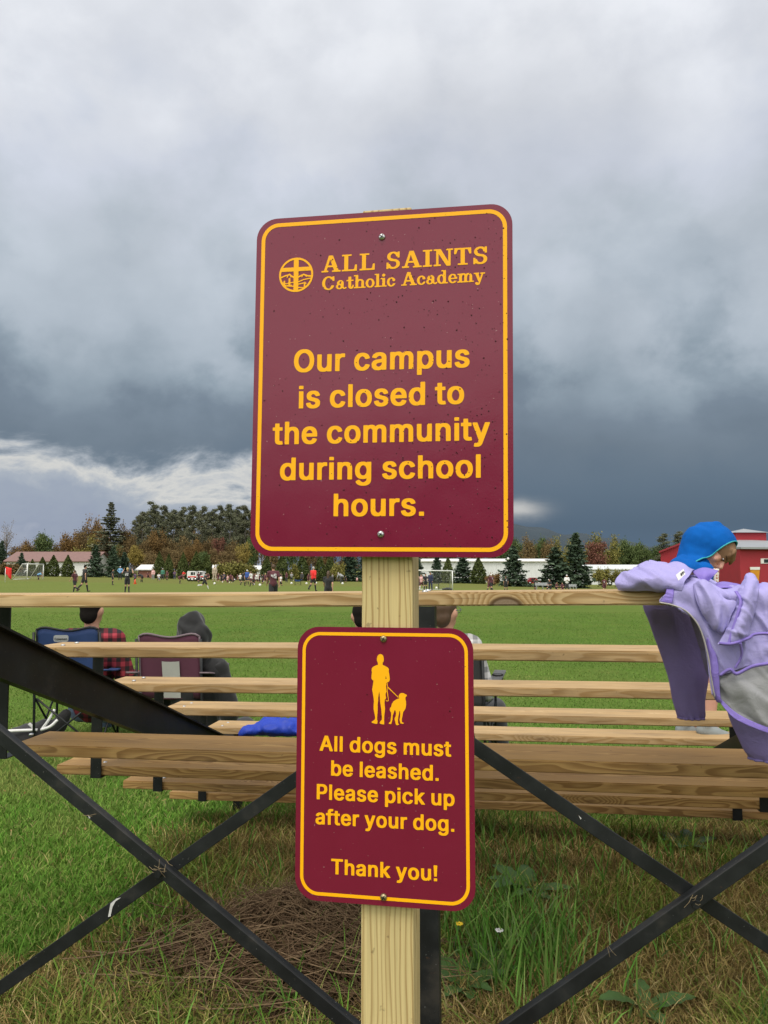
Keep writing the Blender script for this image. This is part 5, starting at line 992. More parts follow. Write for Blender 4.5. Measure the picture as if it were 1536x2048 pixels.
person(270, 1163, 1146, 'kneel', 1.0, 'purple', 'black', 'dark', 'short', 'player in dark purple kneeling behind the orange cone', Y=98)
person(283, 1166, 1146, 'bend', 1.3, 'black', 'black', 'dark', 'short', 'player in black bending down right of the orange cone', Y=92)
person(306, 1161, 1138, 'stand', PI, 'pink', 'long_grey', 'brown', 'short', 'adult in pale pink top and grey trousers on the far touchline', jacket=True, height=1.7)
person(317.5, 1162, 1147, 'kneel', PI, 'white', 'denim', 'dark', 'short', 'child in white crouching beside the adult in the green jacket', Y=100)
person(325, 1161, 1137, 'stand', PI, 'green', 'long_charcoal', 'grey', 'cap', 'adult in green jacket standing on the far touchline', jacket=True, height=1.75)
person(334, 1163, 1141, 'stand', 2.6, 'maroon', 'black', 'dark', 'long', 'player in maroon standing right of the adult in green')
person(349, 1161, 1141, 'cross', 2.9, 'purple', 'long_navy', 'dark', 'short', 'spectator in purple top and navy trousers left of the pink-red shirt', jacket=True)
person(358, 1162, 1143, 'stand', -2.9, 'grey', 'long_black', 'brown', 'short', 'spectator in grey top and black trousers between purple and red shirts', jacket=True)
person(367, 1163, 1142, 'hips', 2.8, 'red', 'black', 'dark', 'short', 'person in red shirt standing left of the white van')
person(360, 1168, 1148, 'bend', -1.4, 'maroon', 'maroon', 'brown', 'tail', 'girl in maroon bending before the person in the red shirt', Y=88)
person(397, 1169, 1144, 'walk', .5, 'maroon', 'black', 'dark', 'short', 'player in maroon walking in front of the white van')
person(409, 1181, 1145, 'run', -.9, 'black', 'black', 'dark', 'short', 'player in black with white socks running in front of the white van', socks='white', shoes='white')
person(429, 1163, 1132, 'stand', PI, 'beige', 'long_beige', 'grey', 'cap', 'tall adult in beige standing before the yellow shrubs', jacket=True, height=1.9)
person(486, 1172, 1143, 'walk', -.4, 'black', 'black', 'dark', 'short', 'player in black walking left of the adult in royal blue')
person(494, 1171, 1140, 'stand', 2.9, 'royal', 'navy', 'cap', 'cap', 'adult in royal blue jacket and white cap among the players', jacket=True, height=1.75)
person(502, 1173, 1143, 'walk', 1.1, 'white', 'maroon', 'brown', 'tail', 'girl in white top and maroon shorts right of the royal blue jacket')
person(546, 1216, 1130, 'walk', .25, 'maroon', 'black', 'brown', 'short', 'nearest player, maroon jersey with white number 45 and black shorts', num='45', shoes='white')
person(561, 1178, 1150, 'walk', -.8, 'white', 'black', 'dark', 'short', 'player in white bib and black shorts just right of number 45', num=None)
person(573, 1166, 1144, 'stand', 2.5, 'maroon', 'long_charcoal', 'dark', 'long', 'spectator in maroon top left of the blue folding chair', jacket=True)
person(583, 1165, 1145, 'cross', -2.6, 'grey', 'long_black', 'grey', 'short', 'grey-haired spectator in grey left of the blue folding chair', jacket=True)
person(604, 1167, 1145, 'stand', 2.8, 'charcoal', 'long_black', 'cap', 'cap', 'adult in black coat with a white cap right of the blue folding chair', jacket=True, height=1.7)
person(617, 1167, 1147, 'stand', PI, 'maroon', 'maroon', 'brown', 'long', 'player in maroon standing just left of the red-shirted referee')
person(626, 1183, 1134, 'walk', -.5, 'red', 'black', 'grey', 'short', 'referee in bright red shirt and black shorts walking on the field', jacket=True, height=1.78)
person(656, 1218, 1143, 'walk', -.2, 'black', 'black', 'brown', 'long', 'near player in black with long brown hair and red shoes', shoes='red', Y=31)
person(683, 1168, 1145, 'bend', .9, 'grey', 'long_charcoal', 'grey', 'short', 'adult in grey stooping over a ball left of the post', jacket=True, height=2.3)
person(691, 1168, 1152, 'stand', 2.9, 'black', 'black', 'dark', 'short', 'small child in black beside the stooping adult in grey', height=1.15)
person(714, 1168, 1154, 'stand', 2.6, 'pink', 'black', 'dark', 'short', 'small child in pale top nearest the wooden post', height=1.1)
person(837, 1181, 1152, 'stand', -2.4, 'maroon', 'black', 'brown', 'short', 'player in maroon right beside the post in front of the right goal')
person(843, 1181, 1149, 'walk', 2.5, 'pink', 'maroon', 'brown', 'tail', 'girl in pale top and maroon shorts in front of the right goal', socks='white')
person(851, 1181, 1148, 'hips', -2.7, 'black', 'black', 'dark', 'short', 'player in black in front of the right goal beside the navy tracksuit')
person(861, 1181, 1145, 'stand', 2.6, 'navy', 'long_navy', 'brown', 'short', 'coach in navy tracksuit in front of the right goal', jacket=True, height=1.72)
person(979, 1186, 1152, 'walk', -.6, 'maroon', 'maroon', 'brown', 'tail', 'girl in maroon on the left of the pair below the arborvitae')
person(983, 1186, 1148, 'walk', .5, 'maroon', 'black', 'cap', 'cap', 'player in maroon with a white cap, right of the pair', num='7')
person(1012, 1186, 1152, 'stand', .2, 'black', 'black', 'brown', 'short', 'player in black with white number 2 before the right spruce', num='2')
person(1070, 1184, 1157, 'stand', -1.3, 'black', 'black', 'dark', 'short', 'player in black at the left end of the silver bench', Y=88)
person(1100, 1184, 1160, 'kneel', 2.2, 'black', 'black', 'brown', 'short', 'player in black sitting by the silver bench', Y=84)
person(1113, 1184, 1165, 'kneel', -2.4, 'maroon', 'black', 'dark', 'short', 'player in maroon crouching left of the coach in white', Y=84)
person(1125, 1184, 1166, 'kneel', 2.6, 'maroon', 'maroon', 'brown', 'tail', 'girl in maroon crouching beside the coach in white', Y=84)
person(1134, 1184, 1150, 'cross', PI, 'white', 'long_charcoal', 'cap', 'cap', 'coach in white sweatshirt standing under the tallest spruce', jacket=True, height=1.75)
person(1209, 1187, 1156, 'walk', -.3, 'maroon', 'maroon', 'dark', 'short', 'player in maroon with white number 3 left of the lavender jacket', num='3')
extra = [(562, 1167, 1147, 'black'), (552, 1168, 1148, 'maroon'), (590, 1167, 1148, 'white'), (610, 1168, 1149, 'maroon'), (637, 1167, 1148, 'charcoal'), (646, 1167, 1148, 'maroon'), (665, 1167, 1147, 'grey'), (672, 1168, 1150, 'maroon'), (700, 1168, 1149, 'navy'), (296, 1162, 1143, 'maroon'), (312, 1162, 1145, 'black'), (342, 1162, 1143, 'maroon'), (372, 1164, 1146, 'black'), (386, 1168, 1148, 'maroon'), (416, 1166, 1146, 'maroon')]
# the warm-up crowd in the middle distance
crowd = [(436, 1168, 1146, 'maroon'), (443, 1170, 1147, 'black'), (449, 1169, 1145, 'navy'), (455, 1173, 1149, 'pink'), (461, 1171, 1147, 'maroon'), (468, 1170, 1148, 'white'), (475, 1168, 1148, 'maroon'), (480, 1170, 1147, 'white'), (507, 1174, 1147, 'maroon'), (513, 1171, 1146, 'white'), (519, 1169, 1148, 'maroon'),
         (525, 1173, 1148, 'black'), (530, 1170, 1146, 'maroon'), (535, 1174, 1149, 'maroon'), (466, 1174, 1151, 'maroon'), (490, 1167, 1148, 'black'), (499, 1168, 1147, 'maroon'), (447, 1174, 1152, 'maroon'), (421, 1167, 1149, 'black'), (541, 1168, 1147, 'pink')]
crowd += extra
kinds = ['walk', 'stand', 'run', 'hips', 'walk', 'bend', 'stand', 'walk', 'armsup', 'run']
for i, (u, vf, vh, c) in enumerate(crowd):
    k = kinds[i % 10]; vv = vh if k != 'bend' else vh + 7
    hr = ['brown', 'dark', 'blond', 'brown', 'dark'][i % 5]; hk = ['tail', 'short', 'long'][i % 3]
    person(u, vf, vv, k, random.uniform(-3, 3), c, 'black' if i % 3 else 'maroon', hr, hk, 'child in %s top among the players warming up' % c, socks=(True if i % 2 else 'white'), group='children warming up')
# ------------------------------------------------------------------ seated spectators and camp chairs near the bleachers
def plaid(name, a, b_, c_, k=26.0):
    m = bpy.data.materials.new(name); m.use_nodes = True; t = NT(m.node_tree); b = t.nt.nodes['Principled BSDF']
    x, y, z = t.sep(t.n('ShaderNodeTexCoord').outputs['Object'])[:3]
    def bands(q, kk, ph): return t.sm(t.m('SINE', t.m('ADD', t.m('MULTIPLY', q, kk), ph)), -.15, .15)
    h, v = bands(z, 95, 0), bands(t.m('ADD', x, t.m('MULTIPLY', y, .5)), 95, .6)
    s = t.m('MULTIPLY', t.m('ADD', h, v), .5)
    c = t.ramp(s, [(0, b_), (.5, a), (1, c_)]); t.put(b.inputs['Base Color'], c); b.inputs['Roughness'].default_value = .9; return m
PLAIDR = plaid('red_black_plaid', (.11, .010, .018), (.012, .008, .010), (.30, .028, .045))
PLAIDG = plaid('grey_plaid', (.34, .34, .34), (.15, .155, .16), (.52, .52, .52))
def seated(u, v_head_top, Y, rz, top, bottom, hair, label, hood=False, jacketmat=None, k=1.0, turn=0.0):
    J = dict(joints('sit')); r = empty('person'); tag(r, label, 'person')
    hp = J['head']
    # head turned a little
    bm_ = body_mesh(J, .014); bm_.materials.append(SKIN)
    o = bpy.data.objects.new('body', bm_); COL.objects.link(o); o.parent = r
    sm_ = shirt_mesh(J, .026, vox=.014, long=True)
    for v in sm_.vertices: v.co += Vector((0, -.4, .6)) * .011 * (1 - 3.5 * abs(mnoise.noise(Vector((v.co.x * 6, v.co.y * 9, v.co.z * 12)))))
    link('jacket' if hood else 'shirt', sm_, r, jacketmat or CLO[top])
    lm_ = legs_mesh(J, .016, full=True, vox=.016); link('trousers', lm_, r, CLO[bottom])
    link('shoes', shoe_mesh(J), r, CLO['grey'], True)
    if hood:
        m = MB(); m.ell(hp + Vector((0, -.02, .01)), (.112, .128, .142)); m.ell(hp + Vector((0, -.06, -.11)), (.15, .11, .10)); m.caps(J['sL'] + Vector((.03, -.01, .0)), J['sR'] + Vector((-.03, -.01, .0)), .085, .085); m.caps(J['neck'] + Vector((-.07, -.04, -.02)), J['neck'] + Vector((.07, -.04, -.02)), .075, .075); m.caps(hp + Vector((0, -.02, .10)), hp + Vector((.0, .05, .085)), .06, .05)
        for q in range(5): m.caps(hp + Vector((-.09 + .045 * q, -.13, -.14)), hp + Vector((-.06 + .03 * q, -.128, -.02)), .012, .01, 6)
        hm_ = blob(m, .012, 3)
        for v in hm_.vertices: v.co += (v.co - hp).normalized() * (.015 * (1 - 4 * abs(mnoise.noise(v.co * 7))) + .004 * mnoise.noise(v.co * 30))
        link('hood', hm_, r, jacketmat or CLO[top])
    else:
        m = MB(); m.ell(hp + Vector((0, -.014, .028)), (.079, .094, .098)); m.ell(hp + Vector((0, -.052, -.03)), (.066, .05, .07)); hm_ = blob(m, .010, 3); link('hair', hm_, r, HAIR[hair])
    ztop = hp.z + (.155 if hood else .125)
    p = at(u, v_head_top, Y); r.location = (p.x, Y, p.z - ztop * k); r.rotation_euler = (0, 0, rz); r.scale = (k, k, k); return r
def camp_chair(u0, u1, v_top, Y, fabric, trim, label, panel=None, logo=False, rz=0.0):
    """folding camp chair seen from behind; back panel spans columns u0..u1 and tops out at row v_top"""
    c = at((u0 + u1) / 2, v_top, Y); W = (u1 - u0) * Y / F; r = empty('camp_chair', (c.x, Y, 0), rz); tag(r, label, 'camp chair')
    H = c.z; hs = .42
    n, mrows = 15, 11
    xs = np.linspace(-W / 2, W / 2, n); zs = np.linspace(hs + .02, H, mrows)
    P = np.zeros((mrows, n, 3))
    for i, z in enumerate(zs):
        f = (z - hs) / (H - hs)
        for j, x in enumerate(xs):
            sg = .035 * math.cos(math.pi * x / W) ; zz = z - (.020 * math.cos(2 * math.pi * x / W) * f + (.03 * (abs(x) / (W / 2)) ** 6 * (f > .9)))
            P[i, j] = (x, -.10 * f + sg * (1 - .4 * f) + .004 * math.sin(31 * x + 9 * z), zz)
    me = gridmesh(P, 'back'); o = link('back', me, r, fabric, True); sd_ = o.modifiers.new('t', 'SOLIDIFY'); sd_.thickness = .008
    mb = MB(); mb.tube([tuple(q) for q in P[-1]], .009, 6); mb.tube([tuple(q) for q in P[:, 0]], .008, 6); mb.tube([tuple(q) for q in P[:, -1]], .008, 6); mb.build('piping', trim, r, True)
    if panel is not None:
        q = P[:7, 5:10].copy(); q[..., 1] -= .012; o2 = link('back_panel', gridmesh(q, 'back_panel'), r, panel, True)
    seat = np.zeros((8, 10, 3))
    for i, yv in enumerate(np.linspace(.02, .46, 8)):
        for j, x in enumerate(np.linspace(-W / 2, W / 2, 10)): seat[i, j] = (x, yv, hs + .02 - .05 * math.cos(math.pi * x / W) * math.sin(math.pi * i / 7))
    o = link('seat', gridmesh(seat, 'seat'), r, fabric, True); sd_ = o.modifiers.new('t', 'SOLIDIFY'); sd_.thickness = .006
    fr = MB(); t = .011
    for sx in (-1, 1):
        x = sx * (W / 2 + .015)
        fr.tube([(x, -.03, .0), (x, -.05, hs), (x, -.11, H - .03)], t, 7); fr.tube([(x, .47, 0), (x, .46, .62)], t, 7)
        fr.tube([(x, -.02, .02), (x, .46, hs)], t * .8, 6); fr.tube([(x, .46, .02), (x, -.03, hs)], t * .8, 6)
    fr.tube([(-W / 2, -.03, .02), (W / 2, -.04, hs)], t * .8, 6); fr.tube([(W / 2, -.03, .02), (-W / 2, -.04, hs)], t * .8, 6)
    fr.build('frame', STEEL, r, True)
    for sx in (-1, 1):
        x = sx * (W / 2 + .03); a = np.zeros((6, 4, 3))
        for i, yv in enumerate(np.linspace(-.10, .50, 6)):
            for j, xx in enumerate(np.linspace(-.045, .045, 4)): a[i, j] = (x + xx + sx * .02, yv, .66 - .035 * math.sin(math.pi * i / 5))
        o = link('armrest', gridmesh(a, 'armrest'), r, fabric if panel is None else trim, True); sd_ = o.modifiers.new('t', 'SOLIDIFY'); sd_.thickness = .012
        side = x + sx * .02; pouch = MB(); pouch.tube([(side, .355, .645), (side, .355, .535)], .044, 9, False); pouch.build('drink_pouch', trim, r, True)
    if logo:
        pl = rrect(.115, .052, .016, 6); xl = -.03; zl = H - .075
        y0 = -.155
        m = MB(); m.add([(xl + x, y0, zl + z) for x, z in pl] + [(xl + x, y0 + .004, zl + z) for x, z in pl], [tuple(range(len(pl)))[::-1]] + [(i, (i + 1) % len(pl), (i + 1) % len(pl) + len(pl), i + len(pl)) for i in range(len(pl))])
        lo = m.build('logo_patch', CLO['grey'], r)
        g = [[(x * .098, y * .105) for x, y in l] for l in text_line('Coleman', False, (0, 0, 1, 1, 0, .19, 0))]
        xs_ = [x for l in g for x, y in l]; w_ = max(xs_) - min(xs_); kk = .098 / w_
        g = [[((x - min(xs_)) * kk - .049, y * kk - .013) for x, y in l] for l in g]
        me = filled([g], 0, 'logo_lettering'); o = link('logo_lettering', me, lo, CLO['black']); o.location = (xl, y0 - .003, zl)
    return r
NAVY = mat('navy_chair_fabric', (.018, .045, .155), .75, .15, 9); BLK = mat('black_webbing', (.012, .012, .014), .7, .2, 12)
PLUM = mat('plum_chair_fabric', (.10, .028, .055), .8, .15, 9); LGREY = mat('grey_chair_mesh', (.42, .42, .40), .8, .1, 14)
camp_chair(84, 203, 1255, 6.35, NAVY, BLK, 'navy folding camp chair with a white logo patch, man in plaid beside it', logo=True, rz=.06)
camp_chair(286, 406, 1268, 6.2, PLUM, mat('plum_edge', (.16, .12, .14), .8, .1, 9), 'plum and grey folding camp chair under the black hood', panel=LGREY, rz=-.04)
seated(194, 1184, 6.75, -.12, 'red', 'denim', 'dark', 'dark-haired man in a red and black plaid shirt seated on the grass side', jacketmat=PLAIDR, k=1.2)
seated(399, 1223, 6.45, -.3, 'charcoal', 'charcoal', 'dark', 'person in a charcoal hooded jacket seated on the plum chair', hood=True, k=1.26, jacketmat=cloth('hood', (.006, .0065, .0075)))
seated(722, 1199, 6.3, .1, 'charcoal', 'black', 'dark', 'person with dark hair mostly hidden behind the wooden post', jacketmat=CLO['charcoal'], k=1.0)
pg = seated(899, 1184, 6.1, -.55, 'grey', 'charcoal', 'brown', 'man with short hair and glasses in a grey plaid shirt', jacketmat=PLAIDG, k=1.22)
hp = joints('sit')['head']
g = MB()
for sg in (-1, 1): g.tube([hp + Vector((.082 * sg, -.01, .012)), hp + Vector((.07 * sg, .095, .012))], .0025, 5)
for sg in (-1, 1): g.tube([hp + Vector((.035 * sg + .026 * math.cos(a), .103, .01 + .02 * math.sin(a))) for a in np.linspace(0, 6.28, 11)], .002, 4)
g.build('glasses', mat('glasses_frame', (.12, .12, .13), .4, .1, 20), pg)
camp_chair(880, 966, 1306, 5.8, CLO['charcoal'], BLK, 'black folding camp chair under the man in grey plaid', rz=-.3)
# ------------------------------------------------------------------ boy in the blue hood, standing on the lowest seat
BLUE = mat('blue_fleece', (.003, .098, .40), .95, .2, 18, bump=.5, bscale=220, spec=.15); TEAL = mat('teal_binding', (.03, .36, .40), .7, .1, 20)
def boy():
    Yb = 4.52; S = Yb / F / CP
    def P(u, v, dy=0.0): q = at(u, v, Yb + dy); return Vector((q.x, q.y, q.z))
    feet = BM @ Vector((0, 0, 0)); sole = at(1400, 1475, Yb).z
    root = empty('person', (P(1415, 1475).x, Yb, sole)); O = root.location.copy()
    tag(root, 'small boy in a bright blue hood looking down at a snack, standing on the bleachers', 'person')
    L = lambda u, v, dy=0.0: P(u, v, dy) - O
    up = Vector((.88, -.12, .42)).normalized(); fw = Vector((.36, -.50, -.80)); fw = (fw - up * up.dot(fw)).normalized(); sdv = fw.cross(up)   # head axes
    Hc = L(1427, 1098)
    MH = Matrix((sdv, fw, up)).transposed()
    hp_ = lambda x, y, z: Hc + MH @ Vector((x, y, z))
    m = MB()
    m.ell(Hc, (.078, .098, .108), MH); m.ell(hp_(0, .030, -.055), (.058, .062, .058), MH); m.ell(hp_(0, .082, -.078), (.026, .02, .018), MH)     # skull, jaw, chin
    m.caps(hp_(0, .096, .005), hp_(0, .120, -.028), .010, .015, 8)                             # nose
    m.ell(hp_(0, .092, -.052), (.026, .016, .010), MH); m.ell(hp_(0, .060, .045), (.06, .04, .03), MH)  # lips, brow
    for sg in (-1, 1): m.ell(hp_(.040 * sg, .072, -.03), (.026, .022, .026), MH); m.ell(hp_(.08 * sg, 0, -.01), (.014, .024, .03), MH)
    nk = L(1394, 1126); m.caps(nk, hp_(0, -.02, -.06), .045, .042)
    ch, hi = L(1380, 1215), L(1392, 1290)
    m.ell(ch, (.10, .12, .14)); m.caps(ch, nk, .085, .055); m.caps(ch, hi, .105, .10); m.ell(hi, (.10, .115, .10))
    for dy, uk, ua in ((-.06, 1417, 1417), (.07, 1398, 1396)):
        k_, a_ = L(uk + 4, 1375, dy), L(ua, 1450, dy)
        m.caps(hi + Vector((0, dy, -.02)), k_, .072, .048); m.caps(k_, a_, .050, .034); m.caps(a_, a_ + Vector((.04, 0, -.03)), .032, .026)
    hd = L(1422, 1147)
    for dy in (-.12, .10):
        sh, elb, wr = nk + Vector((-.01, dy, -.05)), L(1398, 1200, dy * 1.2), L(1415, 1158, dy * .35)
        m.caps(sh, elb, .042, .036); m.caps(elb, wr, .034, .024)
        d = (hd - wr).normalized(); pc = wr + d * .03; m.ell(pc, (.026, .02, .026)); s2 = Vector((0, 0, 1)).cross(d).normalized()
        for q in range(4):
            b0 = pc + s2 * (.014 * (q - 1.5)) + d * .018; m.caps(b0, b0 + d * .03 + Vector((0, 0, .008)), .0085, .008, 6); m.caps(b0 + d * .03 + Vector((0, 0, .008)), b0 + d * .045 + Vector((0, 0, -.012)), .008, .007, 6)
        m.caps(pc + Vector((0, 0, .015)), pc + d * .03 + Vector((0, 0, .03)), .0095, .008, 6)
    link('body', blob(m, .0085, 3), root, mat('boy_skin', (.60, .33, .25), .5, .08, 10, spec=.4))
    h = MB(); h.ell(hp_(0, .01, .03), (.083, .098, .090), MH)
    for q in range(9):
        x = -.06 + .015 * q; h.caps(hp_(x, .085, .075), hp_(x * 1.1, .101, .044 + .006 * (q % 3)), .015, .008, 6)
    for sg in (-1, 1): h.caps(hp_(.078 * sg, .03, .04), hp_(.082 * sg, .028, -.01), .016, .01, 6)
    link('hair', blob(h, .008, 2), root, mat('light_brown_hair', (.22, .13, .07), .8, .3, 40))
    for sg in (-1, 1):
        e = MB(); e.ell(hp_(.033 * sg, .0935, .003), (.011, .005, .0035), MH, 10, 6); e.build('eye', CLO['white'], root, True)
        e = MB(); e.ell(hp_(.033 * sg, .0985, .001), (.0055, .003, .004), MH, 8, 6); e.build('pupil', CLO['black'], root, True)
        e = MB(); e.caps(hp_(.016 * sg, .101, .022), hp_(.05 * sg, .090, .024), .004, .003, 6); e.build('eyebrow', HAIR['brown'], root, True)
    # hood: a shell round the head, opened over the face
    m = MB(); m.ell(hp_(0, -.018, .022), (.114, .124, .122), MH, 20, 14); m.caps(hp_(0, -.075, .0), nk + Vector((-.01, 0, .02)), .105, .10, 14)
    m.caps(hp_(.02, -.06, -.05), L(1375, 1136), .11, .075, 14); m.caps(L(1378, 1128, -.07), L(1400, 1130, -.09), .05, .05)
    for q in range(6):
        x = .112 * math.cos(.5 + q * .42); y = -.02 - .10 * math.sin(.5 + q * .42) * (q % 2)
        m.caps(hp_(x * .8, y, .085), hp_(x * 1.02, y - .03, -.02), .012, .02, 8); m.caps(hp_(x * 1.02, y - .03, -.02), hp_(x * .7, -.08, -.11), .02, .014, 8)
    m.caps(hp_(-.03, -.06, .10), hp_(.04, -.10, .07), .05, .04)
    me = blob(m, .009, 3)
    bm = bmesh.new(); bm.from_mesh(me)
    c0 = hp_(0, .044, .04); face_dir = (MH @ Vector((0, .98, .14))).normalized()
    geom = list(bm.verts) + list(bm.edges) + list(bm.faces)
    bmesh.ops.bisect_plane(bm, geom=geom, plane_co=c0, plane_no=face_dir, clear_outer=True)
    # folds running round the hood
    for v in bm.verts:
        q = MH.inverted() @ (v.co - Hc); v.co += (v.co - Hc).normalized() * (.0028 * (1 - 4 * abs(mnoise.noise(Vector((q.z * 11, q.x * 5, q.y * 5))))) + .003 * mnoise.noise(v.co * 26))
    rim = [e for e in bm.edges if e.is_boundary]; ring = {}
    for e in rim:
        for v in e.verts: ring[v.index if v.index >= 0 else id(v)] = v.co.copy()
    bm.to_mesh(me); bm.free(); me.polygons.foreach_set('use_smooth', [True] * len(me.polygons))
    ho = link('hood', me, root, BLUE); sd_ = ho.modifiers.new('t', 'SOLIDIFY'); sd_.thickness = .006; sd_.offset = -1
    bm = bmesh.new(); bm.from_mesh(me); bd = [e for e in bm.edges if e.is_boundary]; loop = []
    if bd:
        adj = {}
        for e in bd:
            a, b_ = e.verts; adj.setdefault(a.index, []).append(b_.index); adj.setdefault(b_.index, []).append(a.index)
        bm.verts.ensure_lookup_table(); best = []
        seen = set()
        for st in adj:
            if st in seen: continue
            l = [st]; seen.add(st)
            while True:
                nx = [q for q in adj[l[-1]] if q not in seen]
                if not nx: break
                l.append(nx[0]); seen.add(nx[0])
            if len(l) > len(best): best = l
        loop = [bm.verts[i].co.copy() for i in best]
    bm.free()
    if len(loop) > 6:
        t = MB(); t.tube(loop[::2] + [loop[0]], .0042, 6, False); t.build('hood_binding', TEAL, ho, True)
    m = MB(); m.ell(ch, (.115, .135, .16)); m.caps(ch, nk + Vector((0, 0, -.02)), .10, .085); m.caps(L(1377, 1142, -.10), L(1377, 1142, .09), .075, .075); m.caps(L(1360, 1165, -.02), L(1374, 1134, -.02), .09, .085); m.ell(L(1364, 1136, -.04), (.075, .09, .07)); m.caps(ch, hi + Vector((0, 0, .05)), .12, .115)
    for dy in (-.12, .10):
        sh, elb, wr = nk + Vector((-.01, dy, -.05)), L(1398, 1200, dy * 1.2), L(1415, 1158, dy * .35)
        m.caps(sh, elb, .060, .048); m.caps(elb, wr, .046, .036)
    me = blob(m, .010, 3)
    for v in me.vertices: v.co += Vector((0, 0, 1)) * .004 * mnoise.noise(v.co * 18)
    link('sweatshirt', me, root, BLUE)
    m = MB(); m.ell(hi, (.115, .13, .11))
    for dy, uk in ((-.06, 1417), (.07, 1398)): m.caps(hi + Vector((0, dy, -.02)), L(uk + 2, 1330, dy), .09, .075)
    link('shorts', blob(m, .012, 3), root, CLO['navy'])
    for dy, u0, u1, tilt in ((.05, 1353, 1402, .0), (-.085, 1395, 1462, .10)):
        a, b_ = L(u0, 1464, dy), L(u1, 1466 + tilt * 80, dy); d = (b_ - a)
        m = MB(); m.caps(a + Vector((.03, 0, .01)), a + d * .55 + Vector((0, 0, .006)), .038, .040, 12); m.caps(a + d * .55, b_ - d.normalized() * .03, .040, .030, 12); m.caps(a + Vector((.04, 0, .03)), a + Vector((.045, 0, .07)), .038, .036, 12)
        so = link('shoe', blob(m, .008, 3), root, mat('grey_canvas_shoe', (.23, .26, .27), .85, .15, 30))
        s_ = MB(); n_ = 14
        Vt = []
        w2 = .040; dn = d.normalized(); sy = Vector((0, 1, 0))
        for zz in (-.040, -.012):
            for q in range(20):
                t_ = 2 * math.pi * q / 20; Vt.append(a + d * .5 + dn * (d.length * .53 * math.copysign(abs(math.cos(t_)) ** .6, math.cos(t_))) + sy * (w2 * math.copysign(abs(math.sin(t_)) ** .8, math.sin(t_))) + Vector((0, 0, zz)))
        s_.add(Vt, [tuple(range(20))[::-1], tuple(range(20, 40))] + [(q, (q + 1) % 20, (q + 1) % 20 + 20, q + 20) for q in range(20)])
        s_.build('sole', mat('rubber_sole', (.36, .34, .31), .7, .2, 60), so, True)
    return root, L, O, Yb
B_, BL_, BO_, BY_ = boy()
# paper snack bag in his hands
def bag():
    m = bpy.data.materials.new('printed_paper'); m.use_nodes = True; t = NT(m.node_tree); b = t.nt.nodes['Principled BSDF']
    co = t.n('ShaderNodeTexCoord').outputs['Object']; v = t.n('ShaderNodeTexVoronoi'); v.inputs['Scale'].default_value = 60; t.put(v.inputs['Vector'], co)
    s = t.m('SUBTRACT', 1, t.sm(v.outputs['Distance'], .28, .42)); c = t.mix(s, (.72, .70, .66), t.mix(t.noise(co, 40, 2), (.55, .16, .10), (.20, .15, .08)))
    t.put(b.inputs['Base Color'], c); b.inputs['Roughness'].default_value = .7
    p0, p1 = at(1424, 1166, BY_ - .13), at(1436, 1166, BY_ - .13); q0, q1 = at(1414, 1137, BY_ - .13), at(1438, 1139, BY_ - .13)
    n = 9; G = np.zeros((8, n * 2, 3))
    for i in range(8):
        f = i / 7; a, b_ = p0.lerp(q0, f), p1.lerp(q1, f); cx = (a + b_) / 2; rx = (b_.x - a.x) / 2
        for j in range(n * 2):
            t_ = 2 * math.pi * j / (n * 2 - 1); G[i, j] = (cx.x + rx * math.cos(t_) * (1 + .05 * math.sin(5 * t_ + i)), cx.y + .03 * math.sin(t_), cx.z + .004 * math.sin(3 * t_) * (i == 7))
    o = link('snack_bag', gridmesh(G, 'snack_bag'), None, m, True); tag(o, 'printed white paper snack bag held up by the boy', 'snack bag')
    sd_ = o.modifiers.new('t', 'SOLIDIFY'); sd_.thickness = .002
bag()
# ------------------------------------------------------------------ lavender rain jacket thrown over the top plank
def fabric(name, c, rough=.55, weave=900.0):
    m = bpy.data.materials.new(name); m.use_nodes = True; t = NT(m.node_tree); b = t.nt.nodes['Principled BSDF']
    co = t.n('ShaderNodeTexCoord').outputs['Object']; n_ = t.noise(co, 22, 4, .6); k = t.m('ADD', .9, t.m('MULTIPLY', n_, .2))
    t.put(b.inputs['Base Color'], t.mix(1.0, c, t.comb(k, k, k), 'MULTIPLY')); b.inputs['Roughness'].default_value = rough; b.inputs['Specular IOR Level'].default_value = .35
    bp = t.n('ShaderNodeBump'); bp.inputs['Strength'].default_value = .55; bp.inputs['Distance'].default_value = .005
    t.put(bp.inputs['Height'], t.m('ADD', t.noise(co, 46, 4, .55, .6), t.m('MULTIPLY', t.noise(co, weave, 1, .5), .12))); t.nt.links.new(bp.outputs[0], b.inputs['Normal'])
    return m
LAV = fabric('lavender_nylon', (.355, .325, .645)); SEAM = fabric('violet_tape', (.225, .165, .55)); DPUR = fabric('violet_sleeve', (.235, .185, .46)); MESH = fabric('grey_mesh_lining', (.29, .295, .32), .85, 1500); INNER = fabric('dark_inside', (.17, .155, .27))  # the hanging sleeve gets a darker violet than the body
def cr(P, n):
    """Catmull-Rom resampling of control points along axis 0"""
    P = np.asarray(P, float); k = len(P); Q = np.concatenate([2 * P[:1] - P[1:2], P, 2 * P[-1:] - P[-2:-1]])
    out = []
    for t in np.linspace(0, k - 1, n):
        i = min(int(t), k - 2); f = t - i; a, b, c, d = Q[i], Q[i + 1], Q[i + 2], Q[i + 3]
        out.append(.5 * (2 * b + (c - a) * f + (2 * a - 5 * b + 4 * c - d) * f * f + (3 * b - a - 3 * c + d) * f ** 3))
    return np.array(out)
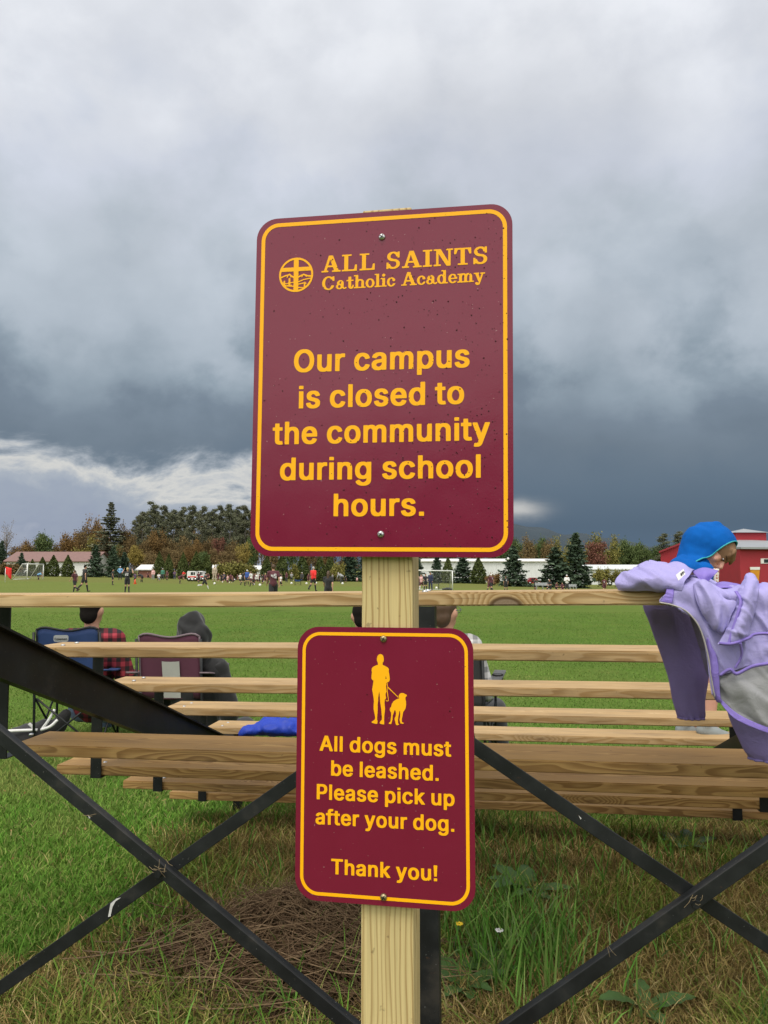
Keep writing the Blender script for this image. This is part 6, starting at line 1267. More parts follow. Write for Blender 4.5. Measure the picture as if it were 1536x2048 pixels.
def loft(name, rows, mt, par, n=46, m=46, amp=.006, seed=0, dirn=(1, .25), freq=13.0, thick=.0012, ridge=1.0):
    P = np.array([[tuple(at(*q)) for q in r] for r in rows]); G = cr(P, n); G = cr(G.transpose(1, 0, 2), m).transpose(1, 0, 2)
    du = np.gradient(G, axis=1); dv = np.gradient(G, axis=0); N = np.cross(du, dv); N /= (np.linalg.norm(N, axis=2, keepdims=True) + 1e-9)
    N[N[..., 1] > 0] *= -1
    if amp:
        for i in range(n):
            for j in range(m):
                p = G[i, j]; a = p[0] * dirn[0] + p[2] * dirn[1]; c = -p[0] * dirn[1] + p[2] * dirn[0]
                wob = .35 * mnoise.noise(Vector((p[0] * 9, p[2] * 9, seed)))
                f = mnoise.noise(Vector((a * freq + wob, c * freq * .22 + wob, seed * 3.7)))
                f2 = mnoise.noise(Vector((a * freq * 1.9 + 5, c * freq * .7 - a * freq * .6, seed + 9.1)))
                f3 = mnoise.noise(Vector((a * freq * 4.1, c * freq * 3.0, seed + 2.2)))
                h = ridge * (max(0, 1 - abs(f) * 5.0) ** 1.3) + .55 * max(0, 1 - abs(f2) * 4.5) - .35 * max(0, 1 - abs(f2 - .25) * 6) + .30 * f3 - .3
                e = min(1.0, 6 * min(i / (n - 1), j / (m - 1), 1 - i / (n - 1), 1 - j / (m - 1)) + .35)
                G[i, j] += N[i, j] * amp * h * e
    o = link(name, gridmesh(G, name), par, mt, True)
    if thick:
        sd_ = o.modifiers.new('t', 'SOLIDIFY'); sd_.thickness = thick; sd_.offset = 0
    return o, G
def ribbon(name, pts, wd, mt, par, off=.0, n=40):
    P = cr(np.array([tuple(at(*q)) for q in pts]), n); t = np.gradient(P, axis=0); t /= np.linalg.norm(t, axis=1, keepdims=True); s = np.cross(t, np.array([0, 1, 0])); s /= np.linalg.norm(s, axis=1, keepdims=True)
    P = P + np.array([0, -off, 0]); G = np.stack([P - s * wd / 2, P, P + s * wd / 2], 1); G[:, 1, 1] -= .0012
    o = link(name, gridmesh(G, name), par, mt, True); sd_ = o.modifiers.new('t', 'SOLIDIFY'); sd_.thickness = .001; return o
def jacket():
    root = empty('rain_jacket', (0, 0, 0)); tag(root, 'lavender rain jacket with grey mesh lining draped over the top plank', 'jacket')
    b, _ = loft('body', [
        [(1352, 1158, 2.17), (1400, 1149, 2.18), (1445, 1172, 2.18), (1490, 1176, 2.17), (1530, 1166, 2.16), (1610, 1166, 2.14)],
        [(1342, 1178, 2.03), (1392, 1166, 2.025), (1440, 1182, 2.015), (1485, 1182, 2.005), (1530, 1177, 2.0), (1610, 1177, 1.98)],
        [(1319, 1204, 2.02), (1372, 1214, 2.01), (1425, 1226, 2.0), (1475, 1226, 1.995), (1530, 1225, 1.98), (1610, 1225, 1.96)],
        [(1370, 1218, 2.01), (1405, 1250, 2.00), (1440, 1272, 1.99), (1482, 1270, 1.98), (1530, 1268, 1.975), (1610, 1264, 1.955)],
        [(1405, 1275, 2.0), (1425, 1300, 1.99), (1455, 1312, 1.98), (1490, 1305, 1.975), (1530, 1300, 1.965), (1610, 1295, 1.95)],
        [(1424, 1392, 1.995), (1438, 1354, 1.985), (1460, 1345, 1.98), (1495, 1332, 1.975), (1530, 1327, 1.965), (1610, 1318, 1.95)]], LAV, root, 110, 120, .0085, 1, (1, .42), 10)
    loft('hood', [
        [(1237, 1180, 2.08), (1262, 1181, 2.06), (1290, 1181, 2.045), (1325, 1183, 2.035), (1352, 1187, 2.025)],
        [(1230, 1164, 2.08), (1262, 1168, 2.045), (1292, 1160, 2.02), (1330, 1170, 2.015), (1364, 1180, 2.005)],
        [(1241, 1148, 2.10), (1268, 1148, 2.06), (1296, 1149, 2.03), (1338, 1154, 2.02), (1370, 1162, 2.015)],
        [(1262, 1141, 2.13), (1284, 1132, 2.10), (1310, 1135, 2.07), (1345, 1141, 2.06), (1380, 1150, 2.05)],
        [(1270, 1138, 2.18), (1298, 1123, 2.17), (1318, 1125, 2.15), (1347, 1129, 2.14), (1388, 1140, 2.13)],
        [(1262, 1158, 2.24), (1295, 1150, 2.26), (1320, 1150, 2.26), (1350, 1150, 2.26), (1392, 1152, 2.25)]], LAV, root, 84, 90, .009, 4, (.45, 1), 11)
    loft('collar', [[(1384, 1143, 2.12), (1408, 1135, 2.12), (1437, 1141, 2.10)], [(1388, 1148, 2.09), (1411, 1146, 2.07), (1430, 1149, 2.08)], [(1398, 1158, 2.07), (1408, 1164, 2.06), (1416, 1163, 2.07)]], SEAM, root, 20, 20, .003, 7)
    loft('collar', [[(1418, 1172, 2.14), (1448, 1163, 2.15), (1485, 1170, 2.14)], [(1424, 1180, 2.05), (1450, 1176, 2.05), (1484, 1178, 2.05)]], SEAM, root, 10, 24, .003, 8)
    loft('flap', [
        [(1482, 1168, 2.06), (1494, 1147, 2.08), (1509, 1149, 2.07), (1519, 1170, 2.05)],
        [(1477, 1181, 1.985), (1492, 1176, 1.965), (1506, 1176, 1.965), (1517, 1184, 1.98)],
        [(1469, 1212, 1.975), (1485, 1212, 1.945), (1500, 1212, 1.945), (1511, 1216, 1.97)],
        [(1454, 1256, 1.965), (1470, 1256, 1.935), (1488, 1253, 1.935), (1501, 1250, 1.96)],
        [(1434, 1289, 1.96), (1455, 1291, 1.94), (1475, 1286, 1.94), (1494, 1279, 1.96)]], LAV, root, 64, 44, .0055, 11, (.5, 1), 14)
    loft('flap', [[(1386, 1168, 2.01), (1410, 1160, 1.995), (1440, 1184, 1.99)], [(1392, 1200, 1.99), (1420, 1196, 1.965), (1452, 1198, 1.975)], [(1404, 1226, 1.985), (1430, 1232, 1.96), (1473, 1205, 1.965)], [(1424, 1254, 1.985), (1444, 1262, 1.965), (1462, 1232, 1.96)], [(1440, 1270, 1.985), (1449, 1268, 1.975), (1456, 1256, 1.965)]], LAV, root, 60, 60, .007, 13, (1, .3), 12)
    ribbon('seam_tape', [(1470, 1182, 1.975), (1480, 1202, 1.955), (1474, 1228, 1.947), (1463, 1262, 1.944), (1456, 1288, 1.942)], .008, SEAM, root, .004)
    ribbon('seam_tape', [(1436, 1286, 1.955), (1462, 1287, 1.935), (1494, 1276, 1.955), (1515, 1267, 1.965), (1600, 1268, 1.95)], .007, SEAM, root, .006)
    ribbon('seam_tape', [(1476, 1285, 1.94), (1478, 1310, 1.965), (1466, 1335, 1.972)], .006, SEAM, root, .012)
    ribbon('seam_tape', [(1436, 1350, 1.98), (1456, 1338, 1.97), (1470, 1346, 1.97), (1500, 1332, 1.967), (1540, 1325, 1.957), (1600, 1318, 1.945)], .008, SEAM, root, .010)
    loft('mesh_lining', [
        [(1430, 1354, 1.995), (1462, 1346, 1.985), (1500, 1331, 1.975), (1540, 1326, 1.965), (1610, 1318, 1.95)],
        [(1432, 1364, 1.995), (1465, 1374, 1.975), (1500, 1372, 1.965), (1540, 1372, 1.955), (1610, 1368, 1.94)],
        [(1435, 1380, 2.0), (1468, 1406, 1.985), (1503, 1417, 1.965), (1540, 1427, 1.955), (1610, 1437, 1.94)],
        [(1438, 1398, 2.0), (1470, 1426, 1.985), (1503, 1444, 1.97), (1540, 1456, 1.96), (1610, 1472, 1.945)]], MESH, root, 36, 44, .007, 17, (.7, .8), 9)
    loft('hem', [[(1436, 1392, 1.998), (1468, 1422, 1.982), (1503, 1442, 1.967), (1540, 1455, 1.957), (1610, 1470, 1.942)], [(1434, 1397, 1.996), (1464, 1433, 1.98), (1500, 1453, 1.965), (1540, 1467, 1.955), (1610, 1484, 1.94)]], SEAM, root, 8, 40, .0015, 3)
    loft('front_band', [[(1408, 1268, 2.0), (1416, 1276, 1.988), (1426, 1290, 1.985)], [(1414, 1310, 2.0), (1424, 1316, 1.98), (1435, 1322, 1.98)], [(1418, 1350, 2.0), (1427, 1354, 1.98), (1438, 1356, 1.98)], [(1424, 1385, 2.0), (1432, 1388, 1.985), (1440, 1390, 1.985)], [(1434, 1404, 2.0), (1439, 1405, 1.99), (1444, 1404, 1.99)]], SEAM, root, 40, 12, .004, 21, (1, .1), 20)
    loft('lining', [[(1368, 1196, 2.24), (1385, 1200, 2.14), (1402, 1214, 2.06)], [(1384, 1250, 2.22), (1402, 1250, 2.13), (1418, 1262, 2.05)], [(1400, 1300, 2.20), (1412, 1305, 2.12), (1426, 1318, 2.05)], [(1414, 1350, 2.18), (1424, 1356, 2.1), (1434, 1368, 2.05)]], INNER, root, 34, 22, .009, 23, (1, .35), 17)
    # cuff of the hem that lies left of the body, in tape colour
    loft('hem', [[(1333, 1178, 2.02), (1348, 1179, 2.015)], [(1330, 1190, 2.012), (1347, 1193, 2.005)], [(1321, 1203, 2.012), (1344, 1207, 2.003)]], SEAM, root, 14, 10, .003, 25, (.3, 1), 40)
    e = [(1319, 1205, 2.008), (1345, 1210, 2.003), (1372, 1222, 2.0), (1394, 1246, 1.995), (1407, 1276, 1.993), (1418, 1320, 1.99), (1424, 1362, 1.988), (1430, 1395, 1.99)]
    z = MB(); z.tube(cr(np.array([tuple(at(*q)) for q in e]), 40), .0022, 5); z.build('zip', mat('zip_teeth', (.42, .40, .38), .5, .2, 300), root, True)
    # sleeves: flattened tubes gathered at an elastic cuff
    def sleeve(prof, Y, mt, dth, seed):
        G = []; nn = 40; P = cr(np.array([(a, b_, v) for v, a, b_ in prof], float), 44)
        for i, (a, b_, v) in enumerate(P):
            pa, pb = at(a, v, Y), at(b_, v, Y); c = (pa + pb) / 2; rx = (pb - pa).length / 2; f = i / 43; row = []
            for k in range(nn):
                t_ = 2 * math.pi * k / (nn - 1); q = c + Vector((rx * math.cos(t_), -dth * math.sin(t_) * (1 - .35 * f), 0))
                wv = .006 * mnoise.noise(Vector((math.cos(t_) * 2.2, seed, v * .016 + math.sin(t_)))) + .007 * max(0, f - .78) / .22 * math.sin(t_ * 11 + seed)
                q += (q - c).normalized() * wv; row.append(tuple(q))
            G.append(row)
        o = link('sleeve', gridmesh(np.array(G), 'sleeve'), root, mt, True); sd_ = o.modifiers.new('t', 'SOLIDIFY'); sd_.thickness = .0012
        cf = MB(); a, b_, v = P[-1]
        ring = [Vector(q) for q in G[-1][:-1]]; cf.tube(ring + [ring[0]], .0035, 5, False); cf.build('cuff', SEAM if mt is LAV else mt, o, True)
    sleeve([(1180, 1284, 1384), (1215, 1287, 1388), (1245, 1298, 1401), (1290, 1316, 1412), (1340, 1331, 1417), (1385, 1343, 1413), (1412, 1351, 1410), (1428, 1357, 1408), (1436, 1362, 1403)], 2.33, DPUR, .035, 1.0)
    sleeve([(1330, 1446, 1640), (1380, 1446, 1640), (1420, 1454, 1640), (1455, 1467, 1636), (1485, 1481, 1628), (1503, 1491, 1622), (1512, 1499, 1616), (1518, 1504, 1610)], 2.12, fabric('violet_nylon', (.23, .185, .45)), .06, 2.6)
    # care tag with small print
    q = [at(1352, 1150, 1.995), at(1367, 1138, 2.0), at(1371, 1148, 1.99), at(1357, 1161, 1.985)]
    t = MB(); dd = Vector((0, .0015, 0)); t.add(q + [p + dd for p in q], [(0, 1, 2, 3), (7, 6, 5, 4), (0, 4, 5, 1), (1, 5, 6, 2), (2, 6, 7, 3), (3, 7, 4, 0)]); tg = t.build('care_tag', CLO['white'], root)
    t = MB()
    for a, b_, c, d in ((.45, .25, .62, .72), (.66, .22, .80, .70), (.83, .30, .95, .62)):
        f = lambda x, y: q[0].lerp(q[1], x).lerp(q[3].lerp(q[2], x), y) + Vector((0, -.0015, 0))
        t.add([f(a, b_), f(c, b_), f(c, d), f(a, d)], [(0, 1, 2, 3)])
    t.build('print', CLO['charcoal'], tg)
jacket()
# ------------------------------------------------------------------ royal blue jacket crumpled on the lowest seat
def heap(name, u0, u1, vb, vt, Y, mt, label, cat, seed, depth=.11):
    a, b_ = at(u0, vb, Y), at(u1, vb, Y); c = (a + b_) / 2; h = at(u0, vt, Y).z - a.z; w_ = (b_ - a).length / 2; m = MB(); rg = np.random.default_rng(seed)
    for k in range(16):
        x = rg.uniform(-.8, .8) * w_; f = 1 - (x / w_) ** 2 * .6
        m.ell((x, rg.uniform(-.5, .5) * depth, h * .28 * f), (w_ * rg.uniform(.22, .4), depth * rg.uniform(.4, .8), h * .55 * f * rg.uniform(.6, 1.1)), Matrix.Rotation(rg.uniform(-.6, .6), 3, 'Y') @ Matrix.Rotation(rg.uniform(-1, 1), 3, 'Z'))
    me = blob(m, .012, 3)
    for v in me.vertices:
        p = v.co; f = 1 - abs(mnoise.noise(Vector((p.x * 14 + seed, p.y * 14, p.z * 20)))) * 2; v.co = p + Vector((0, -.4, 1)).normalized() * .014 * f
        if v.co.z < .004: v.co.z = .004
    o = link(name, me, None, mt, True); o.location = c; tag(o, label, cat); return o
heap('jacket', 484, 640, 1468, 1428, 4.55, fabric('royal_blue_nylon', (.012, .045, .42), .5), 'royal blue jacket crumpled on the lowest seat beside the small sign', 'jacket', 5)
# black backpack on the grass
def backpack():
    p = at(66, 1484, 6.45); root = empty('backpack', (p.x, p.y, .0)); tag(root, 'black backpack with white straps lying on the grass at the left', 'backpack')
    m = MB(); m.ell((0, 0, .09), (.20, .15, .10)); m.ell((.10, .02, .12), (.13, .13, .10)); m.ell((-.1, .0, .08), (.14, .14, .08)); m.caps((.2, 0, .16), (.26, 0, .26), .07, .05); me = blob(m, .014, 3)
    for v in me.vertices: v.co += Vector((0, 0, 1)) * .012 * (1 - 2 * abs(mnoise.noise(v.co * 9)))
    link('bag', me, root, CLO['black'])
    for P in ([(-.17, -.13, .16), (-.02, -.15, .17), (.09, -.13, .17)], [(.12, -.12, .17), (.18, -.13, .25), (.22, -.12, .33)], [(.12, -.13, .17), (.2, -.14, .20), (.25, -.13, .25)], [(.06, -.12, .18), (.02, -.13, .22)]):
        s = MB(); s.tube(cr(np.array(P), 10), .012, 6); s.build('strap', CLO['white'], root, True)
backpack()
# ------------------------------------------------------------------ goals, balls, vehicles and other things on the field
PAINT = mat('white_goal_paint', (.74, .75, .74), .45, .08, 4)
NET = mat('goal_net', (.45, .46, .45), .8, .1, 9)
def goal(label, A, B, RA, RB, v_top_a):
    """front posts A, B and rear stakes RA, RB as (column, base row, distance)"""
    a, b_, ra, rb = [zat(*q) for q in (A, B, RA, RB)]; root = empty('soccer_goal', a); tag(root, label, 'soccer goal'); h = at(A[0], v_top_a, A[2]).z - a.z
    b_, ra, rb = b_ - a, ra - a, rb - a; a = Vector((0, 0, 0)); H = Vector((0, 0, h)); r = .06
    for p in (a, b_): m = MB(); m.tube([p, p + H], r, 10); m.build('post', PAINT, root, True)
    m = MB(); m.tube([a + H, b_ + H], r, 10); m.build('crossbar', PAINT, root, True)
    ta, tb = a + H + (ra - a) * .35, b_ + H + (rb - b_) * .35
    for p, t, q in ((a, ta, ra), (b_, tb, rb)):
        m = MB(); m.tube([p + H, t, q], r * .8, 8); m.build('side_frame', PAINT, root, True)
    m = MB(); m.tube([ra, rb], r * .6, 8); m.build('ground_bar', PAINT, root, True)
    m = MB(); n = 16
    for i in range(n + 1):
        f = i / n; p, q = ta.lerp(tb, f), ra.lerp(rb, f); m.tube([p, q], .006, 3, False); p, q = ta.lerp(ra, f), tb.lerp(rb, f); m.tube([p, q], .006, 3, False)
    for P, T, Q in ((a, ta, ra), (b_, tb, rb)):
        for i in range(n + 1): f = i / n; m.tube([P + H * f, (Q.lerp(T, f))], .006, 3, False)
    m.build('net', NET, root); return root
goal('white soccer goal seen from the side at the left of the field', (54, 1160, 95), (86, 1160, 101), (25, 1161, 96), (59, 1159, 102), 1128)
goal('white soccer goal right of the wooden post', (786, 1180, 77), (905, 1180, 77), (792, 1176, 79.2), (899, 1176, 79.2), 1140)
def ball(u, v, Y, label, group=None, r=.11):
    p = at(u, v, Y); m = MB(); m.ell((0, 0, 0), (r, r, r), None, 16, 10); o = m.build('soccer_ball', None, None, True); o.location = p
    mt = MATS.get('ball_leather')
    if not mt:
        mt = bpy.data.materials.new('ball_leather'); mt.use_nodes = True; t = NT(mt.node_tree); b = t.nt.nodes['Principled BSDF']; v_ = t.n('ShaderNodeTexVoronoi'); v_.inputs['Scale'].default_value = 9; t.put(v_.inputs['Vector'], t.n('ShaderNodeTexCoord').outputs['Object'])
        t.put(b.inputs['Base Color'], t.mix(t.sm(v_.outputs['Distance'], .30, .33), (.12, .12, .13), (.8, .8, .79))); t.put(b.inputs['Base Color'], t.mix(t.sm(v_.outputs['Distance'], .22, .25), (.12, .12, .13), (.82, .82, .8))); b.inputs['Roughness'].default_value = .4; MATS['ball_leather'] = mt
    o.data.materials.append(mt); tag(o, label, 'soccer ball', group)
ball(1016, 1117.5, 80, 'white ball in the air before the spruce beside the large sign', r=.14)
ball(55, 1158, 97, 'white ball at the foot of the left goal post')
for u, v, Y, lb in [(520, 1170, 72, 'white ball on the grass right of the girl in white'), (685, 1167, 84, 'white ball at the feet of the stooping adult in grey'), (873, 1176, 76, 'white ball beside the dark bag at the right goal'), (429, 1167, 86, 'white ball below the tall adult in beige'),
      (583, 1166.5, 88, 'white ball under the grey-haired spectator'), (613, 1167, 88, 'white ball left of the referee'), (632, 1166, 88, 'white ball right of the referee')]: ball(u, v, Y, lb, 'balls on the field', .13)
def cone():
    p = zat(270, 1167, 82); m = MB(); m.tube([(0, 0, .02), (0, 0, .5), (0, 0, .52)], [.15, .035, .01], 12); m.box((-.2, -.2, 0), (.2, .2, .02)); o = m.build('traffic_cone', mat('orange_cone', (.75, .13, .05), .5, .1, 5), None, True); o.location = p; tag(o, 'orange cone on the far touchline at the left', 'cone')
cone()
def flag():
    p = zat(10, 1165, 80); r = empty('corner_flag', p); tag(r, 'red corner flag on a white pole at the far left', 'corner flag'); k = 80 / F
    m = MB(); m.tube([(0, 0, 0), (0, 0, 28 * k)], .03, 8); m.build('pole', PAINT, r, True)
    G = np.zeros((6, 8, 3))
    for i in range(6):
        for j in range(8): f = j / 7; G[i, j] = (f * .62, .08 * math.sin(f * 7), (31 - 14 * i / 5 - 9 * f * (i / 5 + .3)) * k)
    o = link('flag', gridmesh(G, 'flag'), r, CLO['red'], True); sd_ = o.modifiers.new('t', 'SOLIDIFY'); sd_.thickness = .01
flag()
def vehicle(name, label, cat, u0, u1, vb, vt, Y, c, van=False, side=True, rz=0.0):
    a, b_ = zat(u0, vb, Y), zat(u1, vb, Y); L = (b_ - a).length; h = at(u0, vt, Y).z - a.z; r = empty(name, (a + b_) / 2, rz); tag(r, label, cat); W = 1.8
    if van: prof = [(0, .12), (1, .12), (1, .50), (.93, .62), (.80, .98), (.04, 1.0), (0, .92)]
    else: prof = [(0, .14), (1, .14), (1, .50), (.78, .58), (.62, 1.0), (.25, 1.0), (.10, .60), (0, .54)]
    n = len(prof); m = MB(); P = [((x - .5) * L, z * h) for x, z in prof]
    m.add([(x, -W / 2, z) for x, z in P] + [(x, W / 2, z) for x, z in P], [tuple(range(n))[::1], tuple(range(n, 2 * n))[::-1]] + [(i + n, (i + 1) % n + n, (i + 1) % n, i) for i in range(n)])
    o = m.build('body', mat('car_paint_' + label.split()[0], c, .25, .05, 2, spec=.6), r)
    bm = bmesh.new(); bm.from_mesh(o.data); bmesh.ops.recalc_face_normals(bm, faces=bm.faces); bmesh.ops.bevel(bm, geom=list(bm.edges), offset=.05, segments=2, affect='EDGES'); bm.to_mesh(o.data); bm.free()
    for (x0, x1) in (((.62, .82), (.36, .58)) if van else ((.28, .44), (.46, .62))):
        for sy in (-1, 1):
            g = MB(); zt, zb = .90 * h, .62 * h; k = .06 * L if (x1 > .6) else 0
            g.box(((x0 - .5) * L, sy * W / 2 - .01 if sy > 0 else -W / 2 - .015, zb), ((x1 - .5) * L - k, W / 2 + .015 if sy > 0 else -W / 2 + .01, zt)); g.build('window', GLASS, r)
    for x in (.2, .8):
        for sy in (-1, 1):
            g = MB(); cy = sy * (W / 2 - .08); g.tube([((x - .5) * L, cy - .11, .17 * h + .05), ((x - .5) * L, cy + .11, .17 * h + .05)], .16 * h + .06, 16); w_ = g.build('wheel', BLK, r, True)
            g = MB(); g.tube([((x - .5) * L, cy + sy * .10, .17 * h + .05), ((x - .5) * L, cy + sy * .125, .17 * h + .05)], .09 * h + .03, 12); g.build('rim', GALV, w_, True)
    if van:
        g = MB(); g.box((-.42 * L, -W / 2 - .012, .40 * h), (.36 * L, -W / 2 - .003, .50 * h)); g.build('red_stripe', CLO['red'], r)
    return r
vehicle('van', 'white van with a red stripe parked behind the warming-up players', 'van', 377, 398, 1163, 1142, 104, (.72, .73, .73), True)
vehicle('van', 'white van with a red stripe, right of and partly behind the other van', 'van', 398, 411, 1162, 1142, 107, (.72, .73, .73), True)
vehicle('car', 'red car parked behind the spruces on the right', 'car', 1052, 1082, 1170, 1155, 128, (.25, .02, .03))
vehicle('car', 'white car parked before the second white building', 'car', 1198, 1222, 1163, 1150, 126, (.7, .71, .72))
ALU = mat('aluminium', (.48, .50, .52), .35, .1, 6, metal=.6)
def bench(u0, u1, vb, vt, Y, label):
    a, b_ = zat(u0, vb, Y), zat(u1, vb, Y); L = (b_ - a).length; r = empty('team_bench', a); tag(r, label, 'bench'); k = Y / F; h = (vb - vt) * k
    m = MB(); m.box((0, -.18, h * .55), (L, .18, h * .62)); m.build('seat', ALU, r); m = MB(); m.box((0, .19, h * .66), (L, .23, h)); m.build('backrest', ALU, r)
    for x in (.1, L / 2, L - .15):
        m = MB(); m.box((x, -.15, -.05), (x + .06, .15, h * .548)); m.box((x, .17, -.05), (x + .06, .188, h * .98)); m.build('leg', ALU, r)
bench(1071, 1099, 1184, 1170, 87, 'silver bench behind the crouching players on the right'); bench(1138, 1154, 1184, 1172, 87, 'short silver bench right of the coach in white')
def table():
    a = zat(864, 1179, 79); r = empty('folding_table', a); tag(r, 'small dark folding table behind the right goal', 'table')
    m = MB(); m.box((0, 0, .58), (.75, .6, .63)); m.build('tabletop', CLO['charcoal'], r)
    for x, y in ((.02, .02), (.69, .02), (.02, .54), (.69, .54)): m = MB(); m.box((x, y, -.05), (x + .04, y + .04, .578)); m.build('leg', CLO['charcoal'], r)
table()
heap('sports_bag', 884, 905, 1180, 1174, 78, CLO['charcoal'], 'dark sports bag on the grass beside the right goal post', 'bag', 3, .3)
c_ = camp_chair(590, 601, 1155, 90, CLO['royal'], BLK, 'royal blue folding chair on the far touchline left of the referee'); c_.location.z -= .25
# ------------------------------------------------------------------ grass, weeds and dry stalks
def tintmat(name, rough=.75, trans=0.0):
    m = bpy.data.materials.new(name); m.use_nodes = True; t = NT(m.node_tree); b = t.nt.nodes['Principled BSDF']
    a = t.n('ShaderNodeAttribute'); a.attribute_name = 'tint'; t.put(b.inputs['Base Color'], a.outputs['Color']); b.inputs['Roughness'].default_value = rough; b.inputs['Specular IOR Level'].default_value = .06
    if trans: b.inputs['Subsurface Weight'].default_value = 0
    return m
BLADE = tintmat('grass_blades')
def blades(name, X, Y, H, Wd, lean, col, mt=BLADE, seed=0, zbase=None):
    """one curved tapering blade per point: two quads and a tip"""
    rg = np.random.default_rng(seed); n = len(X); a = rg.uniform(0, 6.283, n); b = rg.uniform(0, 6.283, n)
    d = np.stack([np.cos(a), np.sin(a)], 1); s = np.stack([np.cos(b), np.sin(b)], 1)
    Z0 = gzv(X, Y) - .004 if zbase is None else zbase
    base = np.stack([X, Y, Z0], 1); V = np.zeros((n, 7, 3))
    for k, (f, wf) in enumerate(((0, 1.0), (.38, .95), (.74, .62))):
        off = d * (lean * H * f ** 1.8)[:, None]; z = H * f * np.sqrt(np.clip(1 - (lean * .8 * f) ** 2, .05, 1))
        c = base + np.concatenate([off, z[:, None]], 1); w_ = np.concatenate([s * (Wd * wf / 2)[:, None], np.zeros((n, 1))], 1)
        V[:, 2 * k] = c - w_; V[:, 2 * k + 1] = c + w_
    off = d * (lean * H)[:, None]; z = H * np.sqrt(np.clip(1 - (lean * .8) ** 2, .05, 1)); V[:, 6] = base + np.concatenate([off, z[:, None]], 1)
    i = np.arange(n)[:, None] * 7
    quads = np.concatenate([i + np.array([0, 1, 3, 2]), i + np.array([2, 3, 5, 4])], 1).reshape(-1, 4); tris = i + np.array([4, 5, 6])
    me = bpy.data.meshes.new(name); me.vertices.add(n * 7); me.vertices.foreach_set('co', V.astype(np.float32).ravel())
    lp = np.concatenate([quads.ravel(), tris.ravel()]).astype(np.int32); me.loops.add(len(lp)); me.polygons.add(len(quads) + n)
    me.loops.foreach_set('vertex_index', lp); me.polygons.foreach_set('loop_start', np.concatenate([np.arange(len(quads)) * 4, len(quads) * 4 + np.arange(n) * 3]).astype(np.int32))
    me.update(calc_edges=True)
    at_ = me.attributes.new('tint', 'FLOAT_COLOR', 'POINT'); c4 = np.ones((n, 7, 4), np.float32); c4[:, :, :3] = col[:, None, :]; at_.data.foreach_set('color', c4.ravel())
    o = link(name, me, None, mt, True); return o
def cloudy(X, Y, s, seed=0.0):
    return np.array([mnoise.fractal(Vector((x * s + seed, y * s, seed)), 1.0, 2.0, 3) for x, y in zip(X, Y)])
def scatter(n, y0, y1, rg, spread=.58, pw=2.0):
    """points thinning with distance so that the picture is evenly covered"""
    u = rg.uniform(0, 1, n); k = 1 - pw
    Y = (y0 ** (k + 1) + u * (y1 ** (k + 1) - y0 ** (k + 1))) ** (1 / (k + 1)) if abs(k + 1) > 1e-6 else y0 * (y1 / y0) ** u
    X = rg.uniform(-1, 1, n) * (spread * Y + .25); return X, Y
def pick(cols, w_, n, rg):
    c = np.array(cols)[rg.choice(len(cols), n, p=np.array(w_) / np.sum(w_))]; return c * rg.uniform(.7, 1.25, (n, 1))
GREENS = [(.08, .20, .024), (.12, .26, .036), (.17, .29, .05), (.25, .28, .085), (.33, .28, .13)]
DRY = [(.35, .27, .10), (.24, .17, .065), (.15, .105, .042), (.20, .24, .05), (.13, .20, .035), (.46, .37, .17)]
rg = np.random.default_rng(21)
X, Y = scatter(270000, 2.25, 27.0, rg); Xn, Yn = scatter(30000, .9, 2.3, rg, .9, 1.0); X = np.concatenate([X, Xn]); Y = np.concatenate([Y, Yn])
nz = cloudy(X, Y, 1.1, 3.0)
dry = ss(X + nz * .7, -1.35, -.85) * (1 - ss(Y + nz * .6, 4.2, 4.9)); dry = np.maximum(dry, (1 - ss(Y + nz * .5, 2.55, 3.0)) * .85)
Y = np.where(Y > 5.2, Y, Y); is_dry = rg.random(len(X)) < dry
g = ~is_dry; n_ = g.sum(); patch = cloudy(X[g], Y[g], .8, 9.0)
col = pick(GREENS, [3, 4, 3, 1.1, .5], n_, rg) * (1 + .35 * patch[:, None]); worn = ss(cloudy(X[g], Y[g], .45, 31.0), .18, .5)[:, None] * .55; col = col * (1 - worn) + np.array([.26, .25, .085]) * worn
far_mix = ss(Y[g], 4.5, 9)[:, None]; col = col * (1 - .7 * far_mix) + (np.array([.105, .185, .034]) * (1 - worn) + np.array([.20, .20, .07]) * worn) * (1 + .35 * patch[:, None]) * .7 * far_mix
o = blades('grass', X[g], Y[g], np.where(Y[g] > 6, .6, 1.0) * rg.uniform(.025, .055, n_), .0028 + .0005 * Y[g], rg.uniform(.3, 1.1, n_), col, seed=5); tag(o, 'short mown green grass', 'grass', kind='stuff')
d = is_dry; n_ = d.sum(); patch = cloudy(X[d], Y[d], 2.2, 4.0); gr = (patch > .22)
col = np.where(gr[:, None], pick(DRY, [1.4, 1, 1, 4, 4, .6], n_, rg), pick(DRY, [4, 3, 2.2, 1.3, .8, 1.6], n_, rg))
o = blades('dry_grass', X[d], Y[d], rg.uniform(.03, .10, n_) * (1 + .5 * gr), rg.uniform(.0028, .0052, n_), rg.uniform(.45, 1.22, n_), col, seed=6); tag(o, 'tan and olive unmown grass under the bleachers', 'grass', kind='stuff')
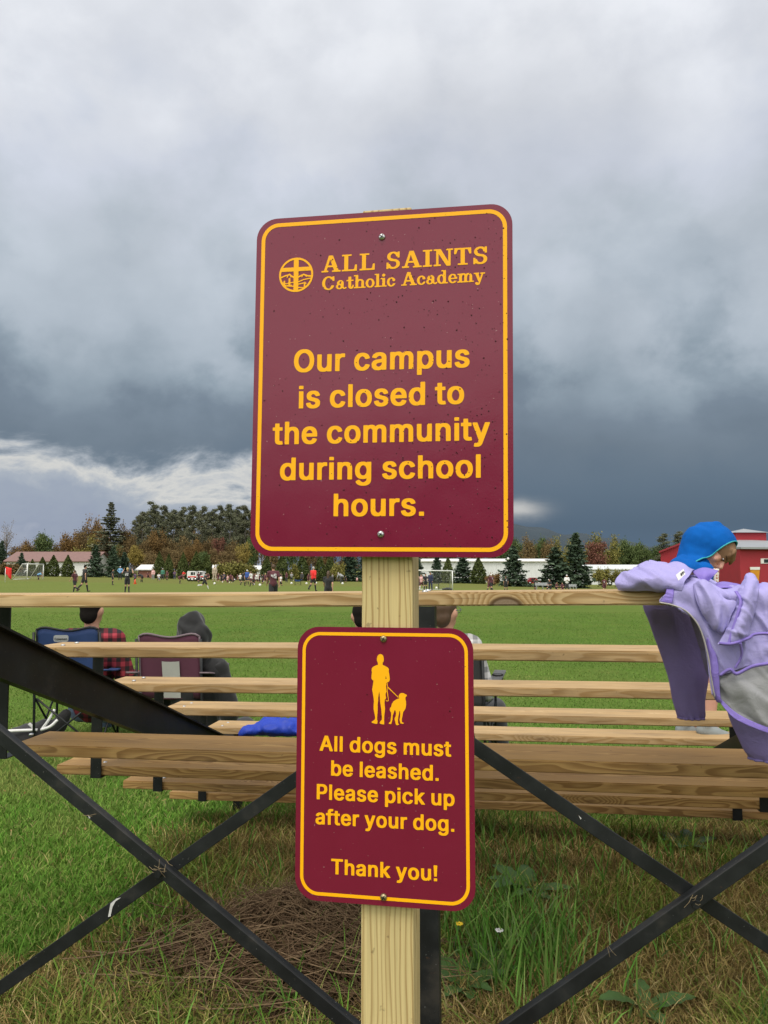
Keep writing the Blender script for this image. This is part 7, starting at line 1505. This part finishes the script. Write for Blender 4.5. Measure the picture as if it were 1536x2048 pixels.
# longer green blades standing through the thatch, and a thick tuft right of the post
X, Y = scatter(2600, 2.3, 4.9, rg, .56); X = X[(X > -1.1)]; Y = Y[:0] if False else Y[:len(X)]
keep = cloudy(X, Y, 1.7, 12.0) > -.02; X, Y = X[keep], Y[keep]; n_ = len(X)
X2 = rg.normal(.48, .13, 480); Y2 = rg.normal(2.98, .17, 480); X3 = rg.normal(.62, .42, 420); Y3 = rg.normal(3.9, .35, 420)
X = np.concatenate([X, X2, X3]); Y = np.concatenate([Y, Y2, Y3]); nn = len(X); H = np.concatenate([rg.uniform(.07, .20, n_), rg.uniform(.10, .33, 480), rg.uniform(.08, .22, 420)])
o = blades('tall_grass', X, Y, H, rg.uniform(.004, .009, nn), rg.uniform(.15, .8, nn), pick([(.08, .20, .03), (.14, .28, .055), (.22, .34, .09), (.15, .23, .08)], [3, 3, 1.5, 1], nn, rg), seed=8); tag(o, 'long green grass blades standing behind the post', 'grass', kind='stuff')
# heap of cut, dried weeds behind the left brace
def weeds():
    V, Fc, Cc = [], [], []; m = MB(); r2 = np.random.default_rng(31)
    def heap_height(x, y):
        far_x, far_y = (x + .36) / .36, (y - 2.98) / .30
        return .22 / (1 + far_x * far_x + far_y * far_y) ** 1.5
    for k in range(900):
        x, y = r2.normal(-.34, .23), r2.normal(2.95, .19); L = r2.uniform(.12, .5); a = r2.normal(-.35, .55) + (math.pi if r2.random() < .4 else 0); P = []
        up = r2.uniform(-.05, .12); cv = r2.normal() * 1.1
        for t in np.linspace(0, 1, 6):
            px, py = x + math.cos(a + cv * t) * L * (t - .5), y + math.sin(a + cv * t) * L * (t - .5) * .7; P.append((px, py, max(.006, heap_height(px, py) * r2.uniform(.75, 1.1) + .012 + up * t * t)))
        m.tube(P, [.0010, .0014, .0014, .0012, .0010, .0006], 4)
    for k in range(120):
        x, y = r2.normal(-.36, .25), r2.normal(2.94, .19); L = r2.uniform(.25, .7); a = r2.normal(-.3, .45); P = []
        for t in np.linspace(0, 1, 7):
            px, py = x + math.cos(a + .5 * t) * L * (t - .5), y + math.sin(a + .5 * t) * L * (t - .5) * .6; P.append((px, py, heap_height(px, py) * r2.uniform(.95, 1.12) + .02 + .05 * t * (k % 4 == 0)))
        m.tube(P, [.0024, .0026, .0024, .0022, .0019, .0014, .0008], 5)
    st = m.build('dry_weed_heap', None, None, True)
    n = 20000; x = r2.normal(-.36, .24, n); y = r2.normal(2.95, .22, n); z = np.array([heap_height(a, b_) for a, b_ in zip(x, y)]) * r2.uniform(.1, 1.08, n) + .012
    V, Fq = leaves(np.stack([x, y, z], 1), .014, r2, 0, .3)
    me = meshfrom(V, Fq, 'dead_leaves'); o2 = link('dead_leaves', me, st, leafmat('dead_leaf', [(.05, .032, .018), (.10, .062, .033), (.18, .12, .065)])); o2['kind'] = 'stuff'
    n = 520; gx, gy = r2.normal(-.42, .40, n), r2.normal(2.86, .26, n); o3 = blades('green_shoots', gx, gy, r2.uniform(.06, .20, n), r2.uniform(.003, .006, n), r2.uniform(.2, .9, n), pick(GREENS, [2, 3, 3, 2, 1], n, r2), seed=41, zbase=np.array([heap_height(a, b_) * .5 for a, b_ in zip(gx, gy)])); o3.parent = st; o3['kind'] = 'stuff'
    st.data.materials.append(leafmat('dry_stalk', [(.065, .04, .024), (.12, .075, .043), (.32, .225, .135)])); tag(st, 'heap of brown dried weeds behind the left brace', 'weeds', kind='stuff')
weeds()
# broad-leaved weeds and a few fallen leaves
def rosette(x, y, n, size, label, flower=None, seed=0):
    r2 = np.random.default_rng(seed); root = empty('weed', (x, y, 0)); tag(root, label, 'weed')
    for k in range(n):
        a = 6.283 * k / n + r2.normal() * .25; L = size * r2.uniform(.7, 1.15); w_ = L * .21; G = np.zeros((9, 5, 3)); up = r2.uniform(.35, .9)
        for i in range(9):
            f = i / 8; prof = math.sin(math.pi * min(1, f * .93 + .07)) ** .8 * (1 + .22 * math.sin(f * 24))
            for j in range(5):
                q = (j - 2) / 2; px = f * L; py = q * w_ * prof; pz = .015 + L * up * f * (1 - .62 * f) + abs(q) * .12 * w_
                G[i, j] = (px * math.cos(a) - py * math.sin(a), px * math.sin(a) + py * math.cos(a), pz)
        link('leaf', gridmesh(G, 'leaf'), root, mat('weed_leaf', (.055, .12, .025), .6, .35, 14), True)
    if flower:
        h = .16; m = MB(); m.tube([(0, 0, 0), (.01, 0, h * .6), (.025, 0, h)], .0022, 5); m.build('stem', MATS['weed_leaf'], root, True)
        m = MB()
        for k in range(9): a = 6.283 * k / 9; m.ell((.025 + .010 * math.cos(a), .010 * math.sin(a), h + .003), (.0075, .0045, .002), Matrix.Rotation(a, 3, 'Z'), 8, 5)
        m.build('flower', CLO['white'] if flower == 'white' else mat('dandelion', (.75, .52, .02), .7, .2, 90), root, True)
for i, (u, v, n, sz, lb, fl) in enumerate([(930, 1985, 9, .15, 'toothed green weed beside the black leg, lowest right of the post', None), (985, 1955, 8, .13, 'green weed with a small white flower right of the post', 'white'), (905, 1940, 7, .11, 'green weed with a small yellow flower beside the black leg', 'yellow'),
        (1288, 2030, 4, .17, 'single upright broad-leaved weed near the bottom right', None), (1052, 1790, 8, .22, 'broad-leaved weed in the long grass behind the post', None), (1375, 1700, 7, .16, 'pale broad-leaved weed under the planks at the right', None), (420, 1975, 6, .10, 'small broad-leaved weed below the dried heap', None)]):
    c = at(u, v, 3.0); d_ = c - Vector((0, 0, EYE)); k = -EYE / d_.z; p = Vector((0, 0, EYE)) + d_ * k; rosette(p.x, p.y, n, sz, lb, fl, 50 + i)
def fallen():
    r2 = np.random.default_rng(77); n = 520; x, y = scatter(n, 2.3, 12.0, r2); V, Fq = leaves(np.stack([x, y, r2.uniform(.015, .04, n)], 1), .012, r2, .5, .6)
    o = link('fallen_leaves', meshfrom(V, Fq, 'fallen_leaves'), None, leafmat('fallen_leaf', [(.12, .07, .025), (.20, .13, .045), (.28, .20, .09)])); tag(o, 'scattered small dead leaves in the grass', 'leaves', kind='stuff')
fallen()
# ------------------------------------------------------------------ labels: tell look-alikes apart by their order along the row
ORD = ['first', 'second', 'third', 'fourth', 'fifth', 'sixth', 'seventh', 'eighth', 'ninth', 'tenth', 'eleventh', 'twelfth', 'thirteenth', 'fourteenth', 'fifteenth', 'sixteenth', 'seventeenth', 'eighteenth', 'nineteenth', 'twentieth', 'twenty-first', 'twenty-second', 'twenty-third', 'twenty-fourth', 'twenty-fifth', 'twenty-sixth', 'twenty-seventh', 'twenty-eighth']
same = {}
for o in COL.objects:
    if o.parent is None and 'label' in o.keys() and 'category' in o.keys(): same.setdefault(o['label'], []).append(o)
for lb, os_ in same.items():
    if len(os_) > 1:
        os_.sort(key=lambda q: q.location.x / max(q.location.y, 1))
        for i, q in enumerate(os_): q['label'] = lb + ', ' + ORD[i] + ' from the left'
# ------------------------------------------------------------------ ground sheet
def ground():
    ys = np.concatenate([np.linspace(-30, 0, 8), np.linspace(1, 40, 30), np.linspace(43, 90, 30), np.linspace(95, 300, 22), np.linspace(350, 4000, 14)])
    xs = np.concatenate([np.linspace(-3000, -120, 10), np.linspace(-100, 100, 81), np.linspace(120, 3000, 10)])
    Xg, Yg = np.meshgrid(xs, ys); Zg = gzv(Xg, Yg)
    me = gridmesh(np.stack([Xg, Yg, Zg], -1), 'ground'); o = link('ground', me, None, None, True); tag(o, kind='structure')
    o['label'] = 'mown green playing field'
    m = bpy.data.materials.new('lawn'); m.use_nodes = True; t = NT(m.node_tree); b = t.nt.nodes['Principled BSDF']
    co = t.n('ShaderNodeTexCoord').outputs['Object']; x, y, z = t.sep(co)[:3]
    big = t.noise(co, .12, 4, .6); mid = t.noise(co, .9, 5, .65); fine = t.noise(t.scale(co, (1, .35, 1)), 34, 4, .7)
    c = t.mix(t.sm(big, .3, .7), (.075, .140, .024), (.110, .165, .033))
    c = t.mix(t.m('MULTIPLY', t.sm(mid, .45, .75), .5), c, (.135, .165, .036))
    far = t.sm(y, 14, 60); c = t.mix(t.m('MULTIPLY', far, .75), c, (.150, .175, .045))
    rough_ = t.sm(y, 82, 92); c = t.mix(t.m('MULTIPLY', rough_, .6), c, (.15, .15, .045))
    k = t.m('ADD', .55, t.m('MULTIPLY', fine, .9)); c = t.mix(1.0, c, t.comb(k, k, k), 'MULTIPLY')
    # thatch and bare soil below the bleachers
    nn = t.noise(co, 1.6, 4, .6)
    yb = t.m('ADD', y, t.m('MULTIPLY', t.m('SUBTRACT', nn, .5), 1.6)); xb = t.m('ADD', x, t.m('MULTIPLY', t.m('SUBTRACT', nn, .5), 1.4))
    dry = t.m('MULTIPLY', t.m('MULTIPLY', t.sm(xb, -1.35, -.75), t.m('SUBTRACT', 1, t.sm(yb, 4.3, 5.0))), t.sm(yb, .5, 1.0))
    th = t.noise(t.scale(co, (1, 1, 1)), 60, 5, .75)
    c = t.mix(dry, c, t.mix(t.sm(th, .35, .7), (.11, .078, .03), (.30, .22, .08)))
    t.put(b.inputs['Base Color'], c); b.inputs['Roughness'].default_value = .95; b.inputs['Specular IOR Level'].default_value = .05
    bp = t.n('ShaderNodeBump'); bp.inputs['Strength'].default_value = .6; bp.inputs['Distance'].default_value = .03
    t.put(bp.inputs['Height'], t.noise(co, 45, 4, .7)); t.nt.links.new(bp.outputs[0], b.inputs['Normal'])
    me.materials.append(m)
ground()
